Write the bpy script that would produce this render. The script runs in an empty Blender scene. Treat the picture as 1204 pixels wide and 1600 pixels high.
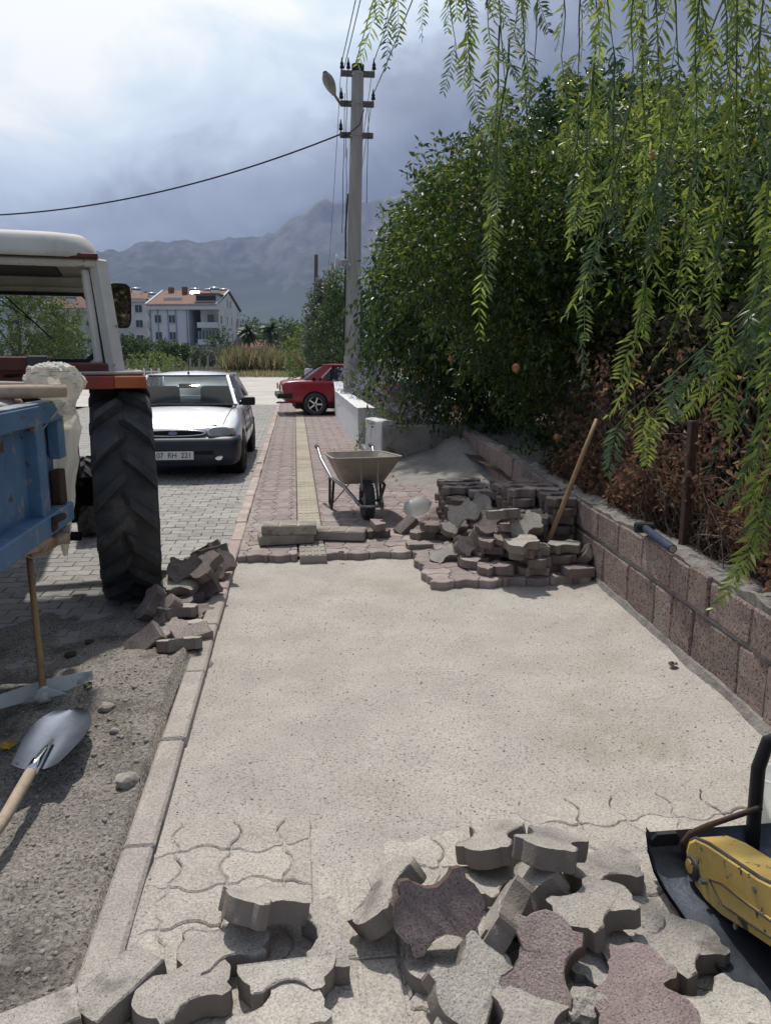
import bpy, bmesh, math, random
import numpy as np
from mathutils import Vector, Matrix, Euler, noise as mnoise

random.seed(7)
RNG = np.random.default_rng(7)
PI = math.pi
scene = bpy.context.scene
C = scene.collection

# ------------------------------------------------------------------ camera
CAM_H = 1.6
PITCH = math.radians(11.5)
FPX = 1200.0
YAW = math.atan(142 * math.cos(PITCH) / FPX)
cam_data = bpy.data.cameras.new('camera')
cam_data.sensor_fit = 'VERTICAL'
cam_data.sensor_height = 36.0
cam_data.lens = 36.0 * FPX / 1600.0
cam_data.clip_start = 0.05
cam_data.clip_end = 30000
cam = bpy.data.objects.new('camera', cam_data)
C.objects.link(cam)
cam.location = (0, 0, CAM_H)
cam.rotation_euler = (PI / 2 - PITCH, 0, -YAW)
scene.camera = cam

# ------------------------------------------------------------------ sky and sun
SUN_EL = math.radians(61)
SUN_AZ = math.radians(-11)          # measured from +Y towards +X
SUN_DIR = Vector((math.sin(SUN_AZ) * math.cos(SUN_EL), math.cos(SUN_AZ) * math.cos(SUN_EL), math.sin(SUN_EL)))
CLOUD_BREAK = Vector((-0.226, 0.657, 0.719))     # where the cloud deck is thinnest
world = bpy.data.worlds.new('World')
scene.world = world
world.use_nodes = True
wn, wl = world.node_tree.nodes, world.node_tree.links
wn.clear()
def wnode(t, **kw):
    n = wn.new(t)
    for k, v in kw.items(): setattr(n, k, v)
    return n
w_out = wnode('ShaderNodeOutputWorld')
sky = wnode('ShaderNodeTexSky', sky_type='NISHITA')
sky.sun_disc = False
sky.sun_elevation = SUN_EL
sky.sun_rotation = SUN_AZ
bg_sky = wnode('ShaderNodeBackground'); bg_sky.inputs['Strength'].default_value = 0.11
wl.new(sky.outputs[0], bg_sky.inputs['Color'])
tc = wnode('ShaderNodeTexCoord')
sep = wnode('ShaderNodeSeparateXYZ'); wl.new(tc.outputs['Generated'], sep.inputs[0])
mp = wnode('ShaderNodeMapping'); mp.inputs['Scale'].default_value = (1.0, 1.0, 1.7)
wl.new(tc.outputs['Generated'], mp.inputs['Vector'])
def wnoise(scale, detail, rough, dist, seed):
    m = wnode('ShaderNodeMapping'); m.inputs['Location'].default_value = (seed, seed * .7, -seed * .3)
    wl.new(mp.outputs[0], m.inputs['Vector'])
    n = wnode('ShaderNodeTexNoise'); n.inputs['Scale'].default_value = scale
    n.inputs['Detail'].default_value = detail; n.inputs['Roughness'].default_value = rough
    n.inputs['Distortion'].default_value = dist
    wl.new(m.outputs[0], n.inputs['Vector']); return n.outputs['Fac']
def wmath(op, a, b=None, clamp=False):
    n = wnode('ShaderNodeMath', operation=op); n.use_clamp = clamp
    for i, v in enumerate((a, b)):
        if v is None: continue
        if isinstance(v, (int, float)): n.inputs[i].default_value = v
        else: wl.new(v, n.inputs[i])
    return n.outputs[0]
def wrange(v, a, b, c, d, smooth=True):
    n = wnode('ShaderNodeMapRange'); n.interpolation_type = 'SMOOTHSTEP' if smooth else 'LINEAR'
    for i, x in zip(('From Min', 'From Max', 'To Min', 'To Max'), (a, b, c, d)): n.inputs[i].default_value = x
    wl.new(v, n.inputs['Value']); return n.outputs[0]
dot = wnode('ShaderNodeVectorMath', operation='DOT_PRODUCT')
wl.new(tc.outputs['Generated'], dot.inputs[0]); dot.inputs[1].default_value = CLOUD_BREAK
glow = wrange(dot.outputs['Value'], 0.73, 0.925, 0.0, 1.0)
big = wnoise(2.6, 7, 0.52, 0.3, 4.4)
fine = wnoise(7.0, 8, 0.58, 0.5, 1.3)
t = wmath('ADD', wmath('MULTIPLY', glow, 0.90), wmath('MULTIPLY', wmath('SUBTRACT', big, 0.5), 0.95))
t = wmath('ADD', t, wmath('MULTIPLY', wmath('SUBTRACT', fine, 0.5), 0.70))
t = wmath('ADD', t, wrange(sep.outputs['Z'], 0.0, 0.42, 0.10, 0.36, False), True)
ramp = wnode('ShaderNodeValToRGB'); wl.new(t, ramp.inputs[0])
els = ramp.color_ramp.elements
els[0].position = 0.0; els[0].color = (0.132, 0.153, 0.20, 1)
els[1].position = 1.0; els[1].color = (1.0, 1.0, 0.98, 1)
for p, c in ((0.22, (0.198, 0.226, 0.285)), (0.45, (0.345, 0.385, 0.465)), (0.66, (0.60, 0.69, 0.80)), (0.84, (0.76, 0.86, 0.92))):
    e = els.new(p); e.color = (*c, 1)
bg_cloud = wnode('ShaderNodeBackground'); wl.new(ramp.outputs[0], bg_cloud.inputs['Color'])
bg_cloud.inputs['Strength'].default_value = 1.0
mixw = wnode('ShaderNodeMixShader')
wl.new(wrange(wnoise(3.1, 5, 0.5, 0.2, 8.0), 0.30, 0.55, 0.93, 1.0), mixw.inputs[0])
wl.new(bg_sky.outputs[0], mixw.inputs[1]); wl.new(bg_cloud.outputs[0], mixw.inputs[2])
wl.new(mixw.outputs[0], w_out.inputs['Surface'])

sun_data = bpy.data.lights.new('sun', 'SUN')
sun_data.energy = 3.3
sun_data.angle = math.radians(2.0)
sun_data.color = (1.0, 0.94, 0.86)
sun = bpy.data.objects.new('sun', sun_data); C.objects.link(sun)
sun.rotation_euler = (-SUN_DIR).to_track_quat('-Z', 'Y').to_euler()
sun.location = (0, 0, 40)

vs = scene.view_settings
scene.display_settings.display_device = 'sRGB'
vs.view_transform = 'Standard'; vs.look = 'None'; vs.exposure = 0.32; vs.gamma = 1.0; vs.use_curve_mapping = False
scene.render.engine = 'CYCLES'
cy = scene.cycles
cy.use_denoising = True
cy.max_bounces = 8; cy.diffuse_bounces = 3; cy.glossy_bounces = 3; cy.transparent_max_bounces = 12; cy.transmission_bounces = 4
cy.volume_bounces = 0

# ------------------------------------------------------------------ helpers
_FW = Vector((math.sin(YAW) * math.cos(PITCH), math.cos(YAW) * math.cos(PITCH), -math.sin(PITCH)))
_RT = Vector((math.cos(YAW), -math.sin(YAW), 0)); _UP = _RT.cross(_FW)
def ray(px, py): return _FW + _RT * ((px - 602) / FPX) - _UP * ((py - 800) / FPX)
def on_z(px, py, z=0.0):
    d = ray(px, py); return Vector((0, 0, CAM_H)) + d * ((z - CAM_H) / d.z)
def at_y(px, py, Y):
    d = ray(px, py); return Vector((0, 0, CAM_H)) + d * (Y / d.y)

def tag(o, label=None, cat=None, group=None, kind=None):
    if label: o['label'] = label
    if cat: o['category'] = cat
    if group: o['group'] = group
    if kind: o['kind'] = kind
    return o
def thing(name, label, cat, loc=(0, 0, 0), rz=0, group=None):
    o = bpy.data.objects.new(name, None); C.objects.link(o)
    o.empty_display_size = 0.1
    o.location = loc; o.rotation_euler = (0, 0, rz)
    return tag(o, label, cat, group)
def link(name, me, mat=None, parent=None, smooth=False):
    o = bpy.data.objects.new(name, me); C.objects.link(o)
    if mat is not None:
        me.materials.clear()
        for m in (mat if isinstance(mat, (list, tuple)) else [mat]): me.materials.append(m)
    if parent is not None: o.parent = parent
    if smooth:
        me.polygons.foreach_set('use_smooth', [True] * len(me.polygons))
    return o
def copy_tree(o, parent=None):
    c = o.copy(); C.objects.link(c); c.parent = parent
    for ch in list(o.children): copy_tree(ch, c)
    return c

class MB:
    """collects shapes and builds them as one mesh"""
    def __init__(s): s.v = []; s.f = []; s.mi = []
    def add(s, vs, fs, M=None, mi=0):
        b = len(s.v)
        for p in vs:
            p = Vector(p)
            s.v.append(M @ p if M is not None else p)
        for f in fs: s.f.append([b + i for i in f]); s.mi.append(mi)
        return s
    def box(s, c, d, M=None, bev=0.0, mi=0):
        hx, hy, hz = d[0] / 2, d[1] / 2, d[2] / 2
        T = Matrix.Translation(c)
        if M is not None: T = M @ T
        if bev <= 0:
            vs = [(x, y, z) for x in (-hx, hx) for y in (-hy, hy) for z in (-hz, hz)]
            fs = [(0, 1, 3, 2), (4, 6, 7, 5), (0, 4, 5, 1), (2, 3, 7, 6), (0, 2, 6, 4), (1, 5, 7, 3)]
            return s.add(vs, fs, T, mi)
        b = min(bev, hx * .95, hy * .95, hz * .95)
        bm = bmesh.new(); bmesh.ops.create_cube(bm, size=1)
        for v in bm.verts: v.co = Vector((v.co.x * d[0], v.co.y * d[1], v.co.z * d[2]))
        bmesh.ops.bevel(bm, geom=bm.edges[:], offset=b, segments=2 if b > 0.012 else 1, affect='EDGES', profile=0.6)
        vs = [v.co.copy() for v in bm.verts]; bm.verts.index_update()
        fs = [[v.index for v in f.verts] for f in bm.faces]; bm.free()
        return s.add(vs, fs, T, mi)
    def beam(s, a, b, w, h, bev=0.0, mi=0, up=(0, 0, 1)):
        a = Vector(a); b = Vector(b); d = b - a; L = d.length; d.normalize()
        x = d.cross(Vector(up))
        if x.length < 1e-4: x = Vector((1, 0, 0))
        x.normalize(); u = x.cross(d)
        M = Matrix((x, d, u)).transposed().to_4x4(); M.translation = (a + b) / 2
        return s.box((0, 0, 0), (w, L, h), M, bev, mi)
    def tube(s, pts, r, n=8, cap=True, mi=0):
        pts = [Vector(p) for p in pts]; m = len(pts)
        rs = r if isinstance(r, (list, tuple)) else [r] * m
        ref = None; rings = []; b0 = len(s.v)
        for i, p in enumerate(pts):
            t = (pts[min(i + 1, m - 1)] - pts[max(i - 1, 0)])
            t = t.normalized() if t.length > 1e-9 else Vector((0, 0, 1))
            if ref is None:
                ref = Vector((0, 0, 1)) if abs(t.z) < .9 else Vector((1, 0, 0))
            x = t.cross(ref)
            if x.length < 1e-5: x = t.cross(Vector((.3, .9, .1)))
            x.normalize(); y = x.cross(t); ref = y.copy() * -1 if False else ref
            for k in range(n):
                a = 2 * PI * k / n
                s.v.append(p + (x * math.cos(a) + y * math.sin(a)) * rs[i])
        for i in range(m - 1):
            for k in range(n):
                k2 = (k + 1) % n
                s.f.append([b0 + i * n + k, b0 + i * n + k2, b0 + (i + 1) * n + k2, b0 + (i + 1) * n + k]); s.mi.append(mi)
        if cap:
            s.f.append([b0 + k for k in range(n)][::-1]); s.mi.append(mi)
            s.f.append([b0 + (m - 1) * n + k for k in range(n)]); s.mi.append(mi)
        return s
    def lathe(s, prof, n=24, M=None, mi=0, closed=False):
        """prof: list of (r, z); axis is local z"""
        vs = []; fs = []; m = len(prof)
        for r, z in prof:
            for k in range(n):
                a = 2 * PI * k / n; vs.append((r * math.cos(a), r * math.sin(a), z))
        for i in range(m if closed else m - 1):
            j = (i + 1) % m
            for k in range(n):
                k2 = (k + 1) % n; fs.append([i * n + k, i * n + k2, j * n + k2, j * n + k])
        if not closed:
            if prof[0][0] > 1e-6: fs.append([k for k in range(n)][::-1])
            if prof[-1][0] > 1e-6: fs.append([(m - 1) * n + k for k in range(n)])
        return s.add(vs, fs, M, mi)
    def prism(s, poly, z0, z1, M=None, mi=0, chamfer=0.0):
        n = len(poly); vs = [(x, y, z0) for x, y in poly]
        if chamfer > 0:
            cx = sum(p[0] for p in poly) / n; cy_ = sum(p[1] for p in poly) / n
            vs += [(x, y, z1 - chamfer) for x, y in poly]
            ins = []
            for i in range(n):
                a = Vector(poly[i - 1]); b = Vector(poly[i]); c = Vector(poly[(i + 1) % n])
                e1 = (b - a); e2 = (c - b)
                nn = Vector((-(e1.y + e2.y), e1.x + e2.x))
                if nn.length < 1e-9: nn = Vector((cx, cy_)) - b
                nn.normalize(); ins.append((b.x + nn.x * chamfer, b.y + nn.y * chamfer, z1))
            vs += ins; fs = []
            for i in range(n):
                j = (i + 1) % n
                fs.append([i, j, n + j, n + i]); fs.append([n + i, n + j, 2 * n + j, 2 * n + i])
            fs.append(list(range(2 * n, 3 * n))); fs.append(list(range(n))[::-1])
        else:
            vs += [(x, y, z1) for x, y in poly]; fs = []
            for i in range(n):
                j = (i + 1) % n; fs.append([i, j, n + j, n + i])
            fs.append([n + i for i in range(n)]); fs.append(list(range(n))[::-1])
        return s.add(vs, fs, M, mi)
    def grid(s, P, mi=0, loop_u=False):
        """P: rows of points"""
        b = len(s.v); nu = len(P); nv = len(P[0])
        for row in P:
            for p in row: s.v.append(Vector(p))
        for i in range(nu - 1 + (1 if loop_u else 0)):
            for j in range(nv - 1):
                i2 = (i + 1) % nu
                s.f.append([b + i * nv + j, b + i2 * nv + j, b + i2 * nv + j + 1, b + i * nv + j + 1]); s.mi.append(mi)
        return s
    def mesh(s, name):
        me = bpy.data.meshes.new(name)
        me.from_pydata([tuple(p) for p in s.v], [], s.f)
        if any(s.mi): me.polygons.foreach_set('material_index', s.mi)
        me.update(); return me
    def build(s, name, mat, parent=None, smooth=False, fix=True, kind=None):
        me = s.mesh(name)
        if fix:
            bm = bmesh.new(); bm.from_mesh(me); bmesh.ops.recalc_face_normals(bm, faces=bm.faces[:]); bm.to_mesh(me); bm.free()
        o = link(name, me, mat, parent, smooth)
        if kind: o['kind'] = kind
        return o
def np_mesh(name, verts, faces_flat, nper):
    """verts (n,3), faces_flat (m,nper) index array, all faces with nper corners"""
    me = bpy.data.meshes.new(name)
    me.vertices.add(len(verts)); me.vertices.foreach_set('co', np.ascontiguousarray(verts, dtype=np.float32).ravel())
    m = len(faces_flat)
    me.loops.add(m * nper); me.loops.foreach_set('vertex_index', np.ascontiguousarray(faces_flat, dtype=np.int32).ravel())
    me.polygons.add(m); me.polygons.foreach_set('loop_start', np.arange(0, m * nper, nper, dtype=np.int32))
    me.update(calc_edges=True); me.validate(); return me
def shade_auto(o, ang=35):
    me = o.data
    me.polygons.foreach_set('use_smooth', [True] * len(me.polygons))
    try: me.set_sharp_from_angle(angle=math.radians(ang))
    except Exception: pass
    return o
def nz(x, y=0.0, z=0.0): return mnoise.noise(Vector((x, y, z)))
def fbm(x, y, z=0.0, o=4):
    s = 0; a = 1
    for i in range(o): s += a * mnoise.noise(Vector((x, y, z))); x *= 2.03; y *= 2.03; z = z * 2.03 + 7.1; a *= .5
    return s

# ------------------------------------------------------------------ materials
_mats = {}
def pmat(name, c1, c2=None, rough=0.8, scale=8.0, bump=0.0, bscale=None, metal=0.0, rand=0.0, spec=0.3, detail=8, dist=0.0,
         speck=None, speck_scale=120, speck_thr=0.30, c3=None, c3_scale=3.0, c3_lo=0.55, c3_hi=0.65, coat=0.0, bdist=0.01, stretch=None, coords='Object', side=None, grain=0.0, grain_scale=120):
    if name in _mats: return _mats[name]
    m = bpy.data.materials.new(name); m.use_nodes = True; _mats[name] = m
    N, L = m.node_tree.nodes, m.node_tree.links
    b = N['Principled BSDF']
    b.inputs['Roughness'].default_value = rough; b.inputs['Metallic'].default_value = metal
    b.inputs['Specular IOR Level'].default_value = spec
    if coat: b.inputs['Coat Weight'].default_value = coat; b.inputs['Coat Roughness'].default_value = 0.06
    tcn = N.new('ShaderNodeTexCoord'); vec = tcn.outputs[coords]
    oi = N.new('ShaderNodeObjectInfo')
    if rand > 0:      # shift the pattern from one copy to the next
        ad = N.new('ShaderNodeVectorMath'); ad.operation = 'ADD'
        sc = N.new('ShaderNodeVectorMath'); sc.operation = 'SCALE'
        cb = N.new('ShaderNodeCombineXYZ')
        for k in range(3): L.new(oi.outputs['Random'], cb.inputs[k])
        L.new(cb.outputs[0], sc.inputs[0]); sc.inputs['Scale'].default_value = 37.0
        L.new(vec, ad.inputs[0]); L.new(sc.outputs[0], ad.inputs[1]); vec = ad.outputs[0]
    if stretch:
        mpn = N.new('ShaderNodeMapping'); mpn.inputs['Scale'].default_value = stretch; L.new(vec, mpn.inputs['Vector']); vec = mpn.outputs[0]
    def noise(s, d=detail, r=0.6):
        n = N.new('ShaderNodeTexNoise'); n.inputs['Scale'].default_value = s; n.inputs['Detail'].default_value = d
        n.inputs['Roughness'].default_value = r; n.inputs['Distortion'].default_value = dist
        L.new(vec, n.inputs['Vector']); return n.outputs['Fac']
    def mix(f, a, bb, blend='MIX'):
        n = N.new('ShaderNodeMix'); n.data_type = 'RGBA'; n.blend_type = blend
        if isinstance(f, float): n.inputs[0].default_value = f
        else: L.new(f, n.inputs[0])
        for i, v in ((6, a), (7, bb)):
            if isinstance(v, tuple): n.inputs[i].default_value = (*v, 1)
            else: L.new(v, n.inputs[i])
        return n.outputs[2]
    def rng(v, a, bb, c=0.0, d=1.0):
        n = N.new('ShaderNodeMapRange'); n.interpolation_type = 'SMOOTHSTEP'
        for i, x in zip(('From Min', 'From Max', 'To Min', 'To Max'), (a, bb, c, d)): n.inputs[i].default_value = x
        L.new(v, n.inputs['Value']); return n.outputs[0]
    if c2 is None: c2 = tuple(x * .75 for x in c1)
    col = mix(rng(noise(scale), 0.32, 0.68), c1, c2)
    if c3 is not None: col = mix(rng(noise(c3_scale, 6), c3_lo, c3_hi), col, c3)
    if speck is not None: col = mix(rng(noise(speck_scale, 3, 0.7), speck_thr + 0.10, speck_thr), col, speck)
    if grain > 0:     # coarse grains, lighter and darker than their neighbours
        gm = rng(noise(grain_scale, 2, 0.75), 0.30, 0.70, 1 - grain, 1 + grain * .55)
        hg = N.new('ShaderNodeHueSaturation'); L.new(col, hg.inputs['Color']); L.new(gm, hg.inputs['Value']); col = hg.outputs[0]
    if side is not None:   # soil stains and painted shade on the sides and bed face of a lifted paver
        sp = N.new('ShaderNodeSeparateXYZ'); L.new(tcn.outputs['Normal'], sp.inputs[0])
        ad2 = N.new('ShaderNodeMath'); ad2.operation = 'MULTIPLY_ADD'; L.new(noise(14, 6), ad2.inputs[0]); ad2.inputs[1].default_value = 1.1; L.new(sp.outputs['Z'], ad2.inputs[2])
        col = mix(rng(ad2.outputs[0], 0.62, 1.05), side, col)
    if rand > 0:
        h = N.new('ShaderNodeHueSaturation'); L.new(col, h.inputs['Color'])
        L.new(rng(oi.outputs['Random'], 0, 1, 1 - rand, 1 + rand), h.inputs['Value']); col = h.outputs[0]
    L.new(col, b.inputs['Base Color'])
    if bump > 0:
        bn = N.new('ShaderNodeBump'); bn.inputs['Strength'].default_value = bump; bn.inputs['Distance'].default_value = bdist
        L.new(noise(bscale or scale * 4, 6, 0.65), bn.inputs['Height']); L.new(bn.outputs[0], b.inputs['Normal'])
    return m
def leaf_mat(name, c1, c2, transl=0.45, rough=0.45, c3=None, p3=0.1, tv=1.9):
    m = bpy.data.materials.new(name); m.use_nodes = True
    N, L = m.node_tree.nodes, m.node_tree.links
    b = N['Principled BSDF']; b.inputs['Roughness'].default_value = rough; b.inputs['Specular IOR Level'].default_value = 0.4
    g = N.new('ShaderNodeNewGeometry'); r = N.new('ShaderNodeValToRGB'); L.new(g.outputs['Random Per Island'], r.inputs[0])
    r.color_ramp.elements[0].color = (*c1, 1); r.color_ramp.elements[1].color = (*c2, 1)
    if c3:
        r.color_ramp.elements[1].position = 1 - p3
        e = r.color_ramp.elements.new(min(1.0, 1 - p3 + 0.03)); e.color = (*c3, 1)
    L.new(r.outputs[0], b.inputs['Base Color'])
    t = N.new('ShaderNodeBsdfTranslucent')
    h = N.new('ShaderNodeHueSaturation'); h.inputs['Value'].default_value = tv; h.inputs['Hue'].default_value = 0.485; h.inputs['Saturation'].default_value = 0.98
    L.new(r.outputs[0], h.inputs['Color']); L.new(h.outputs[0], t.inputs['Color'])
    mx = N.new('ShaderNodeMixShader'); mx.inputs[0].default_value = transl
    L.new(b.outputs[0], mx.inputs[1]); L.new(t.outputs[0], mx.inputs[2]); L.new(mx.outputs[0], N['Material Output'].inputs['Surface'])
    return m
def glass_mat(name, tint, transp, rough=0.03):
    m = bpy.data.materials.new(name); m.use_nodes = True
    N, L = m.node_tree.nodes, m.node_tree.links; N.clear()
    o = N.new('ShaderNodeOutputMaterial'); t = N.new('ShaderNodeBsdfTransparent'); t.inputs[0].default_value = (*tint, 1)
    g = N.new('ShaderNodeBsdfPrincipled'); g.inputs['Base Color'].default_value = (0.02, 0.025, 0.03, 1); g.inputs['Roughness'].default_value = rough
    g.inputs['Specular IOR Level'].default_value = 0.8
    lw = N.new('ShaderNodeFresnel'); lw.inputs['IOR'].default_value = 1.5
    mr = N.new('ShaderNodeMapRange'); mr.inputs['To Min'].default_value = 1 - transp; mr.inputs['To Max'].default_value = 1.0
    L.new(lw.outputs[0], mr.inputs['Value'])
    mx = N.new('ShaderNodeMixShader'); L.new(mr.outputs[0], mx.inputs[0]); L.new(t.outputs[0], mx.inputs[1]); L.new(g.outputs[0], mx.inputs[2])
    L.new(mx.outputs[0], o.inputs[0]); return m

SAND = pmat('sand', (0.50, 0.473, 0.43), (0.415, 0.392, 0.357), 0.95, 2.5, 0.75, 105, grain=.21, grain_scale=125, speck=(0.19, 0.175, 0.155), speck_scale=95, speck_thr=0.345,
            c3=(0.39, 0.353, 0.30), c3_scale=1.1, c3_lo=0.50, c3_hi=0.72, bdist=0.013, spec=0.1)
DIRT = pmat('dirt_sand', (0.37, 0.34, 0.305), (0.27, 0.25, 0.225), 0.95, 4, 1.0, 60, grain=.40, grain_scale=75, speck=(0.10, 0.09, 0.085), speck_scale=80, speck_thr=0.36,
            c3=(0.16, 0.145, 0.132), c3_scale=2.0, c3_lo=0.50, c3_hi=0.66, bdist=0.02, spec=0.1)
HEAP = pmat('heap_sand', (0.33, 0.315, 0.295), (0.27, 0.26, 0.245), 0.95, 6, 0.9, 80, speck=(0.14, 0.135, 0.13), speck_scale=110, speck_thr=0.36, bdist=0.015, spec=0.1)
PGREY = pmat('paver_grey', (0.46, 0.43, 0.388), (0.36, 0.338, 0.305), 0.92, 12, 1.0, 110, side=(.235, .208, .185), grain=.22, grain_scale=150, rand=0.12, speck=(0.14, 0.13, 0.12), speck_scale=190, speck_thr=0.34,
             c3=(0.23, 0.21, 0.195), c3_scale=6, c3_lo=0.58, c3_hi=0.70, bdist=0.006, spec=0.1)
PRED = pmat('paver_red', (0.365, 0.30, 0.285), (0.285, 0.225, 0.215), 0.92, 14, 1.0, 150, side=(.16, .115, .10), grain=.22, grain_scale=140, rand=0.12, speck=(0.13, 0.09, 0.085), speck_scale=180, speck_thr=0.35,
            c3=(0.38, 0.34, 0.31), c3_scale=5, c3_lo=0.60, c3_hi=0.72, bdist=0.008, spec=0.1)
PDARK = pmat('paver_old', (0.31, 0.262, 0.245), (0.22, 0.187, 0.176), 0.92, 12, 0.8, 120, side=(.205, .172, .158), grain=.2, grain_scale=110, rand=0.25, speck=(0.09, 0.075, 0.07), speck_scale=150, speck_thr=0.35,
             c3=(0.33, 0.31, 0.29), c3_scale=5, c3_lo=0.55, c3_hi=0.70, bdist=0.006, spec=0.1)
PLAID = pmat('paver_laid', (0.325, 0.272, 0.258), (0.255, 0.212, 0.203), 0.9, 9, 0.5, 110, rand=0.13, c3=(0.34, 0.31, 0.28), c3_scale=4, c3_lo=0.54, c3_hi=0.68, bdist=0.004, spec=0.15)
PDUST = pmat('paver_dusty', (0.49, 0.452, 0.402), (0.41, 0.378, 0.34), 0.95, 6, 0.8, 110, grain=.26, grain_scale=110, rand=0.05, speck=(0.18, 0.165, 0.15), speck_scale=170, speck_thr=0.34, bdist=0.006, spec=0.1)
PROAD = pmat('paver_road', (0.34, 0.33, 0.315), (0.27, 0.262, 0.25), 0.9, 7, 0.4, 90, rand=0.12, bdist=0.004, spec=0.15, c3=(0.22, 0.21, 0.20), c3_scale=3, c3_lo=0.58, c3_hi=0.7)
KERB = pmat('kerb_stone', (0.41, 0.335, 0.31), (0.34, 0.275, 0.258), 0.92, 7, 0.6, 90, rand=0.10, c3=(0.45, 0.41, 0.36), c3_scale=4, c3_lo=0.48, c3_hi=0.62, bdist=0.006, spec=0.1)
KERBD = pmat('kerb_dusty', (0.44, 0.405, 0.365), (0.36, 0.33, 0.30), 0.95, 6, 0.8, 110, grain=.22, grain_scale=110, rand=0.05, speck=(0.17, 0.15, 0.135), speck_scale=150, speck_thr=0.34, bdist=0.006, spec=0.1)
TACT = pmat('tactile_yellow', (0.40, 0.362, 0.29), (0.335, 0.305, 0.25), 0.9, 8, 0.5, 90, rand=0.08, bdist=0.004, spec=0.15)
TACTG = pmat('tactile_grey', (0.37, 0.345, 0.29), (0.28, 0.26, 0.225), 0.9, 8, 0.7, 110, rand=0.08, bdist=0.005, spec=0.12, c3=(0.20, 0.185, 0.165), c3_scale=7, c3_lo=0.58, c3_hi=0.68)
JOINT = pmat('joint_soil', (0.15, 0.125, 0.11), (0.10, 0.085, 0.075), 0.95, 12, 0.5, 80)
JOINTS = pmat('joint_sand', (0.24, 0.21, 0.18), (0.16, 0.14, 0.12), 0.95, 12, 0.5, 80)
BLOCK = pmat('pumice_block', (0.355, 0.278, 0.255), (0.265, 0.206, 0.19), 0.95, 16, 1.0, 75, rand=0.13, speck=(0.09, 0.07, 0.065), speck_scale=75, speck_thr=0.38,
             c3=(0.29, 0.25, 0.225), c3_scale=5, c3_lo=0.56, c3_hi=0.70, bdist=0.014, spec=0.08)
MORTAR = pmat('mortar', (0.33, 0.31, 0.29), (0.21, 0.20, 0.19), 0.95, 14, 1.0, 50, bdist=0.02, spec=0.08)
CONC = pmat('concrete', (0.36, 0.345, 0.325), (0.28, 0.27, 0.255), 0.92, 5, 0.7, 40, c3=(0.20, 0.195, 0.185), c3_scale=2.5, c3_lo=0.55, c3_hi=0.72, bdist=0.01, speck=(0.17, 0.16, 0.15), speck_scale=30, speck_thr=0.30)
WHITEW = pmat('whitewash', (0.72, 0.73, 0.74), (0.58, 0.59, 0.60), 0.9, 9, 0.6, 30, c3=(0.36, 0.36, 0.36), c3_scale=4, c3_lo=0.58, c3_hi=0.72, bdist=0.012, stretch=(1.6, 1.6, .45))
POLEC = pmat('pole_concrete', (0.42, 0.41, 0.40), (0.33, 0.325, 0.32), 0.9, 3, 0.3, 40, c3=(0.22, 0.20, 0.185), c3_scale=5, c3_lo=0.60, c3_hi=0.72, stretch=(2.5, 2.5, .35))
STEELD = pmat('dark_steel', (0.05, 0.052, 0.058), (0.035, 0.035, 0.04), 0.45, 14, 0.15, 60, metal=0.5)
WIREM = pmat('cable_black', (0.02, 0.02, 0.022), rough=0.6)
GREYST = pmat('grey_steel', (0.32, 0.33, 0.34), (0.22, 0.225, 0.23), 0.4, 10, 0.1, metal=0.8, c3=(0.16, 0.12, 0.09), c3_scale=9, c3_lo=0.6, c3_hi=0.7)
WOOD = pmat('handle_wood', (0.36, 0.24, 0.13), (0.27, 0.175, 0.095), 0.7, 9, 0.3, 40, stretch=(3, 3, .5))
WOODP = pmat('pale_wood', (0.45, 0.37, 0.28), (0.34, 0.27, 0.20), 0.8, 9, 0.3, 40, c3=(0.20, 0.165, 0.13), c3_scale=6)
RUBBER = pmat('rubber', (0.042, 0.044, 0.049), (0.068, 0.068, 0.070), 0.75, 7, 0.4, 60, c3=(0.13, 0.125, 0.12), c3_scale=4, c3_lo=0.55, c3_hi=0.75, spec=0.25)
BLACK = pmat('black_plastic', (0.018, 0.019, 0.022), rough=0.5)
DARKIN = pmat('dark_inside', (0.015, 0.014, 0.014), rough=0.9)
CHROME = pmat('chrome', (0.75, 0.75, 0.76), (0.68, 0.68, 0.7), 0.15, 5, metal=1.0)
RUST = pmat('rusty_iron', (0.075, 0.045, 0.035), (0.045, 0.03, 0.026), 0.9, 20, 0.6, 70)
SOIL = pmat('soil', (0.09, 0.07, 0.055), (0.06, 0.05, 0.04), 0.95, 3, 1.0, 20, bdist=0.04)
BARK = pmat('bark', (0.16, 0.125, 0.10), (0.095, 0.075, 0.06), 0.95, 10, 1.0, 30, bdist=0.02, stretch=(2, 2, .6))
GLASSC = glass_mat('car_glass', (0.62, 0.68, 0.72), 0.62)
GLASSD = glass_mat('dark_glass', (0.22, 0.25, 0.28), 0.5)
GLASST = glass_mat('cab_glass', (0.86, 0.90, 0.92), 0.90)
WINGL = pmat('window_glass', (0.06, 0.08, 0.105), (0.04, 0.05, 0.07), 0.08, 0.3, spec=0.8)
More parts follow.
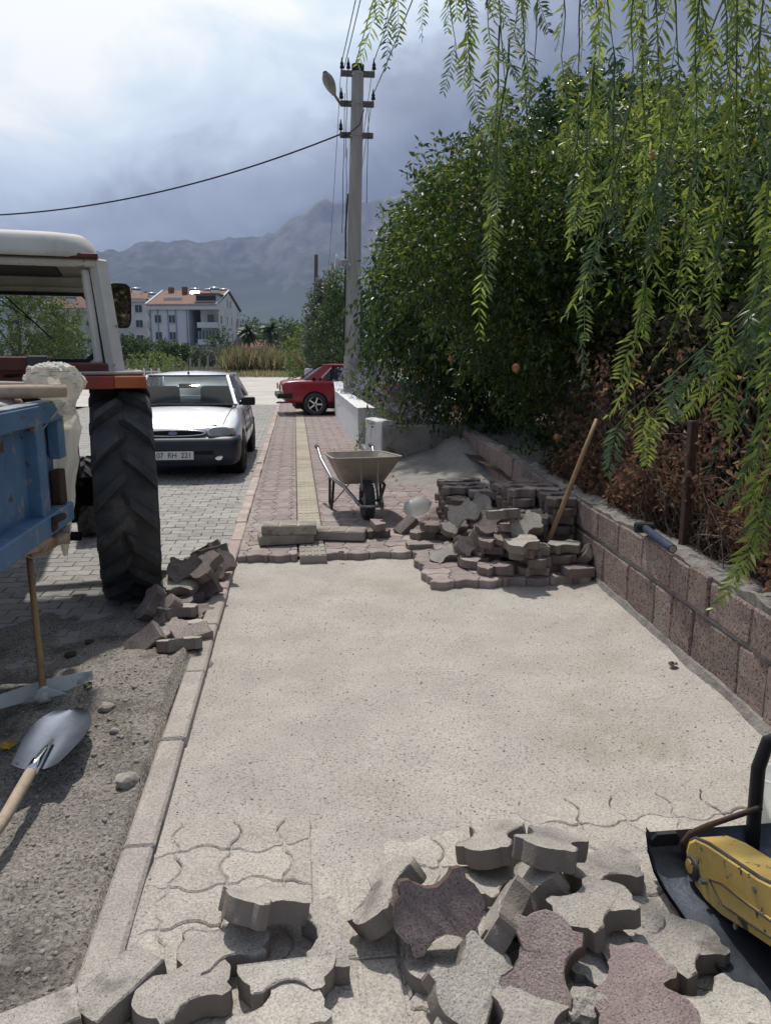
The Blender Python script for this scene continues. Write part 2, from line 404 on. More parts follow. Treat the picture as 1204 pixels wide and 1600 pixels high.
# ================================================================== SETTING
def sheet(name, x0, x1, y0, y1, nx, ny, fz, mat, kind='structure', smooth=True, parent=None):
    xs = np.linspace(x0, x1, nx); ys = np.linspace(y0, y1, ny)
    V = np.zeros((nx * ny, 3)); k = 0
    for j in range(ny):
        for i in range(nx):
            V[k] = (xs[i], ys[j], fz(xs[i], ys[j])); k += 1
    I = np.arange(nx * ny).reshape(ny, nx)
    F = np.stack([I[:-1, :-1], I[:-1, 1:], I[1:, 1:], I[1:, :-1]], -1).reshape(-1, 4)
    o = link(name, np_mesh(name, V, F, 4), mat, parent, smooth)
    if kind: o['kind'] = kind
    return o
def flat(name, x0, x1, y0, y1, z, mat, kind='structure'):
    return sheet(name, x0, x1, y0, y1, 2, 2, lambda x, y: z, mat, kind, False)

GROUNDM = pmat('far_ground', (0.20, 0.17, 0.115), (0.12, 0.125, 0.065), 0.95, 0.02, c3=(0.08, 0.10, 0.05), c3_scale=0.006, c3_lo=.45, c3_hi=.6)
flat('ground', -7500, 7500, -300, 7600, -0.16, GROUNDM)
PALER = pmat('pale_road', (0.50, 0.475, 0.44), (0.42, 0.40, 0.37), 0.95, 0.6, 0.3, 6, c3=(0.36, 0.34, 0.31), c3_scale=0.25)
flat('crossing_road', -60, 45, 27.0, 66, -0.075, PALER)

# ---- paver outlines
def bumpf(t, a): 
    if t < .17 or t > .83: return 0.0
    return a * math.sin(PI * (t - .17) / .66) ** 0.8
def outline(cell=0.172, gap=0.004, amp=0.155, n=7, rot=False, half=None):
    h = cell / 2 - gap / 2; a = amp * cell; pts = []
    ts = [0.04] + [0.17 + .66 * i / n for i in range(n + 1)] + [0.96]
    sg = -1 if rot else 1
    g2 = gap / 2
    for t in ts: pts.append((-h + 2 * h * t, -h + sg * (bumpf(t, a) + (0 if t in (0.04, .96) else 0))))
    for t in ts: pts.append((h + sg * (bumpf(t, a) - (0)), -h + 2 * h * t))
    for t in ts: pts.append((h - 2 * h * t, h - sg * bumpf(t, a)))
    for t in ts: pts.append((-h - sg * bumpf(t, a), h - 2 * h * t))
    return pts
def clip_poly(poly, axis, val, keep_greater):
    out = []; n = len(poly)
    ins = lambda p: (p[axis] >= val) if keep_greater else (p[axis] <= val)
    for i in range(n):
        a, b = poly[i], poly[(i + 1) % n]
        if ins(a): out.append(a)
        if ins(a) != ins(b):
            t = (val - a[axis]) / (b[axis] - a[axis]); out.append((a[0] + (b[0] - a[0]) * t, a[1] + (b[1] - a[1]) * t))
    return out
def area(poly): return 0.5 * sum(poly[i - 1][0] * poly[i][1] - poly[i][0] * poly[i - 1][1] for i in range(len(poly)))

SW_TOP = 0.06      # top of the laid walkway
SAND_Z = 0.0
XK = -0.48         # inner side of the kerb
CELL = 0.172
_shape_cache = {}
def shape_mesh(key, poly, h, ch, mat):
    if key not in _shape_cache:
        mb = MB().prism(poly, -h, 0, chamfer=ch); me = mb.mesh('paver'); me.materials.append(mat); _shape_cache[key] = me
    return _shape_cache[key]
def lay_pavers(parent, cells, mat, limit, ztop, name='paver', tilt=0.006, h=0.06):
    """cells: (cx, cy, poly, key); the nearest become parts, the others one joined part"""
    cells = sorted(cells, key=lambda c: c[0] ** 2 + c[1] ** 2)
    rest = MB()
    for i, (cx, cy_, poly, key) in enumerate(cells):
        dz = random.uniform(-.0025, .0025)
        if i < limit:
            me = shape_mesh((name, mat.name, key), poly, h, 0.005, mat)
            o = bpy.data.objects.new(name, me); C.objects.link(o); o.parent = parent
            o.location = (cx, cy_, ztop + dz); o.rotation_euler = (random.gauss(0, tilt), random.gauss(0, tilt), random.gauss(0, .008))
        else:
            rest.prism(poly, -h, 0, Matrix.Translation((cx, cy_, ztop + dz)), chamfer=0.004)
    if rest.v:
        o = rest.build(name + '_field', mat, parent, fix=False, kind='stuff')
OUT_A = outline(); OUT_B = outline(rot=True)
def walk_cells(x0, x1, y0, y1, phase=0, skip=None):
    cells = []; nx = int((x1 - x0) / CELL) + 3; ny = int((y1 - y0) / CELL) + 1
    for j in range(ny):
        for i in range(-1, nx):
            cx = x0 + phase + (i + .5) * CELL; cy_ = y0 + (j + .5) * CELL
            if skip and skip(cx, cy_): continue
            rot = (i + j) % 2 == 0
            poly = OUT_B if rot else OUT_A; key = 'B' if rot else 'A'
            if cx - .13 < x0 or cx + .13 > x1:
                p = [(a + cx, b + cy_) for a, b in poly]
                p = clip_poly(p, 0, x0 + .002, True)
                if len(p) > 3: p = clip_poly(p, 0, x1 - .002, False)
                if len(p) < 4 or abs(area(p)) < 0.0012: continue
                poly = [(a - cx, b - cy_) for a, b in p]
                key = key + '%d_%d' % (round((x0 - cx) * 500) if cx - .13 < x0 else 999, round((x1 - cx) * 500) if cx + .13 > x1 else 999)
            cells.append((cx, cy_, poly, key))
    return cells

# ---- sidewalk beyond the sand bed
walk = flat('sidewalk', XK, 2.1, 5.99, 27.0, 0.028, JOINT)
Y0 = 5.93
def right_edge(y):
    return 2.06 if y < 9.2 else (1.30 if y < 13 else 1.06)
cells = walk_cells(XK, -0.012, Y0, 26.8, phase=-0.105)
cells += [c for c in walk_cells(0.215, 2.06, 5.07, 26.8, phase=0.0, skip=lambda x, y: (y < Y0 and x < 0.93 + .07 * (y - 5.07)) or x > right_edge(y) + .02)]
lay_pavers(walk, cells, PLAID, 300, SW_TOP, tilt=.008)
# joint bed under the stepped patch
bed = sheet('paver_bed', 0.99, 2.06, 5.13, 5.985, 2, 2, lambda x, y: 0.028, JOINT, None, False, walk)
# tactile slabs: a smooth base with five long raised ribs
def slab_mesh(w=0.212, l=0.40, h=0.07, ribs=4, ribh=0.005, mat=TACT):
    mb = MB().box((0, 0, -h / 2), (w, l, h), bev=0.004)
    for k in range(ribs):
        x = -w / 2 + (k + .5) * w / ribs
        for q in range(3 if ribs == 4 else 1):
            L = l / (3 if ribs == 4 else 1)
            y = -l / 2 + (q + .5) * L
            mb.box((x, y, ribh / 2), (w / ribs - .014, L - .016, ribh + .002), bev=0.003)
    me = mb.mesh('tactile_slab'); me.materials.append(mat); return me
tact_me = slab_mesh()
k = 0; y = 6.30
while y < 26.6:
    o = bpy.data.objects.new('tactile_slab', tact_me); C.objects.link(o); o.parent = walk
    o.location = (0.102, y + .2, SW_TOP + .003 + random.uniform(-.002, .002)); o.rotation_euler = (random.gauss(0, .003), random.gauss(0, .004), random.gauss(0, .004)); y += 0.404
o = bpy.data.objects.new('tactile_slab', slab_mesh(ribs=4, l=0.36, mat=TACTG)); C.objects.link(o); o.parent = walk
o.location = (0.108, 6.04, SW_TOP + 0.006); o.rotation_euler = (0.012, 0, 0.015)

# ---- kerb
kerb_root = thing('kerb', 'long row of pinkish concrete kerb stones edging the walkway', 'kerb', (0, 0, 0))
kerb_root['kind'] = 'structure'
y = 0.2; idx = 0
while y < 26.5:
    L = 0.70
    m = KERBD if y < 4.7 else KERB
    top = 0.060 if y > 4.4 else 0.050
    mb = MB().box((0, 0, -0.10), (0.100, L - .008, 0.20), bev=0.010)
    me = mb.mesh('kerb_stone'); me.materials.append(m)
    o = bpy.data.objects.new('kerb_stone', me); C.objects.link(o); o.parent = kerb_root
    o.location = (XK - .055 + random.uniform(-.004, .004), y + L / 2, top + random.uniform(-.004, .004))
    o.rotation_euler = (random.gauss(0, .004), random.gauss(0, .01), random.gauss(0, .004))
    y += L

# ---- road of wavy grey pavers
RW, RD = 0.20, 0.135
def road_outline():
    pts = []; n = 8; hw = RW / 2 - .0025; hd = RD / 2 - .0025
    for i in range(n + 1):
        x = -hw + 2 * hw * i / n; pts.append((x, -hd + .008 * math.sin(4 * PI * x / RW)))
    for i in range(n + 1):
        x = hw - 2 * hw * i / n; pts.append((x, hd + .008 * math.sin(4 * PI * x / RW)))
    return pts
road = flat('road', -7.0, -0.60, 3.9, 27.2, -0.085, JOINT)
ro = road_outline(); cells = []
j = 0; y = 4.1
while y < 27.0:
    x = -0.61 - RW / 2 - (RW / 2 if j % 2 else 0)
    if j % 2:
        p = clip_poly([(a, b) for a, b in ro], 0, 0.0, True); 
        cells.append((-0.61 - RW / 2, y, [(a, b) for a, b in p], 'half'))
    while x > -6.8:
        cells.append((x, y, ro, 'r')); x -= RW
    y += RD; j += 1
def road_key(c):   # the largest in view: near ones inside the frame
    x, y = c[0], c[1]
    px = 460 + 1200 * x / y
    return (0 if -20 < px < 420 and y > 4.6 else 1)
vis = [c for c in cells if road_key(c) == 0]; hid = [c for c in cells if road_key(c) == 1]
vis.sort(key=lambda c: c[0] ** 2 + c[1] ** 2)
def near_visible(c):  # not under the tractor's wheel shadow side
    return True
lay_pavers(road, vis[:300], PROAD, 300, -0.052, name='road_paver', h=.05)
rest = MB()
for cx, cy_, poly, key in vis[300:] + hid:
    rest.prism(poly, -.05, 0, Matrix.Translation((cx, cy_, -0.052 + random.uniform(-.003, .003))), chamfer=.004)
rest.build('road_paver_field', PROAD, road, fix=False, kind='stuff')

# ---- sand bed between the laid parts
def sand_h(x, y):
    z = 0.006 * fbm(x * 1.3, y * 1.3, 3) + 0.004 * nz(x * 6, y * 6, 1.7) + 0.0022 * nz(x * 22, y * 22)
    z += 0.012 * max(0, 1 - abs(x - XK) / .10)                       # banked against the kerb
    z += 0.022 * max(0, (x - 1.78) / .25) ** 1.3                       # and against the wall
    edge = 2.30 + .10 * x + .05 * math.sin(x * 7) + 0.03 * nz(x * 9, 1)
    if y < edge: z += (0.018 if x < .15 else 0.004) * min(1, (edge - y) / .12) - 0.004 * min(1, max(0, edge - .2 - y) / .3)
    # ridge of loose sand by the compactor
    z += 0.034 * math.exp(-((x - 1.25) / .33) ** 2 - ((y - 2.13) / .085) ** 2)
    z += 0.014 * math.exp(-((x - .55) / .5) ** 2 - ((y - 2.2) / .10) ** 2)
    # shallow hollow and scuffs
    z -= 0.014 * math.exp(-((x - .86) / .14) ** 2 - ((y - 2.72) / .14) ** 2)
    z -= 0.010 * math.exp(-((x - 1.35) / .25) ** 2 - ((y - 2.72) / .10) ** 2)
    for (ax, ay, bx, by) in ((1.62, 3.05, 1.30, 2.55), (1.62, 3.05, 1.45, 2.50), (.2, 4.4, .8, 4.15), (-.2, 3.9, .5, 4.1)):
        dx, dy = bx - ax, by - ay; t = max(0, min(1, ((x - ax) * dx + (y - ay) * dy) / (dx * dx + dy * dy)))
        d = math.hypot(x - ax - t * dx - .03 * math.sin(t * 5), y - ay - t * dy)
        z += 0.007 * math.exp(-(d / .016) ** 2)
    return z
sheet('sand_bed', XK - .01, 2.1, 0.6, 6.02, 150, 320, sand_h, SAND)

# ---- dusty laid pavers nearest the camera
near_walk = sheet('near_sidewalk', XK, 2.0, 0.5, 2.36, 90, 70, lambda x, y: 0.0235 + .008 * nz(x * 7, y * 7) + .005 * nz(x * 21, y * 21, 4), SAND)
cells = [c for c in walk_cells(XK, 0.02, 0.55, 2.34, phase=-0.105)]
cells += [c for c in walk_cells(0.245, 1.95, 0.55, 2.62, skip=lambda x, y: y > 2.27 + .12 * x)]
lay_pavers(near_walk, cells, PDUST, 140, 0.030, tilt=.010)
tm = slab_mesh(mat=PDUST, ribs=2, l=.40, ribh=.002)
for yy in (0.75, 1.155, 1.56, 1.965):
    o = bpy.data.objects.new('tactile_slab', tm); C.objects.link(o); o.parent = near_walk
    o.location = (0.132, yy, 0.026); o.rotation_euler = (random.gauss(0, .006), random.gauss(0, .006), random.gauss(0, .006))

# ---- sandy dirt over the road's near end
def dirt_h(x, y):
    d = -0.035 + 0.03 * fbm(x * 1.1 + 4, y * 1.1, 2) + 0.016 * fbm(x * 4, y * 4, 5, 3) + 0.006 * nz(x * 17, y * 17, 3) + 0.003 * nz(x * 40, y * 40, 8)
    k = max(0, 1 - abs(x + .62) / .75)
    d += 0.085 * k * math.exp(-((y - 3.75) / .75) ** 2) + 0.04 * k + .014 * fbm(x * 7, y * 7, 11, 2)
    d += 0.05 * math.exp(-((x + .95) / .5) ** 2 - ((y - 3.4) / .6) ** 2)
    if y > 4.35: d -= (y - 4.35) * 0.075 * (1.0 + 0.5 * nz(x * 2.2, y * 2.2))
    return d if y < 5.9 else -0.2
def dirt_clip(x, y):
    z = dirt_h(x, y)
    if x > -0.60:
        sp = math.exp(-((y - 3.93) / .30) ** 2) * (1 + .35 * nz(y * 9, x * 9))
        z = -.02 + .074 * sp * max(0, 1 - max(0, x + .56) / (.15 + .05 * nz(y * 12, 3))) + .006 * nz(x * 30, y * 30)
        if x > -.42: z = -.05
    return z
sheet('dirt', -3.6, -0.40, 0.5, 5.6, 180, 290, dirt_clip, DIRT)

# loose grit and pebbles on the dirt and the sand
def pebbles(name, n, region, hfun, rmin, rmax, mat, power=2.5):
    ico = bmesh.new(); bmesh.ops.create_icosphere(ico, subdivisions=1, radius=1)
    bv = np.array([v.co[:] for v in ico.verts]); ico.verts.index_update(); bf = np.array([[v.index for v in f.verts] for f in ico.faces]); ico.free()
    V = []; F = []
    for i in range(n):
        x = random.uniform(region[0], region[1]); y = region[2] + (region[3] - region[2]) * random.random() ** 1.5
        r = rmin + (rmax - rmin) * random.random() ** power
        z = hfun(x, y)
        if z < -0.08: continue
        s = np.array([random.uniform(.7, 1.3), random.uniform(.7, 1.3), random.uniform(.45, .8)]) * r
        jit = 1 + RNG.uniform(-.18, .18, (len(bv), 1))
        a = random.uniform(0, 6.28); ca, sa = math.cos(a), math.sin(a)
        p = bv * jit * s; p = np.stack([p[:, 0] * ca - p[:, 1] * sa, p[:, 0] * sa + p[:, 1] * ca, p[:, 2]], 1) + (x, y, z + r * .15)
        F.append(bf + len(V) * len(bv)); V.append(p)
    o = link(name, np_mesh(name, np.concatenate(V), np.concatenate(F), 3), mat); o['kind'] = 'stuff'; return o
GRIT = pmat('grit', (0.34, 0.315, 0.285), (0.20, 0.185, 0.17), 0.95, 30, coords='Object')
tag(pebbles('gravel', 5200, (-2.3, -0.62, 1.4, 5.0), dirt_clip, .002, .012, GRIT, 4), 'loose grit and small pebbles strewn over the dirt', 'gravel')
tag(pebbles('sand_grains', 2200, (XK, 1.95, 1.4, 5.0), sand_h, .0018, .006, GRIT), 'coarse dark grains scattered on the pale sand bed', 'grit')

# ---- garden soil behind the walls
sheet('garden_soil', 2.2, 9.0, 2.0, 11.1, 14, 20, lambda x, y: 0.32 + .06 * nz(x, y), SOIL)
sheet('planter_soil', 1.2, 9.0, 11.3, 21.0, 14, 20, lambda x, y: 0.40 + .06 * nz(x, y), SOIL)

# ---- mountain
def prof(x):
    P = [(-7000, 60), (-4200, 200), (-3000, 330), (-2000, 380), (-1640, 470), (-1530, 640), (-1390, 770), (-1100, 805), (-600, 830), (-250, 865), (-120, 915), (0, 1035), (80, 1085), (250, 1120), (500, 1140), (800, 1210), (1500, 1380), (3000, 1350), (5000, 900), (7000, 500)]
    for (a, b), (c, d) in zip(P, P[1:]):
        if a <= x <= c: return b + (d - b) * (x - a) / (c - a)
    return 60
def mount_h(x, y):
    u = (y - 3600) / 2400.0
    if u < 0: s = 0
    else:
        s = min(1, u); s = 0.30 * s + 0.70 * s ** 3.0 if s < 1 else 1.0 
    if u > 1: s = max(0, 1 - (u - 1) * .9)
    h = prof(x + 90 * nz(x * .0012, y * .0016)) * s
    rg = 1 - abs(mnoise.noise(Vector((x * .0016 + 5, y * .0009, 0)))) * 2
    h += s * (60 * (rg - .6) + 45 * fbm(x * .006, y * .004, 1, 5)) * (0.35 + .65 * min(1, max(0, u)))
    return h - 8 + (0 if u > 0 else u * 60)
def mount_mat():
    m = pmat('mountain_rock', (0.20, 0.195, 0.19), (0.11, 0.11, 0.11), 0.95, 0.012, stretch=(1, 1, .35))
    N, L = m.node_tree.nodes, m.node_tree.links; b = N['Principled BSDF']
    src = b.inputs['Base Color'].links[0].from_socket
    g = N.new('ShaderNodeNewGeometry'); s = N.new('ShaderNodeSeparateXYZ'); L.new(g.outputs['Normal'], s.inputs[0])
    tcn = N.new('ShaderNodeTexCoord'); n = N.new('ShaderNodeTexNoise'); n.inputs['Scale'].default_value = .01; n.inputs['Detail'].default_value = 8; L.new(tcn.outputs['Object'], n.inputs['Vector'])
    sz = N.new('ShaderNodeSeparateXYZ'); L.new(tcn.outputs['Object'], sz.inputs[0])
    a = N.new('ShaderNodeMath'); a.operation = 'MULTIPLY_ADD'; L.new(n.outputs['Fac'], a.inputs[0]); a.inputs[1].default_value = .55; L.new(s.outputs['Z'], a.inputs[2])
    z2 = N.new('ShaderNodeMath'); z2.operation = 'MULTIPLY_ADD'; L.new(sz.outputs['Z'], z2.inputs[0]); z2.inputs[1].default_value = -.0005; L.new(a.outputs[0], z2.inputs[2])
    r = N.new('ShaderNodeMapRange'); r.inputs['From Min'].default_value = .62; r.inputs['From Max'].default_value = .85; L.new(z2.outputs[0], r.inputs['Value'])
    mx = N.new('ShaderNodeMix'); mx.data_type = 'RGBA'; L.new(r.outputs[0], mx.inputs[0]); L.new(src, mx.inputs[6]); mx.inputs[7].default_value = (0.045, 0.06, 0.035, 1)
    L.new(mx.outputs[2], b.inputs['Base Color']); return m
sheet('mountain', -6500, 6500, 3500, 7000, 330, 110, mount_h, mount_mat())

# ---- the air
hz = MB().box((0, 3600, 719), (15200, 8100, 1441.0)).build('haze', None)
hm = bpy.data.materials.new('haze_air'); hm.use_nodes = True
hN, hL = hm.node_tree.nodes, hm.node_tree.links; hN.clear()
ho = hN.new('ShaderNodeOutputMaterial'); hv = hN.new('ShaderNodeVolumePrincipled')
hv.inputs['Color'].default_value = (0.45, 0.60, 1.0, 1); hv.inputs['Density'].default_value = 0.000085; hv.inputs['Anisotropy'].default_value = 0.0
hL.new(hv.outputs[0], ho.inputs['Volume'])
hz.data.materials.append(hm)
tag(hz, 'pale blue haze filling the air towards the mountain', 'haze', kind='stuff')
# ================================================================== WALLS
# block wall along the right side
def wall_x(y): return 1.93 + 0.055 * (y - 2.0)
bw = thing('block_wall', 'low wall of rough reddish pumice blocks along the sand bed', 'wall', (0, 0, 0))
yA, yB = 1.4, 11.1
def wall_pt(y, off=0.0, z=0.0): return Vector((wall_x(y) + off, y, z))
for course, (z0, z1, L, sh) in enumerate(((0.035, 0.300, 0.44, 0.10), (0.325, 0.520, 0.41, 0.30))):
    y = yA - sh
    while y < yB:
        l = L * random.choice((1, 1, .96, 1.04, .55)) if y < 6 else L
        a, b = max(y, yA) + .006, min(y + l, yB) - .006
        if b - a > .05:
            mb = MB(); n = 7
            dep = 0.19
            top = z1 + (random.uniform(-.012, .018) if course else 0)
            d = (wall_pt(b) - wall_pt(a)); ln = d.length
            # a block with a coarse, chipped outline
            bm = bmesh.new(); bmesh.ops.create_cube(bm, size=1)
            for v in bm.verts: v.co = Vector((v.co.x * dep, v.co.y * ln, v.co.z * (top - z0)))
            bmesh.ops.bevel(bm, geom=bm.edges[:], offset=.008, segments=1, affect='EDGES')
            bmesh.ops.subdivide_edges(bm, edges=[e for e in bm.edges if e.calc_length() > .1], cuts=3, use_grid_fill=True)
            s = random.uniform(0, 99)
            for v in bm.verts:
                q = v.co * 9; v.co += Vector((nz(q.x + s, q.y, q.z), nz(q.x, q.y + s, q.z), nz(q.x, q.y, q.z + s))) * .007
            me = bpy.data.meshes.new('block'); bm.to_mesh(me); bm.free()
            o = link('block', me, BLOCK, bw); c = (wall_pt(a) + wall_pt(b)) / 2
            o.location = (c.x + dep / 2 + random.uniform(-.006, .006), c.y, (z0 + top) / 2)
            o.rotation_euler = (0, 0, math.atan2(d.y, d.x) - PI / 2 + random.gauss(0, .008))
        y += l
# mortar core, slightly recessed, with a ragged crest
def crest(y, t): return 0.535 + 0.022 * nz(y * 7, t * 4) + 0.03 * nz(y * 2.1, t * 2, 4)
mb = MB(); rows = []
for i in range(200):
    y = yA + (yB - yA) * i / 199
    x = wall_x(y)
    jz = .010 * nz(y * 11, 2)
    rows.append([(x + .016, y, -.05), (x + .016, y, .30), (x + .011 + jz * .4, y, .306), (x + .011 + jz * .4, y, .321), (x + .016, y, .328), (x + .016, y, .50),
                 (x + .012 + .01 * nz(y * 9, 5), y, crest(y, 0)), (x + .07, y, crest(y, .5) + .012), (x + .14, y, crest(y, 1) + .008), (x + .205, y, crest(y, 1.5) - .02), (x + .20, y, .2)])
mb.grid(rows); mo = mb.build('mortar', MORTAR, bw)
mb = MB(); rows = []
for i in range(120):
    y = yA + (yB - yA) * i / 119; x = wall_x(y); w = .045 + .03 * nz(y * 3, 9); h = .055 + .02 * nz(y * 5, 3)
    rows.append([(x - w, y, -.01), (x - w * .6, y, .012), (x - .008, y, h), (x + .03, y, h + .01)])
mb.grid(rows).build('mortar_skirt', MORTAR, bw)

# whitewashed garden walls and the concrete cross wall
def wall_slab(name, label, pts, thick, h, mat, capmat, cap=0.0, extra=None, n=26, rough=.01):
    root = thing(name, label, 'wall')
    mb = MB(); a = Vector(pts[0]); b = Vector(pts[1]); d = (b - a); L = d.length; d.normalize(); nrm = Vector((-d.y, d.x))
    rows = []
    for i in range(n + 1):
        p = a + d * L * i / n; s = i / n
        hh = h(s) if callable(h) else h
        hh += .012 * nz(s * L * 3, 1)
        prof = []
        for (o, z) in ((0, -.1), (0, hh * .33), (0, hh * .66), (0, hh - .02), (.02, hh), (thick * .5, hh + .008), (thick - .02, hh), (thick, hh - .02), (thick, -.1)):
            q = p + nrm * (o + rough * nz(s * L * 2.5, z * 3, o * 5)); prof.append((q.x, q.y, z))
        rows.append(prof)
    mb.grid(rows)
    mb.f.append([len(mb.v) - 9 + i for i in range(9)]); mb.mi.append(0)
    mb.f.append(list(range(9))); mb.mi.append(0)
    o = mb.build('wall_body', mat, root); shade_auto(o, 30)
    return root
wall_slab('garden_wall', 'long whitewashed garden wall in front of the red car', ((1.04, 12.95), (1.02, 20.3)), -.26, lambda s: .74 - .02 * s + (.22 * max(0, (s - .93) / .07)), WHITEW, WHITEW)
wall_slab('garden_pier', 'short whitewashed wall end joined to the grey concrete wall', ((1.06, 11.85), (1.24, 11.22)), .22, .66, WHITEW, WHITEW, n=8)
wall_slab('concrete_wall', 'grey weathered concrete wall with sand heaped against it', ((1.262, 11.19), (3.2, 11.32)), .2, .585, CONC, CONC)
st = tag(MB().box((1.22, 12.45, .08), (.30, .95, .16), bev=.01).build('doorstep', CONC), 'low concrete step in the gap between the whitewashed walls', 'step')

# sand heap against the concrete wall
def heap_h(x, y):
    # leans on the cross wall and on the far end of the block wall
    u = (x - 1.25) / 1.3; v = (11.15 - y) / 2.9
    h = min(.50, .30 * max(0, x - 1.30)) * max(0, 1 - v * (.98 - .45 * max(0, min(1, x - 1.5)))) ** 1.1
    h = max(h, .40 * math.exp(-((x - 2.35) / .42) ** 2) * min(1, max(0, (y - 8.3) / 2.2)))
    e = min(1, max(0, (x - (0.90 + .10 * nz(y * 2, 1))) / .5))
    return 0.045 + h * e + .012 * fbm(x * 3, y * 3, 2) * (.3 + e) + .004 * nz(x * 14, y * 14)
sheet('sand_heap', 0.95, 3.3, 7.6, 11.2, 90, 130, heap_h, HEAP, None)
hp = bpy.data.objects['sand_heap']; tag(hp, 'grey sand heap sloping up against the concrete wall', 'sand heap')

# ================================================================== LOOSE PAVERS
def chunky(poly, h, seed, hd=True, rough=.0030):
    """a paver as a rough solid: chamfered rim, worn sides"""
    n = len(poly); mb = MB()
    def inset(poly, d):
        out = []
        for i in range(n):
            a = Vector(poly[i - 1]); b = Vector(poly[i]); c = Vector(poly[(i + 1) % n])
            e1 = (b - a).normalized(); e2 = (c - b).normalized(); t = e1 + e2; nn = Vector((-t.y, t.x))
            if nn.length < 1e-6: nn = -b
            nn.normalize(); out.append((b.x + nn.x * d, b.y + nn.y * d))
        return out
    rings = [(0.002, -h), (0, -h + .004), (0, -h * .5), (0, -.0045), (.0035, 0)]
    rows = []
    for d, z in rings:
        p = inset(poly, d) if d else poly
        row = []
        for i, (x, y) in enumerate(p):
            q = Vector((x * 70, y * 70, z * 45 + seed * 3.1))
            k = rough * (1.6 if z > -.01 and d else 1.0)
            chip = max(0, nz(x * 24 + seed * 7, y * 24, seed) - .25) * .022 if z > -.006 else 0.0
            if chip > 0:
                r_ = math.hypot(x, y); x -= x / r_ * chip * .9; y -= y / r_ * chip * .9; z -= chip * .8
            row.append((x + k * nz(q.x, q.y, q.z), y + k * nz(q.y + 5, q.z, q.x), z + (.4 * k * nz(q.z, q.x, q.y + 9))))
        rows.append(row)
    nr = len(rows)
    for r in rows:
        for p in r: mb.v.append(Vector(p))
    for r in range(nr - 1):
        for i in range(n):
            j = (i + 1) % n; mb.f.append([r * n + i, r * n + j, (r + 1) * n + j, (r + 1) * n + i]); mb.mi.append(0)
    mb.f.append([(nr - 1) * n + i for i in range(n)]); mb.mi.append(0); mb.f.append(list(range(n))[::-1]); mb.mi.append(0)
    return mb
def half_outline():
    p = outline(cell=.183, n=14, amp=.19); p = clip_poly(p, 1, 0.012, False); return p
def rect_outline(w, d, n=6):
    pts = []
    for (a, b) in (((-w / 2, -d / 2), (w / 2, -d / 2)), ((w / 2, -d / 2), (w / 2, d / 2)), ((w / 2, d / 2), (-w / 2, d / 2)), ((-w / 2, d / 2), (-w / 2, -d / 2))):
        for i in range(n): t = i / n; pts.append((a[0] + (b[0] - a[0]) * t, a[1] + (b[1] - a[1]) * t))
    return pts
PH = 0.068
_kinds = {'full': [chunky(outline(cell=.183, n=14, amp=.175), PH, s) for s in (1, 2, 3, 4)], 'half': [chunky(half_outline(), PH, s) for s in (5, 6)],
          'edge': [chunky(rect_outline(.205, .115), PH, 7)]}
_pm = {}
def paver_mesh(kind, var, mat):
    k = (kind, var % len(_kinds[kind]), mat.name)
    if k not in _pm:
        mb = _kinds[kind][k[1]]; me = mb.mesh('paver'); me.materials.append(mat)
        bm = bmesh.new(); bm.from_mesh(me); bmesh.ops.recalc_face_normals(bm, faces=bm.faces[:]); bm.to_mesh(me); bm.free()
        me.polygons.foreach_set('use_smooth', [True] * len(me.polygons)); me.set_sharp_from_angle(angle=math.radians(28)); _pm[k] = me
    return _pm[k]
NP = [0]
def place_paver(name, pos, yaw, tilt, az, kind, mat, label, group, face=True):
    """pos is the middle of the top face; the top leans by tilt degrees towards azimuth az (0 = +x, 90 = +y)"""
    NP[0] += 1
    me = paver_mesh(kind, NP[0], mat)
    o = bpy.data.objects.new(name, me); C.objects.link(o)
    a = math.radians(az); ax = Vector((-math.sin(a), math.cos(a), 0))
    R = Matrix.Rotation(math.radians(tilt), 3, ax) @ Matrix.Rotation(math.radians(yaw), 3, 'Z')
    o.rotation_euler = R.to_euler(); o.location = pos
    return tag(o, label, 'paver', group)
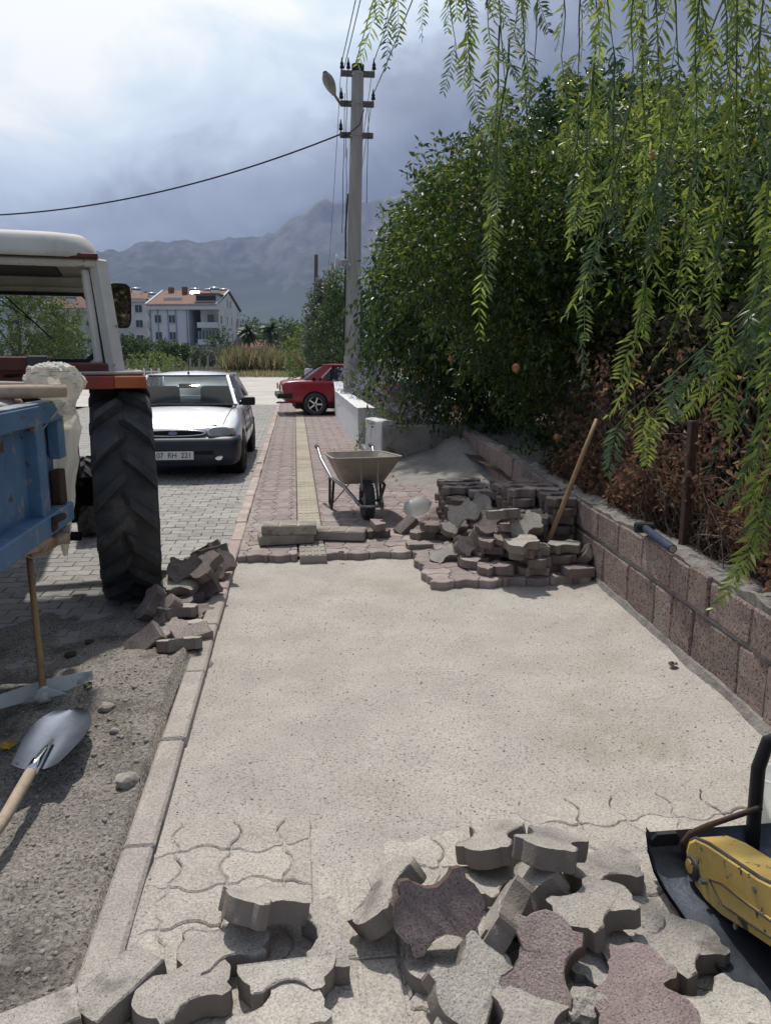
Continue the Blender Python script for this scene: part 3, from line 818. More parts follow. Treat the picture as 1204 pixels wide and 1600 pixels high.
# pile in the foreground: (px, py, z of the face, yaw, tilt, azimuth of tilt, kind, colour, label)
GP = 'loose pavers dumped beside the compactor'
L_G = 'loose grey interlocking paver lying flat in the pile beside the plate compactor'
L_R = 'loose reddish interlocking paver in the pile beside the plate compactor'
L_T = 'grey interlocking paver propped at a slant in the pile beside the plate compactor'
fg = [
 (182, 1530, .105, 52, 4, 200, 'edge', PGREY, 'straight-edged grey block lying on the dusty kerb end'),
 (285, 1535, .105, 32, 3, 90, 'full', PGREY, 'large flat grey paver beside the straight-edged block'),
 (350, 1468, .100, 20, 2, 30, 'full', PGREY, 'flat grey paver under the slanting paver by the kerb'),
 (418, 1392, .165, 38, 27, 60, 'full', PGREY, 'dusty paver slanting on top of a flat one near the kerb'),
 (448, 1500, .105, 2, 2, 270, 'half', PGREY, 'half paver with its arched side towards the camera'),
 (527, 1448, .105, -84, 3, 270, 'half', PGREY, 'half paver with its arch turned to the kerb'),
 (592, 1385, .150, 55, 38, 160, 'full', PGREY, 'grey paver tipped sideways next to the reddish upright one'),
 (686, 1425, .19, 8, 60, 268, 'full', PRED, 'rough reddish paver standing up to face the camera'),
 (765, 1425, .13, 60, 62, 150, 'full', PGREY, 'grey paver on edge right beside the reddish upright one'),
 (812, 1385, .13, 25, 38, 160, 'full', PGREY, 'grey paver slanting beneath the two topmost pavers'),
 (765, 1300, .150, 60, 18, 110, 'full', PGREY, 'grey paver propped on the far side of the pile'),
 (862, 1305, .225, 55, 20, 60, 'full', PGREY, 'grey paver lying across the top of the pile'),
 (925, 1405, .175, 28, 6, 120, 'full', PGREY, 'pale grey paver perched flat just below the topmost one'),
 (940, 1345, .100, 10, 2, 90, 'full', PGREY, 'flat grey paver lying behind the pale perched one'),
 (845, 1500, .150, 58, 32, 235, 'full', PRED, 'reddish paver slanting below the pale grey perched one'),
 (950, 1488, .100, 70, 4, 0, 'full', PGREY, 'grey paver wedged beneath the pale perched one'),
 (1062, 1470, .108, 28, 3, 90, 'full', PGREY, 'broad grey paver touching the compactor base plate'),
 (985, 1535, .12, 50, 13, 210, 'full', PRED, 'dusty reddish paver next to the broad grey one by the compactor'),
 (1130, 1575, .110, 15, 4, 100, 'full', PGREY, 'flat pale paver in front of the broad grey one by the compactor'),
 (825, 1590, .115, 70, 4, 90, 'full', PGREY, 'flat grey paver in front of the slanting reddish one'),
 (436, 1585, .105, 45, 3, 90, 'full', PDUST, 'flat whitish paver dusted with sand'),
 (1015, 1598, .135, 12, 10, 250, 'full', PRED, 'reddish paver right beside the broken concrete lump'),
 (745, 1530, .115, 40, 28, 310, 'full', PGREY, 'grey paver tipped in the shade below the reddish upright one'),
 (720, 1592, .085, 60, 6, 240, 'edge', PGREY, L_G),
 (50, 1590, .09, 20, 4, 180, 'edge', PGREY, 'grey block lying in the dirt outside the kerb'),
 (700, 1488, .075, 20, 4, 90, 'full', PGREY, L_G),
 (880, 1440, .09, 10, 3, 90, 'full', PGREY, L_G),
 (770, 1360, .085, 30, 4, 90, 'full', PGREY, L_G),
 (900, 1550, .085, 30, 4, 90, 'full', PGREY, L_G),
]
for px, py, z, yaw, tilt, az, kind, m, lab in fg:
    place_paver('loose_paver', on_z(px, py, z), yaw, tilt, az, kind, m, lab, GP)
# a broken lump
def lump(name, loc, r, mat, seed, sub=3, squash=.7):
    bm = bmesh.new(); bmesh.ops.create_icosphere(bm, subdivisions=sub, radius=r)
    for v in bm.verts:
        d = v.co.normalized(); v.co *= 1 + .28 * nz(d.x * 1.6 + seed, d.y * 1.6, d.z * 1.6) + .12 * nz(d.x * 5, d.y * 5 + seed, d.z * 5); v.co.z *= squash
    me = bpy.data.meshes.new(name); bm.to_mesh(me); bm.free()
    o = link(name, me, mat); o.location = loc; return o
tag(lump('concrete_lump', on_z(915, 1575, .09), .05, PGREY, 4), 'broken lump of concrete among the foreground pavers', 'rubble')

# pile along the kerb by the tractor wheel
GK = 'loose pavers heaped along the kerb by the tractor wheel'
kp = [  # (px, py, z, yaw, tilt, az, kind)
 (228, 938, .10, 40, 52, 205, 'full'), (252, 955, .10, 40, 50, 205, 'full'), (278, 945, .12, 20, 8, 90, 'full'), (290, 930, .08, 70, 8, 200, 'full'),
 (282, 908, .16, 8, 20, 285, 'full'), (322, 905, .15, 75, 70, 245, 'full'), (290, 888, .24, 12, 66, 275, 'full'), (262, 893, .19, 0, 60, 275, 'half'),
 (318, 880, .27, 60, 36, 220, 'full'), (345, 880, .17, 60, 48, 300, 'full'), (335, 866, .20, 15, 70, 270, 'edge'), (318, 852, .19, 70, 30, 160, 'full'),
 (290, 970, .08, 5, 10, 95, 'full'), (262, 982, .09, 30, 14, 260, 'full'), (300, 985, .10, 30, 18, 285, 'edge'), (280, 995, .125, 26, 16, 100, 'full'),
 (222, 1000, .08, 24, 58, 250, 'edge'), (268, 915, .06, 50, 5, 0, 'full'), (300, 915, .05, 10, 5, 0, 'full'), (330, 895, .06, 30, 8, 0, 'full'), (305, 955, .05, 70, 6, 200, 'full'), (310, 865, .06, 70, 6, 200, 'full'),
 (345, 855, .05, 20, 6, 200, 'full'), (285, 960, .02, 15, 4, 200, 'full'),
]
for i, (px, py, z, yaw, tilt, az, kind) in enumerate(kp):
    lab = 'loose dark reddish paver in the heap against the kerb' if i not in (15, 16) else ('pale paver lying at the sandy end of the kerb heap' if i == 15 else 'dark paver on edge half sunk in sand at the heap end')
    m = PGREY if i in (15, 4, 2, 12) else PDARK
    if i in (4, 2, 12): lab = 'loose greyish paver in the heap against the kerb'
    place_paver('heap_paver', on_z(px, py, z), yaw, tilt, az, kind, m, lab, GK)

# neat stack against the wall
GS = 'pavers stacked in columns against the block wall'
col_xy = []
for r in range(7):
    for c in range(2):
        y = 5.60 + r * .205; x = wall_x(y) - .125 - c * .205
        col_xy.append((x, y, 7 - (c == 1 and r < 2) * 2 - (r > 3)))
for r in range(4):
    y = 6.75 + r * .205; col_xy.append((wall_x(y) - .54, y, 5)); col_xy.append((wall_x(y) - .745, y, 5 if r > 0 else 4))
for (x, y, n) in col_xy:
    for kk in range(n):
        place_paver('stacked_paver', (x + random.gauss(0, .006), y + random.gauss(0, .006), SW_TOP + .003 + (kk + 1) * (PH + .0005)), random.gauss(0, 4) + (90 if (kk % 2) else 0), 0, 0, 'full', PDARK,
                    ('dark paver in the tall neat stack against the block wall, below its top course' if kk < n - 1 else 'dark paver on the top course of the tall neat stack against the block wall'), GS)
# three short columns before it
GT = 'short columns of pavers on the laid patch'
for (px, py, n) in ((838, 905, 3), (878, 898, 3), ):
    p = on_z(px, py - 4, SW_TOP)
    for kk in range(n):
        place_paver('stacked_paver', (p.x + random.gauss(0, .012), p.y + .07 + random.gauss(0, .008), SW_TOP + .003 + (kk + 1) * (PH + .001)), random.gauss(0, 9) + (90 if kk % 2 else 0), 1, 200, 'full', PDARK if kk < 2 else PGREY,
                    'paver in the short three-high column on the laid patch', GT)
# tumbled ones
GL = 'loose pavers tumbled over the laid patch'
lp = [(693, 862, .13, 20, 30, 250, 'full'), (722, 800, .42, 10, 70, 255, 'full'), (745, 790, .44, 30, 60, 262, 'full'), (736, 848, .22, 30, 55, 290, 'full'), (757, 850, .20, 40, 55, 290, 'full'),
      (770, 835, .30, 20, 15, 250, 'full'), (765, 812, .40, 60, 40, 260, 'full'), (785, 795, .52, 30, 10, 110, 'full'), (822, 818, .42, 20, 45, 250, 'full'), (815, 842, .35, 30, 10, 250, 'full'),
      (770, 880, .13, 15, 3, 270, 'full'), (793, 862, .14, 60, 40, 30, 'edge'), (710, 818, .22, 40, 30, 280, 'full'), (750, 818, .32, 75, 30, 200, 'full'), (795, 832, .32, 20, 25, 270, 'full'),
      (912, 858, .22, 40, 50, 160, 'edge'), (903, 885, .13, 10, 2, 0, 'edge'), (740, 870, .13, 40, 4, 0, 'full'), (760, 862, .14, 10, 6, 90, 'full'), (790, 880, .13, 50, 4, 90, 'full'), (780, 850, .22, 40, 8, 70, 'full'),
      (752, 840, .22, 10, 8, 70, 'full'), (800, 850, .22, 70, 8, 200, 'full'), (820, 858, .24, 10, 8, 90, 'full'), (730, 830, .14, 20, 4, 90, 'full'), (785, 820, .32, 0, 8, 90, 'full'), (805, 815, .40, 30, 8, 90, 'full')]
for i, (px, py, z, yaw, tilt, az, kind) in enumerate(lp):
    m = (PGREY if i in (1, 2, 7, 8, 9, 0, 12) else PDARK)
    place_paver('tumbled_paver', on_z(px, py, z), yaw, tilt, az, kind, m, 'pale grey paver tumbled in front of the tall stack' if m is PGREY else 'dark reddish paver tumbled in front of the tall stack', GL)
# few by the wheelbarrow
GW = 'loose pavers in front of the wheelbarrow'
for (px, py, z, yaw, tilt, az, kind, m, lab) in (
   (588, 826, .128, 5, 0, 0, 'full', PDARK, 'dark paver under another just before the barrow wheel'), (584, 814, .197, 95, 0, 0, 'half', PDARK, 'dark half paver resting on another before the barrow wheel'),
   (632, 818, .145, 30, 38, 230, 'edge', PDARK, 'dark block tipped up under the plastic jug'), (661, 828, .128, 10, 0, 0, 'full', PDARK, 'dark paver lying flat below the one beside the jug'),
   (675, 816, .197, 95, 2, 90, 'full', PDARK, 'dark paver on top of another beside the jug'), (700, 828, .13, 40, 10, 250, 'full', PDARK, 'dark paver between the jug and the tumbled pile'), (655, 848, .10, 8, 2, 0, 'edge', PDARK, 'dark block lying on the edge row of the walkway')):
    place_paver('loose_paver', on_z(px, py, z), yaw, tilt, az, kind, m, lab, GW)
# ribbed slabs
def rib_slab(px, py, z, yaw, tilt, az, lab):
    me = _shape_cache.get('ribslab')
    if me is None: me = slab_mesh(w=.212, l=.45, h=.075, mat=TACTG); _shape_cache['ribslab'] = me
    o = bpy.data.objects.new('ribbed_slab', me); C.objects.link(o); o.location = on_z(px, py, z)
    a = math.radians(az); ax = Vector((-math.sin(a), math.cos(a), 0))
    o.rotation_euler = (Matrix.Rotation(math.radians(tilt), 3, ax) @ Matrix.Rotation(math.radians(yaw), 3, 'Z')).to_euler()
    tag(o, lab, 'slab', 'ribbed slabs lying across the walkway')
rib_slab(452, 818, .222, 88, 1, 90, 'ribbed yellowish slab lying on top of another before the barrow')
rib_slab(446, 833, .142, 97, 1, 90, 'ribbed yellowish slab underneath another on the walkway')
rib_slab(530, 827, .142, 76, 1, 90, 'ribbed yellowish slab lying alone between the slab pair and barrow wheel')

# ================================================================== TOOLS
# shovel
sh = thing('shovel', 'steel shovel with wooden handle lying on the dirt', 'shovel', (0, 0, 0))
p0 = on_z(60, 1203, .10); p1 = on_z(113, 1110, .130); ax = (p1 - p0); L = ax.length; ax.normalize(); sd = Vector((ax.y, -ax.x, 0)).normalized(); up = sd.cross(ax)
rows = []
for i in range(15):
    t = i / 14; s = -.02 + t * (L + .02)
    w = .118 * (min(1, .72 + t * .6) if t < .62 else math.sqrt(max(0, 1 - ((t - .62) / .385) ** 2)))
    w = max(w, .004)
    row = []
    for j in range(13):
        u = -1 + 2 * j / 12
        z = .028 * (u * u) * (1 - .4 * t) + .012 * (1 - t) - .01 * math.sin(t * PI) + .014 * math.exp(-(u / .16) ** 2) * max(0, 1 - t * 1.3)
        row.append(p0 + ax * s + sd * (u * w) + up * z)
    rows.append(row)
mb = MB().grid(rows)
for r in rows: pass
mb.grid([[p - up * .003 for p in r] for r in rows])
BLADE = pmat('shovel_steel', (0.105, 0.122, 0.16), (0.07, 0.08, 0.105), 0.52, 5, 0.08, 40, metal=0.85, c3=(0.20, 0.18, 0.16), c3_scale=6, c3_lo=.6, c3_hi=.75)
bl = mb.build('blade', BLADE, sh, smooth=True)
hb = on_z(-60, 1375, .10)
MB().tube([p0 + ax * .17 + up * .018, p0 + ax * .08 + up * .028, p0 + up * .035, p0 - ax * .07 + up * .035], [.008, .014, .021, .023], 12).build('socket', CHROME, sh, smooth=True)
mb = MB().tube([p0 - ax * .04 + up * .035, p0 - ax * .08 + up * .036, p0 * .5 + hb * .5, hb], [.020, .021, .021, .020], 12)
mb.build('handle', WOODP, sh, smooth=True)
st5 = []
for i in range(10):
    a = PI / 2 + i * PI / 5; r = .011 if i % 2 == 0 else .0045; st5.append((r * math.cos(a), r * math.sin(a)))
M = Matrix((sd, ax, up)).transposed().to_4x4(); M.translation = p0 + ax * .005 - sd * .075 + up * .030
MB().prism(st5, 0, .0012, M).build('star_stamp', BLACK, sh)
# squeegee
sq = thing('squeegee', 'white squeegee with wooden handle leaning on the trailer', 'squeegee')
a = on_z(-30, 1118, .045); b = on_z(143, 1070, .065); d = (b - a).normalized()
mb = MB(); rows = []
for i in range(13):
    p = a.lerp(b, i / 12); hh = .075 - .018 * abs(i / 12 - .55) * 2
    rows.append([p + Vector((0, 0, .005)), p + Vector((-.004, .012, hh * .5)), p + Vector((-.006, .03, hh)), p + Vector((0, .038, hh)), p + Vector((.006, .02, hh * .5)), p + Vector((.006, .006, .005))])
mb.grid(rows)
SQW = pmat('squeegee_white', (0.46, 0.50, 0.50), (0.36, 0.39, 0.39), 0.6, 6, c3=(0.25, 0.25, 0.24), c3_scale=7)
mb.build('blade', SQW, sq)
f0 = on_z(68, 1093, .085); h1 = at_y(46, 872, 3.80)
mid = f0 + Vector((0, .012, 0.0))
hax = (h1 - mid).normalized()
MB().tube([mid - hax * .02, mid + hax * .05], [.03, .021], 12).build('socket', SQW, sq, smooth=True)
mb = MB()
for s in (-1, 1):
    mb.prism([(0, 0), (.09, 0), (.02, .045), (0, .05)], -.006, .006, Matrix.Translation(mid) @ Matrix.Rotation(math.atan2(d.y, d.x) + (0 if s > 0 else PI), 4, 'Z') @ Matrix.Rotation(PI / 2, 4, 'X'))
mb.build('gusset', SQW, sq)
MB().tube([mid + hax * .03, mid.lerp(h1, .5), h1 + hax * .06], [.0155, .015, .0145], 12).build('handle', WOOD, sq, smooth=True)
# wooden pole leaning at the stack
lpz = thing('tool_handle', 'long wooden tool handle propped against the stacked pavers', 'tool handle')
b0 = at_y(856, 846, 5.38); t0 = at_y(932, 655, 5.50)
MB().tube([b0, b0.lerp(t0, .35) + Vector((.004, 0, .002)), b0.lerp(t0, .7), t0], [.019, .0185, .018, .0165], 12).build('handle', WOOD, lpz, smooth=True)
# mallet on the wall
ml = thing('rubber_mallet', 'mallet with black head and blue grip lying on the block wall', 'mallet')
zt = .585; g0 = on_z(1050, 858, zt); g1 = on_z(1008, 826, zt + .005); dd = (g1 - g0).normalized()
MB().tube([g0, g0 + dd * .01, g1], [.024, .025, .022], 14).build('grip', pmat('blue_grip', (0.025, 0.04, 0.085), (0.02, 0.03, 0.06), .6, 14, c3=(.08, .08, .09), c3_scale=12), ml, smooth=True)
MB().tube([g0 - dd * .004, g0 + dd * .006], [.018, .018], 14).build('grip_end', pmat('grip_end_beige', (.42, .33, .24)), ml)
hx = Vector((-dd.y, dd.x, 0)); MB().tube([g1 + dd * .03 - hx * .055, g1 + dd * .03 - hx * .05, g1 + dd * .03 + hx * .05, g1 + dd * .03 + hx * .055], [.028, .033, .033, .028], 14).build('head', BLACK, ml)
# plastic jug
JUG = bpy.data.materials.new('jug_plastic'); JUG.use_nodes = True
_n = JUG.node_tree.nodes; _l = JUG.node_tree.links; _b = _n['Principled BSDF']
_b.inputs['Base Color'].default_value = (.72, .74, .74, 1); _b.inputs['Roughness'].default_value = .35
_t = _n.new('ShaderNodeBsdfTranslucent'); _t.inputs[0].default_value = (.85, .87, .86, 1); _tr = _n.new('ShaderNodeBsdfTransparent')
_m1 = _n.new('ShaderNodeMixShader'); _m1.inputs[0].default_value = .5; _l.new(_b.outputs[0], _m1.inputs[1]); _l.new(_t.outputs[0], _m1.inputs[2])
_m2 = _n.new('ShaderNodeMixShader'); _m2.inputs[0].default_value = .25; _l.new(_m1.outputs[0], _m2.inputs[1]); _l.new(_tr.outputs[0], _m2.inputs[2]); _l.new(_m2.outputs[0], _n['Material Output'].inputs[0])
pr = [(0, -.12), (.06, -.118), (.078, -.105)]
for i in range(9): pr.append((.083 + (.004 if i % 2 else -.003), -.09 + i * .018))
pr += [(.078, .085), (.055, .115), (.026, .13), (.024, .145)]
jc = on_z(652, 792, .20)
jug = thing('plastic_jug', 'crumpled empty clear plastic jug resting on a paver', 'jug', jc)
Mj = Matrix.Rotation(math.radians(28), 4, 'Z') @ Matrix.Rotation(math.radians(82), 4, 'Y')
MB().lathe(pr, 20, Mj).build('body', JUG, jug, smooth=True)
MB().lathe([(0, .150), (.027, .150), (.027, .132), (.024, .132)], 14, Mj).build('neck_ring', JUG, jug, smooth=True)

# wheelbarrow, wheel towards the camera
wb = thing('wheelbarrow', 'old steel wheelbarrow standing on the walkway with its wheel forward', 'wheelbarrow', (.66, 7.22, SW_TOP), math.radians(7))
TRAY = pmat('tray_steel', (0.36, 0.325, 0.28), (0.28, 0.25, 0.215), 0.7, 7, 0.25, 30, c3=(0.10, 0.085, 0.075), c3_scale=4, c3_lo=.60, c3_hi=.72, metal=.1)
# local: wheel axle at (0,0,.19); +y away from the camera
top = [(-.34, -.10), (.34, -.10), (.30, .72), (-.30, .72)]; zt_ = (.60, .60, .56, .56)
bot = [(-.20, .14), (.20, .14), (.19, .56), (-.19, .56)]; zb_ = (.32, .32, .32, .32)
def tray(off):
    rows = []
    def ring(f):
        pts = []
        for i in range(4):
            j = (i + 1) % 4
            for k in range(8):
                t = k / 8; ax_ = [(bot[i][q] * (1 - f) + top[i][q] * f) for q in (0, 1)]; bx_ = [(bot[j][q] * (1 - f) + top[j][q] * f) for q in (0, 1)]
                z = (zb_[i] * (1 - t) + zb_[j] * t) * (1 - f) + (zt_[i] * (1 - t) + zt_[j] * t) * f
                x = ax_[0] * (1 - t) + bx_[0] * t; y = ax_[1] * (1 - t) + bx_[1] * t
                # rounded corners
                cx, cy_ = 0, .33; e = min(t, 1 - t); sh = .06 * max(0, 1 - e / .14) * .9
                x -= (x - cx) * sh; y -= (y - cy_) * sh
                pts.append((x, y, z + off))
        return pts
    for f in (0, .06, .3, .6, .9, 1.0): rows.append(ring(f))
    return rows
rows = tray(0); mb = MB()
mb.grid([list(c) + [c[0]] for c in rows]); nb = len(rows[0])
mb.add(rows[0], [list(range(nb))])
ins = [[(x * .985, .33 + (y - .33) * .985, z + .006) for x, y, z in r] for r in rows]
mb.grid([list(c) + [c[0]] for c in ins]); mb.add(ins[0], [list(range(nb))])
to = mb.build('tray', TRAY, wb, fix=False)
mb = MB().tube([Vector(p) for p in rows[-1]] + [Vector(rows[-1][0])], .010, 6, False); mb.build('rim', TRAY, to, smooth=True)
for s in (-1, 1):
    MB().tube([(s * .11, -.17, .17), (s * .13, -.02, .21), (s * .20, .12, .30), (s * .24, .6, .31), (s * .29, .95, .46), (s * .30, 1.10, .56), (s * .30, 1.18, .57)], .017, 8).build('handle_tube', GREYST, wb, smooth=True)
    MB().tube([(s * .30, 1.10, .56), (s * .30, 1.22, .575)], .021, 8).build('grip', BLACK, wb, smooth=True)
    MB().tube([(s * .24, .48, .31), (s * .25, .50, .12), (s * .255, .53, .02), (s * .255, .60, .015), (s * .255, .65, .05), (s * .245, .68, .31)], .014, 8).build('leg', STEELD, wb, smooth=True)
    MB().beam((s * .075, -.125, .30), (s * .085, -.10, .585), .012, .006).build('tray_strut', TRAY, wb)
    MB().tube([(s * .25, .52, .06), (s * .13, .25, .30)], .006, 6).build('brace', STEELD, wb)
MB().tube([(-.11, -.17, .17), (-.10, -.225, .165), (0, -.24, .165), (.10, -.225, .165), (.11, -.17, .17)], .016, 8).build('front_bar', GREYST, wb, smooth=True)
MB().tube([(-.12, 0, .175), (.12, 0, .175)], .012, 8).build('axle', STEELD, wb)
RY = Matrix.Translation((0, 0, .185)) @ Matrix.Rotation(PI / 2, 4, 'Y')
wh = MB().lathe([(.105, -.035), (.15, -.048), (.178, -.035), (.186, 0), (.178, .035), (.15, .048), (.105, .035)], 28, RY, closed=True).build('wheel', RUBBER, wb, smooth=True)
mb = MB()
for i in range(28):
    a = 2 * PI * i / 28
    for s in (-1, 1): mb.box((.0, 0, 0), (.012, .014, .045), RY @ Matrix.Rotation(a + (.1 if s > 0 else 0), 4, 'Z') @ Matrix.Translation((.180, 0, s * .020)))
mb.build('tread', RUBBER, wh)
MB().lathe([(.02, -.05), (.03, -.03), (.105, -.02), (.107, .02), (.03, .03), (.02, .05)], 20, RY).build('rim', GREYST, wh, smooth=True)

# plate compactor at the lower right
pc = thing('plate_compactor', 'worn yellow plate compactor standing at the edge of the sand', 'plate compactor', (0, 0, 0))
YEL = pmat('worn_yellow', (0.52, 0.36, 0.095), (0.42, 0.30, 0.095), 0.5, 9, 0.2, 60, c3=(0.04, 0.036, 0.034), c3_scale=17, c3_lo=.605, c3_hi=.625, spec=.4, dist=.4)
WORN = pmat('bare_metal_edge', (0.05, 0.045, 0.045), (0.085, 0.075, 0.07), 0.6, 20, 0.4, 70, metal=.3)
PLATE = pmat('plate_steel', (0.11, 0.125, 0.155), (0.075, 0.085, 0.105), 0.42, 8, 0.2, 50, metal=.75, c3=(0.19, 0.185, 0.175), c3_scale=5, c3_lo=.58, c3_hi=.75)
zp = .088
prf = [(0, 2.00, .115), (0, 1.975, .06), (0, 1.93, .022), (0, 1.86, .008), (0, 1.0, .008), (0, .95, .03), (0, .92, .08)]
rows = []
for x in (1.03, 1.045, 1.60, 1.615):
    rows.append([(x, y, z + zp - .03 + (.02 if x in (1.03, 1.615) else 0)) for _, y, z in prf])
mb = MB().grid(rows); mb.grid([[(p[0], p[1], p[2] - .016) for p in r] for r in rows])
base = mb.build('base_plate', PLATE, pc); shade_auto(base, 40)
# front bracket lug
lug = [(-.045, 0), (.045, 0), (.045, .06), (.030, .082), (-.030, .082), (-.045, .06)]
MB().prism(lug, -.006, .006, Matrix.Translation((1.085, 1.995, .105)) @ Matrix.Rotation(PI / 2 + .25, 4, 'X')).build('front_lug', STEELD, pc)
MB().lathe([(.009, -.008), (.009, .008)], 12, Matrix.Translation((1.075, 1.985, .160)) @ Matrix.Rotation(PI / 2 + .25, 4, 'X')).build('lug_hole', pmat('sand_spot', (.5, .46, .4)), pc)
# belt cover: side outline in (y, z), swept over x
cov = [(y_, z_ + .015) for y_, z_ in [(1.925, .085), (1.945, .125), (1.935, .165), (1.905, .195), (1.84, .222), (1.70, .262), (1.60, .29), (1.50, .33), (1.40, .39), (1.30, .44), (1.18, .45), (1.10, .42), (1.08, .36), (1.13, .30), (1.30, .235), (1.45, .185), (1.60, .13), (1.74, .075), (1.82, .058), (1.88, .060)]]
def cover_ring(k, x): 
    cy_, cz = 1.5, .23
    return [(x, cy_ + (y - cy_) * k, cz + (z - cz) * k) for y, z in cov]
mb = MB()
rr = [cover_ring(.955, 1.128), cover_ring(.985, 1.133), cover_ring(1.0, 1.146), cover_ring(1.0, 1.235), cover_ring(.97, 1.245)]
mb.grid([list(r) + [r[0]] for r in rr])
mb.add(rr[0], [list(range(len(cov)))]); mb.add(rr[-1], [list(range(len(cov)))[::-1]])
cv = mb.build('belt_cover', YEL, pc); shade_auto(cv, 45)
def tubeloop(k, x, r): 
    pts = cover_ring(k, x); return MB().tube([Vector(p) for p in pts] + [Vector(pts[0])], r, 6, False)
tubeloop(.992, 1.139, .0060).build('worn_rim', WORN, cv, smooth=True)
emb = [(1.80, .150), (1.74, .185), (1.60, .225), (1.45, .275), (1.30, .35), (1.22, .37), (1.20, .33), (1.35, .27), (1.55, .19), (1.72, .125)]
mb = MB(); n = len(emb)
cyy = sum(p[0] for p in emb) / n; czz = sum(p[1] for p in emb) / n
r1 = [(1.127, y, z) for y, z in emb]; r2 = [(1.117, cyy + (y - cyy) * .95, czz + (z - czz) * .86) for y, z in emb]
mb.grid([r1 + [r1[0]], r2 + [r2[0]]]); mb.add(r2, [list(range(n))]); mb.build('embossed_panel', YEL, cv)
MB().tube([Vector(p) for p in r2] + [Vector(r2[0])], .0030, 6, False).build('worn_line', WORN, cv, smooth=True)
MB().lathe([(.036, 0), (.034, .006), (.026, .009), (0, .009)], 20, Matrix.Translation((1.127, 1.885, .125)) @ Matrix.Rotation(-PI / 2, 4, 'Y')).build('nose_boss', WORN, cv)
MB().lathe([(.022, 0), (.02, .011), (.0, .012)], 12, Matrix.Translation((1.127, 1.890, .128)) @ Matrix.Rotation(-PI / 2, 4, 'Y')).build('boss_paint', YEL, cv)
MB().lathe([(.010, 0), (.010, .016), (.0, .018)], 6, Matrix.Translation((1.127, 1.815, .135)) @ Matrix.Rotation(-PI / 2, 4, 'Y')).build('bolt', GREYST, cv)
for (yy, zz) in ((1.66, .105), (1.60, .262), (1.42, .36), (1.40, .225)):
    MB().lathe([(.0085, 0), (.0085, .006), (.0, .007)], 6, Matrix.Translation((1.130, yy, zz + .01)) @ Matrix.Rotation(-PI / 2, 4, 'Y')).build('bolt', GREYST, cv)
# engine, deck and handles (mostly out of view)
MB().box((1.42, 1.42, .13), (.36, .74, .14), bev=.02).build('exciter_housing', WORN, pc)
MB().box((1.44, 1.38, .36), (.34, .42, .30), bev=.04).build('engine', STEELD, pc)
MB().tube([(1.36, 1.96, .08), (1.375, 1.99, .18), (1.385, 2.01, .36), (1.40, 2.0, .45), (1.46, 1.98, .485), (1.62, 1.95, .49)], .021, 12).build('lifting_frame', BLACK, pc, smooth=True)
MB().tube([(1.145, 1.955, .09), (1.135, 1.965, .15), (1.15, 1.955, .19), (1.20, 1.95, .215), (1.38, 1.97, .25)], .009, 8).build('guard_rod', RUST, pc, smooth=True)
for s in (1.2, 1.62):
    MB().tube([(s, 1.0, .15), (s, .75, .55), (s, .55, .95)], .017, 8).build('push_handle', BLACK, pc, smooth=True)
MB().tube([(1.2, .55, .95), (1.62, .55, .95)], .017, 8).build('push_bar', BLACK, pc, smooth=True)
cup = thing('plastic_cup', 'translucent white plastic cup behind the compactor handle', 'cup', (1.51, 2.10, .215))
MB().lathe([(.0, -.10), (.045, -.10), (.058, .055), (.068, .055), (.070, .062), (.056, .062), (.043, -.092), (0, -.092)], 24).build('body', JUG, cup, smooth=True)
MB().box((0, 0, -.16), (.10, .10, .12), bev=.01).build('base', JUG, cup)

# ---- small debris
for (px, py, r, lab) in ((110, 1018, .035, 'dark clod beside the squeegee on the dirt'), (140, 1000, .028, 'dark clod near the tractor wheel on the dirt'), (170, 1133, .035, 'rounded pale stone half sunk near the shovel'), (180, 1165, .02, 'small rounded stone on the dirt'), (200, 1237, .045, 'broad flat stone in the dirt beside the kerb')):
    p = on_z(px, py, 0); p.z = dirt_clip(p.x, p.y) + r * .25
    tag(lump('stone' if 'stone' in lab else 'dirt_clod', p, r, GRIT if 'stone' in lab else SOIL, px, 2, .6), lab, 'stone' if 'stone' in lab else 'clod')
def leaf_scrap(name, p, size, col, lab, cat, seed):
    mb = MB(); rows = []
    for i in range(7):
        t = i / 6; w = size * .42 * math.sin(PI * min(1, t * .92 + .06)) 
        rows.append([(t * size - size / 2, w * u, .012 + .012 * nz(t * 4 + seed, u * 2) + .010 * abs(u)) for u in (-1, -.5, 0, .5, 1)])
    o = mb.grid(rows).build(name, pmat('scrap_' + name + str(seed), col, tuple(c * .6 for c in col), .7, 20)); o.location = p; o.rotation_euler = (0, 0, seed); return tag(o, lab, cat)
p = on_z(15, 1180, 0); p.z = dirt_clip(p.x, p.y); leaf_scrap('dry_leaf', p, .075, (.42, .27, .05), 'yellow fallen leaf beside the shovel blade', 'leaf', 2)
p = on_z(140, 1098, 0); p.z = dirt_clip(p.x, p.y); leaf_scrap('green_leaf', p, .05, (.05, .09, .03), 'small green leaf fallen near the squeegee', 'leaf', 1)
p = on_z(1050, 1046, 0); p.z = sand_h(p.x, p.y); leaf_scrap('twig_scrap', p, .06, (.10, .07, .05), 'dark withered leaf on the sand by the block wall', 'leaf', 4)
for i, (px, py) in enumerate(((372, 783), (371, 818), (464, 636), (522, 704), (533, 866))):
    z = SW_TOP if px > 400 else -.05
    p = on_z(px, py, z + .01)
    o = leaf_scrap('fallen_blossom', p, .045, (.09, .05, .17), 'purple blossom fallen on the walkway' if px > 400 else 'purple blossom fallen on the grey road pavers', 'blossom', 5 + i)
    o['group'] = 'fallen purple blossoms'
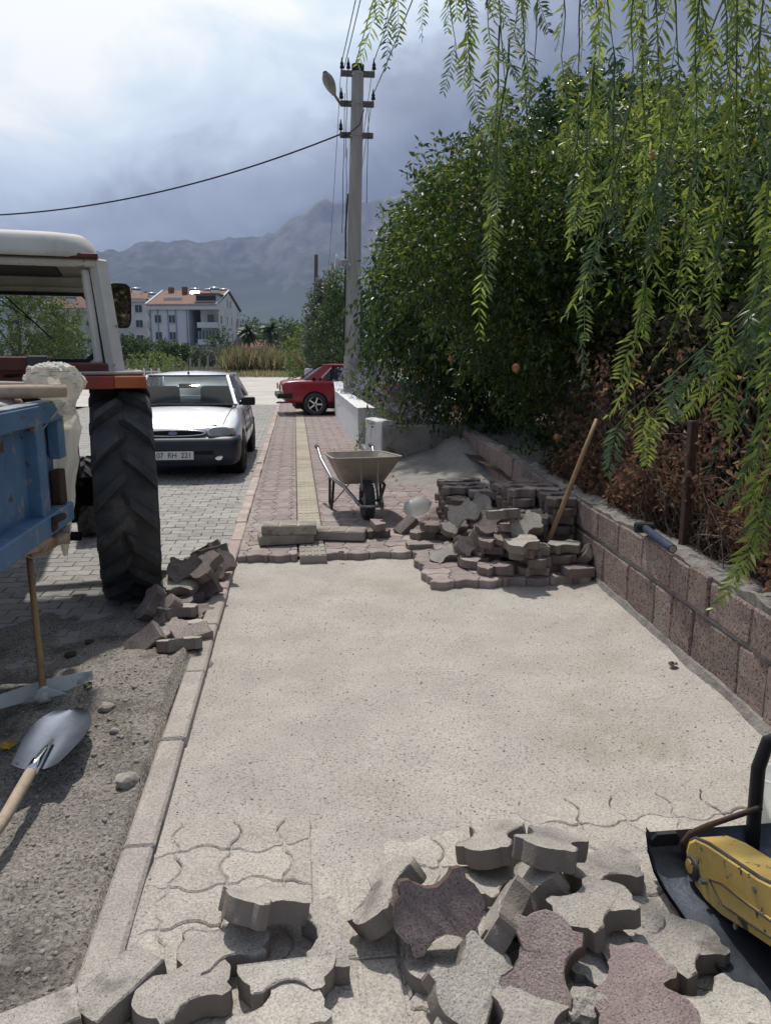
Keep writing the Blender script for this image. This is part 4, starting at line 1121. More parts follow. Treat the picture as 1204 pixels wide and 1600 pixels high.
# ================================================================== TRACTOR
tr = thing('tractor', 'old white and maroon cab tractor with a big rear tyre, parked on the road', 'tractor', (-2.08, 5.26, -.05), math.radians(12))
MAROON = pmat('maroon_paint', (0.13, 0.035, 0.03), (0.085, 0.026, 0.024), 0.5, 6, 0.1, 40, c3=(0.20, 0.15, 0.13), c3_scale=7, c3_lo=.60, c3_hi=.75)
CABW = pmat('cab_white', (0.62, 0.61, 0.57), (0.52, 0.51, 0.475), 0.6, 4, 0.15, 30, c3=(0.17, 0.125, 0.10), c3_scale=9, c3_lo=.62, c3_hi=.68, spec=.35)
ROOFW = pmat('roof_white', (0.60, 0.59, 0.555), (0.50, 0.49, 0.46), 0.7, 3, 0.1, 20, c3=(0.36, 0.34, 0.30), c3_scale=3, c3_lo=.5, c3_hi=.75)
ORANGE = pmat('orange_reflector', (0.45, 0.12, 0.03), (0.36, 0.07, 0.025), 0.35, 10, spec=.5)
REDREF = pmat('red_reflector', (0.30, 0.035, 0.025), (0.22, 0.03, 0.02), 0.4, 10, spec=.5, c3=(.4, .34, .32), c3_scale=12, c3_lo=.62, c3_hi=.7)
# local: x right (seen from behind), y forward (away from camera), origin on the ground under the rear axle
def tyre(parent, cx, cy_, R, W, lugs, rimr):
    M = Matrix.Translation((cx, cy_, R)) @ Matrix.Rotation(PI / 2, 4, 'Y')
    h = W / 2
    pf = [(rimr, -h * .80), (rimr + .05, -h * .92), (R * .80, -h * 1.0), (R * .92, -h * .97), (R * .95, -h * .85), (R * .955, 0), (R * .95, h * .85), (R * .92, h * .97), (R * .80, h), (rimr + .05, h * .92), (rimr, h * .80)]
    w = MB().lathe(pf, 56, M, closed=True).build('wheel', RUBBER, parent, smooth=True)
    mb = MB(); n = lugs
    for s in (-1, 1):
        for i in range(n):
            a0 = 2 * PI * (i + (.5 if s > 0 else 0)) / n; rows = []
            for q in range(7):
                t = q / 6; z = s * h * (-.06 + 1.05 * t); a = a0 + (.62 * t ** 1.15) * (2 * PI / n) * 1.15
                r0 = R * (.96 if t < .9 else .92); r1 = R * (1.045 if t < .9 else .955); w_ = (.030 if t > .12 else .026) / R
                if t == 0: r1 = R * .995
                rows.append([(r0 * math.cos(a - w_ * 1.5), r0 * math.sin(a - w_ * 1.5), z), (r1 * math.cos(a - w_), r1 * math.sin(a - w_), z), (r1 * math.cos(a + w_), r1 * math.sin(a + w_), z), (r0 * math.cos(a + w_ * 1.5), r0 * math.sin(a + w_ * 1.5), z)])
            b = MB(); b.grid(rows); b.f.append([0, 1, 2, 3]); b.mi.append(0); b.f.append([24, 25, 26, 27]); b.mi.append(0)
            mb.add(b.v, b.f, M)
    mb.build('tyre_lugs', RUBBER, w)
    MB().lathe([(.03, -.05), (.10, -.06), (.12, 0), (rimr * .8, .03), (rimr * .95, -h * .6), (rimr + .02, -h * .8), (rimr + .02, h * .8), (rimr * .95, h * .6), (rimr * .8, .05), (.12, .03), (.0, .05)], 32, M).build('rim', MAROON, w, smooth=True)
    return w
tyre(tr, .915, 0, .735, .385, 17, .36); tyre(tr, -.915, 0, .735, .385, 17, .36)
tyre(tr, .56, 2.05, .36, .20, 14, .19); tyre(tr, -.56, 2.05, .36, .20, 14, .19)
# chassis
MB().box((0, 1.1, .72), (.42, 2.4, .46), bev=.05).build('chassis', DARKIN, tr)
MB().tube([(-.7, 0, .735), (.7, 0, .735)], .10, 14).build('rear_axle', DARKIN, tr, smooth=True)
MB().tube([(-.5, 2.05, .40), (.5, 2.05, .40)], .05, 10).build('front_axle', DARKIN, tr)
MB().box((0, 1.85, 1.12), (.56, 1.35, .52), bev=.08).build('hood', MAROON, tr)
mb = MB(); mb.box((.42, -.12, .66), (.12, .34, .28), bev=.03); mb.tube([(.36, -.30, .52), (.62, -.34, .50)], .03, 8); mb.tube([(.52, -.30, .74), (.60, -.32, .86), (.52, -.2, 1.0)], .035, 8); mb.tube([(.60, -.30, .86), (.66, -.34, .83)], .02, 8)
mb.build('hitch', DARKIN, tr)
MB().box((.56, .02, .95), (.10, .75, .72), bev=.02).build('inner_fender', DARKIN, tr)
MB().box((-.56, .02, .95), (.10, .75, .72), bev=.02).build('inner_fender', DARKIN, tr)
for s in (1, -1):
    f = MB().box((s * .82, .05, 1.50), (.52, .95, .055), bev=.012).build('fender', MAROON, tr)
    MB().box((s * .82, -.10, 1.542), (.50, .60, .022), bev=.006).build('fender_mat', pmat('fender_top', (.42, .37, .33), (.33, .29, .26), .85, 8), f)
    MB().box((s * .985, -.437, 1.487), (.19, .018, .075), bev=.005).build('orange_reflector', ORANGE, f)
    MB().box((s * .77, -.437, 1.485), (.24, .018, .080), bev=.005).build('red_reflector', REDREF, f)
# lower cab panel and rear beams
MB().box((0, -.30, 1.555), (1.72, .05, .10), bev=.01).build('rear_sill', MAROON, tr)
MB().box((0, -.30, 1.30), (1.0, .06, .42), bev=.02).build('rear_panel', DARKIN, tr)
MB().box((0, -.62, 1.605), (1.09, .09, .085), bev=.008).build('rear_beam', MAROON, tr)
MB().box((.485, -.64, 1.575), (.11, .12, .155), bev=.008).build('beam_bracket', pmat('slate_paint', (.035, .04, .055), (.06, .06, .07), .5, 9), tr)
MB().box((0, -.60, 1.50), (.95, .07, .055), bev=.006).build('rear_beam', MAROON, tr)
for s in (-1, 1): MB().box((s * .32, -.45, 1.52), (.05, .34, .05)).build('beam_arm', DARKIN, tr)
# cab frame: rear at y = -.12, front at y = 1.15
cabf = CABW
def post(a, b, w, h, name='cab_post', mat=None, bev=.012): return MB().beam(a, b, w, h, bev).build(name, mat or cabf, tr)
for s in (1, -1):
    post((s * .905, -.13, 1.53), (s * .835, -.05, 2.255), .085, .10)
    post((s * .80, -.10, 1.60), (s * .755, -.03, 2.20), .05, .05, 'inner_post')
    post((s * .84, -.11, 1.60), (s * .79, -.04, 2.20), .03, .012, 'door_seal', BLACK)
    post((s * .86, 1.15, 1.45), (s * .80, 1.15, 2.24), .07, .08)
    post((s * .88, 0, 1.58), (s * .84, 1.12, 1.50), .05, .06, 'side_sill')
    post((s * .82, 0, 2.24), (s * .78, 1.15, 2.24), .06, .06, 'roof_rail')
post((-.84, -.07, 2.235), (.84, -.07, 2.235), .06, .05, 'roof_rail')
post((-.84, -.09, 2.275), (.84, -.09, 2.275), .10, .028, 'roof_gutter', MAROON, .004)
post((-.82, 1.15, 2.20), (.82, 1.15, 2.20), .07, .11, 'front_header')
post((-.84, 1.15, 1.53), (.84, 1.15, 1.53), .07, .11, 'front_sill')
MB().box((0, .55, 2.255), (1.1, 1.05, .02)).build('headliner', DARKIN, tr)
# front window with chamfered corners
def oct_frame(w, h, c, t, y0, z0, mat, name, depth):
    o = [(-w + c, -h), (w - c, -h), (w, -h + c), (w, h - c), (w - c, h), (-w + c, h), (-w, h - c), (-w, -h + c)]
    i = [(x * (1 - t / w), y * (1 - t / h)) for x, y in o]
    mb = MB(); n = 8; vs = []
    for yy in (-depth / 2, depth / 2):
        vs += [(x, y0 + yy, z0 + z) for x, z in o] + [(x, y0 + yy, z0 + z) for x, z in i]
    fs = []
    for k in range(n):
        j = (k + 1) % n
        fs += [[k, j, n + j, n + k], [2 * n + k, 2 * n + j, 3 * n + j, 3 * n + k], [k, j, 2 * n + j, 2 * n + k], [n + k, n + j, 3 * n + j, 3 * n + k]]
    mb.add(vs, fs); return mb.build(name, mat, tr), [(x, y0, z0 + z) for x, z in i]
oct_frame(.82, .305, .07, .045, 1.115, 1.865, cabf, 'window_frame', .05)
so, inn = oct_frame(.775, .268, .075, .028, 1.095, 1.865, BLACK, 'window_seal', .03)
MB().add(inn, [list(range(8))]).build('windscreen', GLASST, tr)
MB().beam((.14, 1.07, 2.09), (.44, 1.07, 1.78), .012, .012).build('wiper', BLACK, tr)
MB().beam((.06, 1.065, 2.09), (.30, 1.065, 1.92), .008, .008).build('wiper_arm', BLACK, tr)
# steering wheel and seat
MB().lathe([(.175, -.012), (.188, 0), (.175, .012), (.162, 0)], 28, Matrix.Translation((-.28, .52, 1.50)) @ Matrix.Rotation(math.radians(-35), 4, 'X'), closed=True).build('steering_wheel', BLACK, tr, smooth=True)
MB().tube([(-.28, .52, 1.50), (-.28, .75, 1.15)], .025, 8).build('steering_column', BLACK, tr)
MB().box((-.28, .42, 1.54), (.05, .03, .12), bev=.012).build('lever', BLACK, tr)
# roof: a domed shell
rows = []
for (k, z) in ((.985, 2.262), (1.0, 2.275), (1.0, 2.295), (.97, 2.345), (.945, 2.385), (.90, 2.412), (.80, 2.425), (.4, 2.437), (0.02, 2.44)):
    ring = []
    for i in range(40):
        a = 2 * PI * i / 40; c, s = math.cos(a), math.sin(a); e = .22
        x = .845 * math.copysign(abs(c) ** e, c); y = .70 * math.copysign(abs(s) ** e, s)
        if y > 0: x *= .97
        ring.append((x * k, .54 + y * k, z))
    rows.append(ring + [ring[0]])
ro_ = MB().grid(rows).build('cab_roof', ROOFW, tr); shade_auto(ro_, 50)
# mirror
mx = Vector((.955, .16, 1.985))
rim = []
for i in range(28):
    a = 2 * PI * i / 28; c, s = math.cos(a), math.sin(a); rim.append((.080 * math.copysign(abs(c) ** .45, c), .150 * math.copysign(abs(s) ** .45, s)))
Mm = Matrix.Translation(mx) @ Matrix.Rotation(math.radians(21), 4, 'Z') @ Matrix.Rotation(PI / 2 + .11, 4, 'X')
mi_ = MB().prism(rim, -.05, .0, Mm).build('side_mirror', BLACK, tr); shade_auto(mi_, 40)
MIRR = pmat('mirror_glass', (.72, .74, .76), (.70, .72, .74), .03, 2, metal=1.0)
MB().prism([(x * .86, y * .91) for x, y in rim], .0, .004, Mm).build('mirror_glass', MIRR, mi_)
MB().tube([mx + Vector((-.02, .03, 0)), mx + Vector((-.09, .05, .02)), (.83, .05, 2.02)], .011, 8).build('mirror_arm', BLACK, mi_)

# ================================================================== TRAILER
tl = thing('farm_trailer', 'blue steel farm trailer with rust spots and raised side rails', 'trailer', (0, 0, 0))
BLUE = pmat('blue_paint', (0.10, 0.20, 0.335), (0.075, 0.155, 0.265), 0.5, 4, 0.1, 40, c3=(0.10, 0.06, 0.045), c3_scale=7, c3_lo=.615, c3_hi=.65, spec=.3, speck=(.26, .25, .235), speck_scale=9, speck_thr=.325)
BLUED = pmat('blue_dusty', (0.40, 0.38, 0.34), (0.13, 0.22, 0.34), 0.8, 9, c3=(.2, .17, .15), c3_scale=9)
X0 = -1.25; YF = 4.18; YR = 2.75; XL = -3.15
MB().box((X0 - .03, (YF + YR) / 2, 1.03), (.02, YF - YR, .62)).build('side_panel', BLUE, tl)
MB().box((XL + .03, (YF + YR) / 2, 1.03), (.02, YF - YR, .62)).build('side_panel', BLUE, tl)
MB().box(((X0 + XL) / 2, YF - .02, 1.03), (XL * -1 + X0 - .08, .02, .62)).build('front_panel', BLUE, tl)
MB().box(((X0 + XL) / 2, YR + .02, 1.03), (XL * -1 + X0 - .08, .02, .62)).build('tailgate', BLUE, tl)
r_ = MB().box((X0 + .005, (YF + YR) / 2, 1.325), (.09, YF - YR + .03, .095), bev=.008).build('top_rail', BLUE, tl)
MB().box((X0 + .003, (YF + YR) / 2, 1.376), (.085, YF - YR + .02, .008), bev=.003).build('dust_ledge', BLUED, r_)
MB().box((X0 + .012, (YF + YR) / 2, .79), (.10, YF - YR + .03, .10), bev=.008).build('bottom_rail', BLUE, tl)
for yy in (3.82, 3.1): MB().box((X0 + .008, yy, 1.06), (.07, .11, .46), bev=.006).build('side_stake', BLUE, tl)
MB().box((X0 + .02, YF - .05, 1.18), (.06, .10, .20), bev=.006).build('corner_post', BLUE, tl)
MB().box((X0 + .012, YF - .05, .93), (.05, .10, .18), bev=.006).build('corner_plate', RUST, tl)
h_ = MB().tube([(X0 + .07, 3.80, .815), (X0 + .085, 3.92, .815)], .018, 10).build('latch_pin', RUST, tl, smooth=True)
MB().box((X0 + .065, 3.83, .79), (.02, .07, .06), bev=.006).build('latch_plate', RUST, tl)
MB().box(((X0 + XL) / 2, (YF + YR) / 2, .73), (1.8, YF - YR - .05, .05)).build('bed', DARKIN, tl)
MB().tube([(-2.2, YF - .1, .60), (-2.15, 4.95, .58)], .05, 8).build('drawbar', DARKIN, tl)
MB().box((-2.2, 3.4, .56), (.9, 1.3, .12), bev=.01).build('chassis', DARKIN, tl)
for s in (-2.85, -1.75):
    tyM = Matrix.Translation((s, 3.1, .32)) @ Matrix.Rotation(PI / 2, 4, 'Y')
    w = MB().lathe([(.18, -.1), (.30, -.11), (.36, -.08), (.37, 0), (.36, .08), (.30, .11), (.18, .1)], 36, tyM, closed=True).build('wheel', RUBBER, tl, smooth=True)
    MB().lathe([(0, -.03), (.17, -.06), (.185, -.09), (.185, .09), (.17, .06), (0, .03)], 24, tyM).build('rim', GREYST, w, smooth=True)
# load
def load_h(x, y): return 1.12 + .26 * math.exp(-((x + 1.95) / .55) ** 2 - ((y - 3.3) / .8) ** 2) + .05 * fbm(x * 4, y * 4, 3)
lo = sheet('sand_load', -3.1, -1.30, 2.80, 4.14, 50, 40, load_h, HEAP, None)
tag(lo, 'mound of grey sand heaped inside the blue trailer', 'sand')
SACK = pmat('cement_sack', (0.42, 0.36, 0.335), (0.30, 0.22, 0.20), 0.9, 6, 0.4, 30, c3=(.5, .48, .45), c3_scale=5)
sk = lump('cement_sack', at_y(-6, 645, 3.85) + Vector((-.08, .02, 0)), .20, SACK, 3, 4, .62); sk.scale = (1.0, 1.3, .85); sk.data.polygons.foreach_set('use_smooth', [True] * len(sk.data.polygons))
tag(sk, 'dusty reddish cement sack lying on the trailer load', 'sack')
# plank and stick lying over the rail
pk = MB().tube([at_y(-60, 614, 3.75), at_y(30, 612, 3.85), at_y(104, 611, 3.93)], [.032, .033, .030], 12).build('wooden_pole', WOODP, smooth=True)
tag(pk, 'thick weathered wooden pole lying across the trailer rail', 'pole')
sk2 = MB().tube([at_y(-60, 600, 4.05), at_y(52, 602, 4.1)], [.02, .017], 10).build('wooden_stick', pmat('white_stick', (.5, .48, .44)), smooth=True)
tag(sk2, 'thin whitish stick lying behind the wooden pole on the trailer', 'stick')
# plastic sheet: tied bunch and hanging tail
SHEET = bpy.data.materials.new('plastic_sheet'); SHEET.use_nodes = True
_n = SHEET.node_tree.nodes; _l = SHEET.node_tree.links; _b = _n['Principled BSDF']
_b.inputs['Base Color'].default_value = (.62, .61, .57, 1); _b.inputs['Roughness'].default_value = .5
_t = _n.new('ShaderNodeBsdfTranslucent'); _t.inputs[0].default_value = (.66, .64, .58, 1); _tr = _n.new('ShaderNodeBsdfTransparent')
_m1 = _n.new('ShaderNodeMixShader'); _m1.inputs[0].default_value = .35; _l.new(_b.outputs[0], _m1.inputs[1]); _l.new(_t.outputs[0], _m1.inputs[2])
_m2 = _n.new('ShaderNodeMixShader'); _m2.inputs[0].default_value = .22; _l.new(_m1.outputs[0], _m2.inputs[1]); _l.new(_tr.outputs[0], _m2.inputs[2]); _l.new(_m2.outputs[0], _n['Material Output'].inputs[0])
ps = thing('plastic_sheet', 'bunched translucent plastic sheet tied to the trailer corner', 'plastic sheet')
def drape(path, folds, amp, seed, n=110, name='hanging_tail'):
    """path: (px, py, Y, half width, half depth)"""
    rows = []
    P = []
    for (a, b) in zip(path, path[1:]):
        for q in range(14): t = q / 14; P.append([a[k] + (b[k] - a[k]) * t for k in range(5)])
    P.append(list(path[-1]))
    for r, (px, py, Y, w, d) in enumerate(P):
        c = at_y(px, py, Y); ring = []
        for i in range(n):
            a = 2 * PI * i / n
            ca, sa, rr_ = math.cos(a), math.sin(a), r * .09
            tw_ = a + .5 * math.sin(rr_ * .9 + seed); ph = 1.2 * nz(ca * 1.2, sa * 1.2, rr_ * .7 + seed)
            f = 1 + .85 * amp * (1 - 2 * abs(math.sin(tw_ * folds * .5 + seed + 2.2 * ph))) + amp * 1.2 * nz(ca * 1.5 + seed, sa * 1.5, rr_ * .8) + amp * .5 * (.5 - 2 * abs(nz(ca * 2.6 + seed, sa * 2.6, rr_ * 1.3)))
            ring.append((c.x + w * f * math.cos(a), c.y + d * f * math.sin(a), c.z + .012 * nz(a * 2, r * .8, seed)))
        rows.append(ring + [ring[0]])
    return MB().grid(rows).build(name, SHEET, ps, smooth=True)
drape([(84, 566, 4.02, .03, .03), (82, 574, 4.03, .11, .08), (84, 592, 4.05, .135, .10), (88, 612, 4.08, .115, .09), (98, 632, 4.12, .065, .06), (102, 648, 4.15, .055, .05)], 8, .065, 1, name='bunch')
drape([(102, 640, 4.20, .055, .05), (102, 670, 4.24, .075, .05), (100, 720, 4.24, .070, .045), (100, 780, 4.23, .055, .04), (100, 830, 4.22, .036, .03), (103, 868, 4.21, .012, .01)], 6, .11, 4)
drape([(104, 572, 4.16, .02, .02), (110, 582, 4.18, .05, .04), (120, 596, 4.2, .055, .04), (122, 606, 4.2, .03, .03), (112, 615, 4.18, .02, .02)], 3, .16, 7, name='loose_flap')
st_ = MB().tube([at_y(102, 630, 4.05), at_y(75, 660, 3.96), at_y(50, 692, 3.90), at_y(25, 752, 3.78), at_y(0, 812, 3.66), at_y(-20, 860, 3.58)], .0045, 6).build('string', pmat('string_white', (.50, .47, .42)), ps, smooth=True)
# crumpled tarp under the corner
tp = thing('tarp', 'crumpled dirty tarp bundled under the trailer corner', 'tarp')
TARP = pmat('dirty_tarp', (0.46, 0.40, 0.32), (0.33, 0.27, 0.20), 0.8, 5, 0.3, 25, c3=(.2, .15, .10), c3_scale=6)
rows = []
for i in range(26):
    u = i / 25; row = []
    for j in range(13):
        v = j / 12; px = -25 + 135 * u; py = 892 - 42 * u + (-18 - 14 * u) * (1 - v) ** 1 + 10 * nz(u * 5, v * 3, 2) ; Y = 3.42 + .72 * u - .10 * math.sin(v * PI) - .03 * nz(u * 9, v * 6)
        row.append(at_y(px, py, Y))
    rows.append(row)
MB().grid(rows).build('fold', TARP, tp, smooth=True)
rows = [[p + Vector((-.12, .06, -.015 + .02 * nz(i * .5, j * .4))) for j, p in enumerate(r)] for i, r in enumerate(rows)]
MB().grid(rows).build('fold', TARP, tp, smooth=True)
tw = MB().tube([at_y(32, 866, 3.7), at_y(58, 875, 3.78), at_y(62, 890, 3.76), at_y(52, 925, 3.72), at_y(49, 945, 3.70)], .004, 6).build('tarp_string', pmat('string_white', (.5, .47, .42)), tp, smooth=True)

# ================================================================== CARS
def car_loft(stations, W, plan_f, plan_r, Lc):
    """stations: (s, zbot, zmid, wmid, zbelt, wbelt, ztop). returns rows of points from left rocker over the top to right rocker"""
    rows = []
    for (s, zb, zm, wm, zs, ws, zt) in stations:
        half = [(wm * .93, zb), (wm, zb + (zm - zb) * .5), (wm, zm), (ws + (wm - ws) * .35, zm + (zs - zm) * .7), (ws, zs), (ws * .86, zs + (zt - zs) * .62), (ws * .5, zs + (zt - zs) * .93), (0, zt)]
        pts = []
        for x, z in half:
            k = (x / W) ** 2
            ds = plan_f * k * max(0, 1 - s / 1.0) - plan_r * k * max(0, 1 - (Lc - s) / 1.0)
            pts.append((x, s + ds, z))
        rows.append([(-x, y, z) for x, y, z in pts] + pts[::-1][1:])
    return rows
def cut_arches(o, cuts):
    for (y, z, r) in cuts:
        mb = MB().lathe([(r, -1.2), (r, 1.2)], 32, Matrix.Translation((0, y, z)) @ Matrix.Rotation(PI / 2, 4, 'Y'))
        me = mb.mesh('c'); c = bpy.data.objects.new('c', me); C.objects.link(c)
        bm = bmesh.new(); bm.from_mesh(me); bmesh.ops.recalc_face_normals(bm, faces=bm.faces[:]); bm.to_mesh(me); bm.free()
        c.parent = o.parent; 
        m = o.modifiers.new('b', 'BOOLEAN'); m.object = c; m.operation = 'DIFFERENCE'; m.solver = 'EXACT'
    dg = bpy.context.evaluated_depsgraph_get(); dg.update()
    ev = o.evaluated_get(dg); me2 = bpy.data.meshes.new_from_object(ev)
    cs = [m.object for m in o.modifiers]; o.modifiers.clear(); o.data = me2
    for c in cs: bpy.data.objects.remove(c, do_unlink=True)
def apply_subsurf(o, lv):
    m = o.modifiers.new('s', 'SUBSURF'); m.levels = lv; m.render_levels = lv
    dg = bpy.context.evaluated_depsgraph_get(); dg.update(); me = bpy.data.meshes.new_from_object(o.evaluated_get(dg)); o.modifiers.clear(); o.data = me
def car_wheel(parent, x, y, R, W, alloy, side):
    M = Matrix.Translation((x, y, R)) @ Matrix.Rotation(PI / 2 * side, 4, 'Y')
    h = W / 2
    w = MB().lathe([(R * .64, -h), (R * .9, -h), (R * .985, -h * .75), (R, 0), (R * .985, h * .75), (R * .9, h), (R * .64, h)], 40, M, closed=True).build('wheel', RUBBER, parent, smooth=True)
    MB().lathe([(0, h * .15), (R * .62, h * .15), (R * .65, h * .85), (R * .65, -h * .8), (0, -h * .5)], 32, M).build('rim', DARKIN if alloy else GREYST, w)
    if alloy:
        for i in range(5):
            a = 2 * PI * i / 5 + .3
            mb = MB().beam((R * .06 * math.cos(a), R * .06 * math.sin(a), h * .62), (R * .60 * math.cos(a), R * .60 * math.sin(a), h * .78), R * .15, .02, .004)
            v = [M @ p for p in mb.v]; b2 = MB(); b2.add(v, mb.f); b2.build('spoke', CHROME, w)
        MB().lathe([(R * .60, h * .6), (R * .66, h * .85), (R * .60, h * .88)], 32, M, closed=True).build('rim_lip', CHROME, w)
    else:
        MB().lathe([(0, h * .95), (R * .12, h * .9), (R * .2, h * .7), (R * .55, h * .75), (R * .6, h * .3)], 24, M).build('hub_cap', GREYST, w, smooth=True)
    return w
def greenhouse(root, body, W, ptsB, ptsT, glass, paint, names):
    """four-sided cabin: ptsB/ptsT = [(half width, s, z) front, rear] at belt and at roof"""
    (wf, sf, zf), (wr, sr, zr) = ptsB; (tf, sf2, zf2), (trr, sr2, zr2) = ptsT
    return None

def text_mesh(name, body, size, mat, parent, M, depth=.001):
    cu = bpy.data.curves.new(name, 'FONT'); cu.body = body; cu.size = size; cu.extrude = depth; cu.align_x = 'CENTER'; cu.align_y = 'CENTER'
    t = bpy.data.objects.new(name, cu); C.objects.link(t)
    dg = bpy.context.evaluated_depsgraph_get(); me = bpy.data.meshes.new_from_object(t.evaluated_get(dg)); bpy.data.objects.remove(t, do_unlink=True)
    o = link(name, me, mat, parent); o.matrix_local = M; return o
def quad_panel(pts, n=6, bulge=(0, 0, 0)):
    a, b, c, d = [Vector(p) for p in pts]; bl = Vector(bulge); rows = []
    for i in range(n + 1):
        u = i / n; row = []
        for j in range(n + 1):
            v = j / n; p = a.lerp(b, v).lerp(d.lerp(c, v), u); row.append(p + bl * (4 * u * (1 - u)) ** .8 * (4 * v * (1 - v)) ** .8)
        rows.append(row)
    return MB().grid(rows)
def inset_quad(pts, k, out):
    c = sum((Vector(p) for p in pts), Vector()) / 4; return [Vector(p) + (c - Vector(p)) * k + Vector(out) for p in pts]

# ---- silver hatchback facing the camera (local +y runs from nose to tail)
car = thing('silver_car', 'silver hatchback with dark bumper parked facing the camera on the road', 'car', (-1.63, 10.40, -.05))
car.scale = (1.06, 1, 1)
SILV = pmat('silver_paint', (0.72, 0.73, 0.77), (0.69, 0.70, 0.74), 0.28, 2, metal=.55, spec=.5, coat=.6)
Lc = 4.05; Wc = .845
stn = [(.10, .50, .55, .74, .60, .70, .64), (.16, .40, .55, .78, .66, .74, .715), (.40, .28, .56, .815, .735, .775, .80), (.80, .22, .56, .835, .81, .79, .885), (1.20, .20, .56, .84, .875, .79, .955), (1.45, .20, .56, .845, .90, .79, .93),
       (2.2, .20, .56, .845, .92, .79, .93), (3.0, .20, .56, .845, .935, .79, .945), (3.5, .22, .56, .84, .94, .785, .96), (3.85, .26, .56, .825, .93, .77, .96), (4.0, .36, .56, .79, .88, .73, .90), (4.05, .44, .56, .74, .80, .68, .82)]
rows = car_loft(stn, Wc, .16, .16, Lc)
mb = MB().grid(rows); n = len(rows[0])
mb.f.append(list(range(n))); mb.mi.append(0); mb.f.append([(len(rows) - 1) * n + i for i in range(n)][::-1]); mb.mi.append(0)
for i in range(len(rows) - 1): mb.f.append([i * n, (i + 1) * n, (i + 1) * n + n - 1, i * n + n - 1]); mb.mi.append(0)
body = mb.build('body', SILV, car, smooth=True); apply_subsurf(body, 2); cut_arches(body, [(.86, .29, .345), (3.40, .29, .345)]); shade_auto(body, 38); body.data.materials.clear(); body.data.materials.append(SILV)
# panel gaps, laid on the body surface
from mathutils.bvhtree import BVHTree
def seams(body, root, lines):
    bv = BVHTree.FromPolygons([v.co[:] for v in body.data.vertices], [p.vertices[:] for p in body.data.polygons])
    for (pts, d) in lines:
        d = Vector(d); out = []
        for p in pts:
            h = bv.ray_cast(Vector(p) - d * 2.0, d)
            if h[0] is not None: out.append(h[0] - d * .001)
        if len(out) > 2: MB().tube(out, .0045, 5).build('panel_gap', BLACK, root)
lin = lambda a, b, n=14: [Vector(a).lerp(Vector(b), i / (n - 1)) for i in range(n)]
side_d = lambda y: [(lin((s * .7, y, .27), (s * .7, y, .87)), (-s, 0, 0)) for s in (-1, 1)]
seams(body, car, [(lin((s * .60, .26, 0), (s * .67, 1.14, 0)), (0, 0, -1)) for s in (-1, 1)] + [(lin((-.60, .26, 0), (.60, .26, 0)), (0, 0, -1))] + side_d(1.36) + side_d(2.42) + side_d(3.1))
# bumper
rows = []
for (z, o, w) in ((.20, .05, .76), (.24, .0, .80), (.34, -.03, .825), (.46, -.035, .83), (.52, -.03, .83), (.565, .0, .825), (.585, .06, .80)):
    row = []
    for i in range(25):
        u = -1 + i / 12; x = w * math.copysign(abs(math.sin(u * PI / 2)) ** .85, u); row.append((x, o + .50 * max(0, abs(u) - .72) ** 1.3 * 2.6 + .10 * u * u, z))
    rows.append(row)
DBUMP = pmat('bumper_dark', (0.025, 0.03, 0.045), (0.018, 0.022, 0.034), 0.45, 4, spec=.4)
bp = MB().grid(rows).build('front_bumper', DBUMP, car, smooth=True)
MB().box((0, -.012, .385), (1.0, .04, .055), bev=.01).build('air_slot', DARKIN, bp)
for s in (-1, 1):
    MB().lathe([(.048, 0), (.05, .02), (.0, .026)], 20, Matrix.Translation((s * .56, .015, .33)) @ Matrix.Rotation(PI / 2, 4, 'X')).build('fog_lamp', CHROME, bp)
# grille: an oval with chrome rim
ov = []
for i in range(36):
    a = 2 * PI * i / 36; ov.append((.40 * math.copysign(abs(math.cos(a)) ** .8, math.cos(a)), .040 * math.sin(a)))
Mg = Matrix.Translation((0, .095, .635)) @ Matrix.Rotation(math.radians(78), 4, 'X')
g = MB().prism(ov, 0, .012, Mg).build('grille', DARKIN, car)
MB().tube([Mg @ Vector((x, y, .012)) for x, y in ov] + [Mg @ Vector((ov[0][0], ov[0][1], .012))], .010, 6, False).build('chrome_rim', CHROME, g, smooth=True)
em = [(.055 * math.cos(2 * PI * i / 20), .026 * math.sin(2 * PI * i / 20)) for i in range(20)]
MB().prism(em, .012, .024, Mg).build('emblem', pmat('emblem_blue', (.10, .14, .28), (.30, .33, .40), .3, 25, metal=.5), g)
HEADL = pmat('headlamp', (.72, .74, .77), (.50, .53, .57), .12, 30, metal=.35, spec=.8, coat=.5)
for s in (-1, 1):
    pl = []
    for i in range(20):
        a = 2 * PI * i / 20; pl.append((s * .155 * math.copysign(abs(math.cos(a)) ** .6, math.cos(a)), .072 * math.copysign(abs(math.sin(a)) ** .7, math.sin(a)) - .0 * math.cos(a)))
    Mh = Matrix.Translation((s * .565, .155, .640)) @ Matrix.Rotation(s * math.radians(24), 4, 'Z') @ Matrix.Rotation(math.radians(76), 4, 'X')
    hl = MB().prism(pl if s > 0 else pl[::-1], -.03, .030, Mh, chamfer=.012).build('headlight', HEADL, car, smooth=False)
    MB().box((s * .708, .235, .645), (.075, .06, .10), Matrix.Identity(4), .015).build('indicator', pmat('indicator_clear', (.6, .45, .36), (.5, .4, .35), .15, 20), hl)
MB().box((.47, .21, .725), (.13, .05, .012), Matrix.Translation((.47, .21, .725)) @ Matrix.Rotation(.35, 4, 'Z') @ Matrix.Translation((-.47, -.21, -.725)), .004).build('paint_chip', RUST, car)
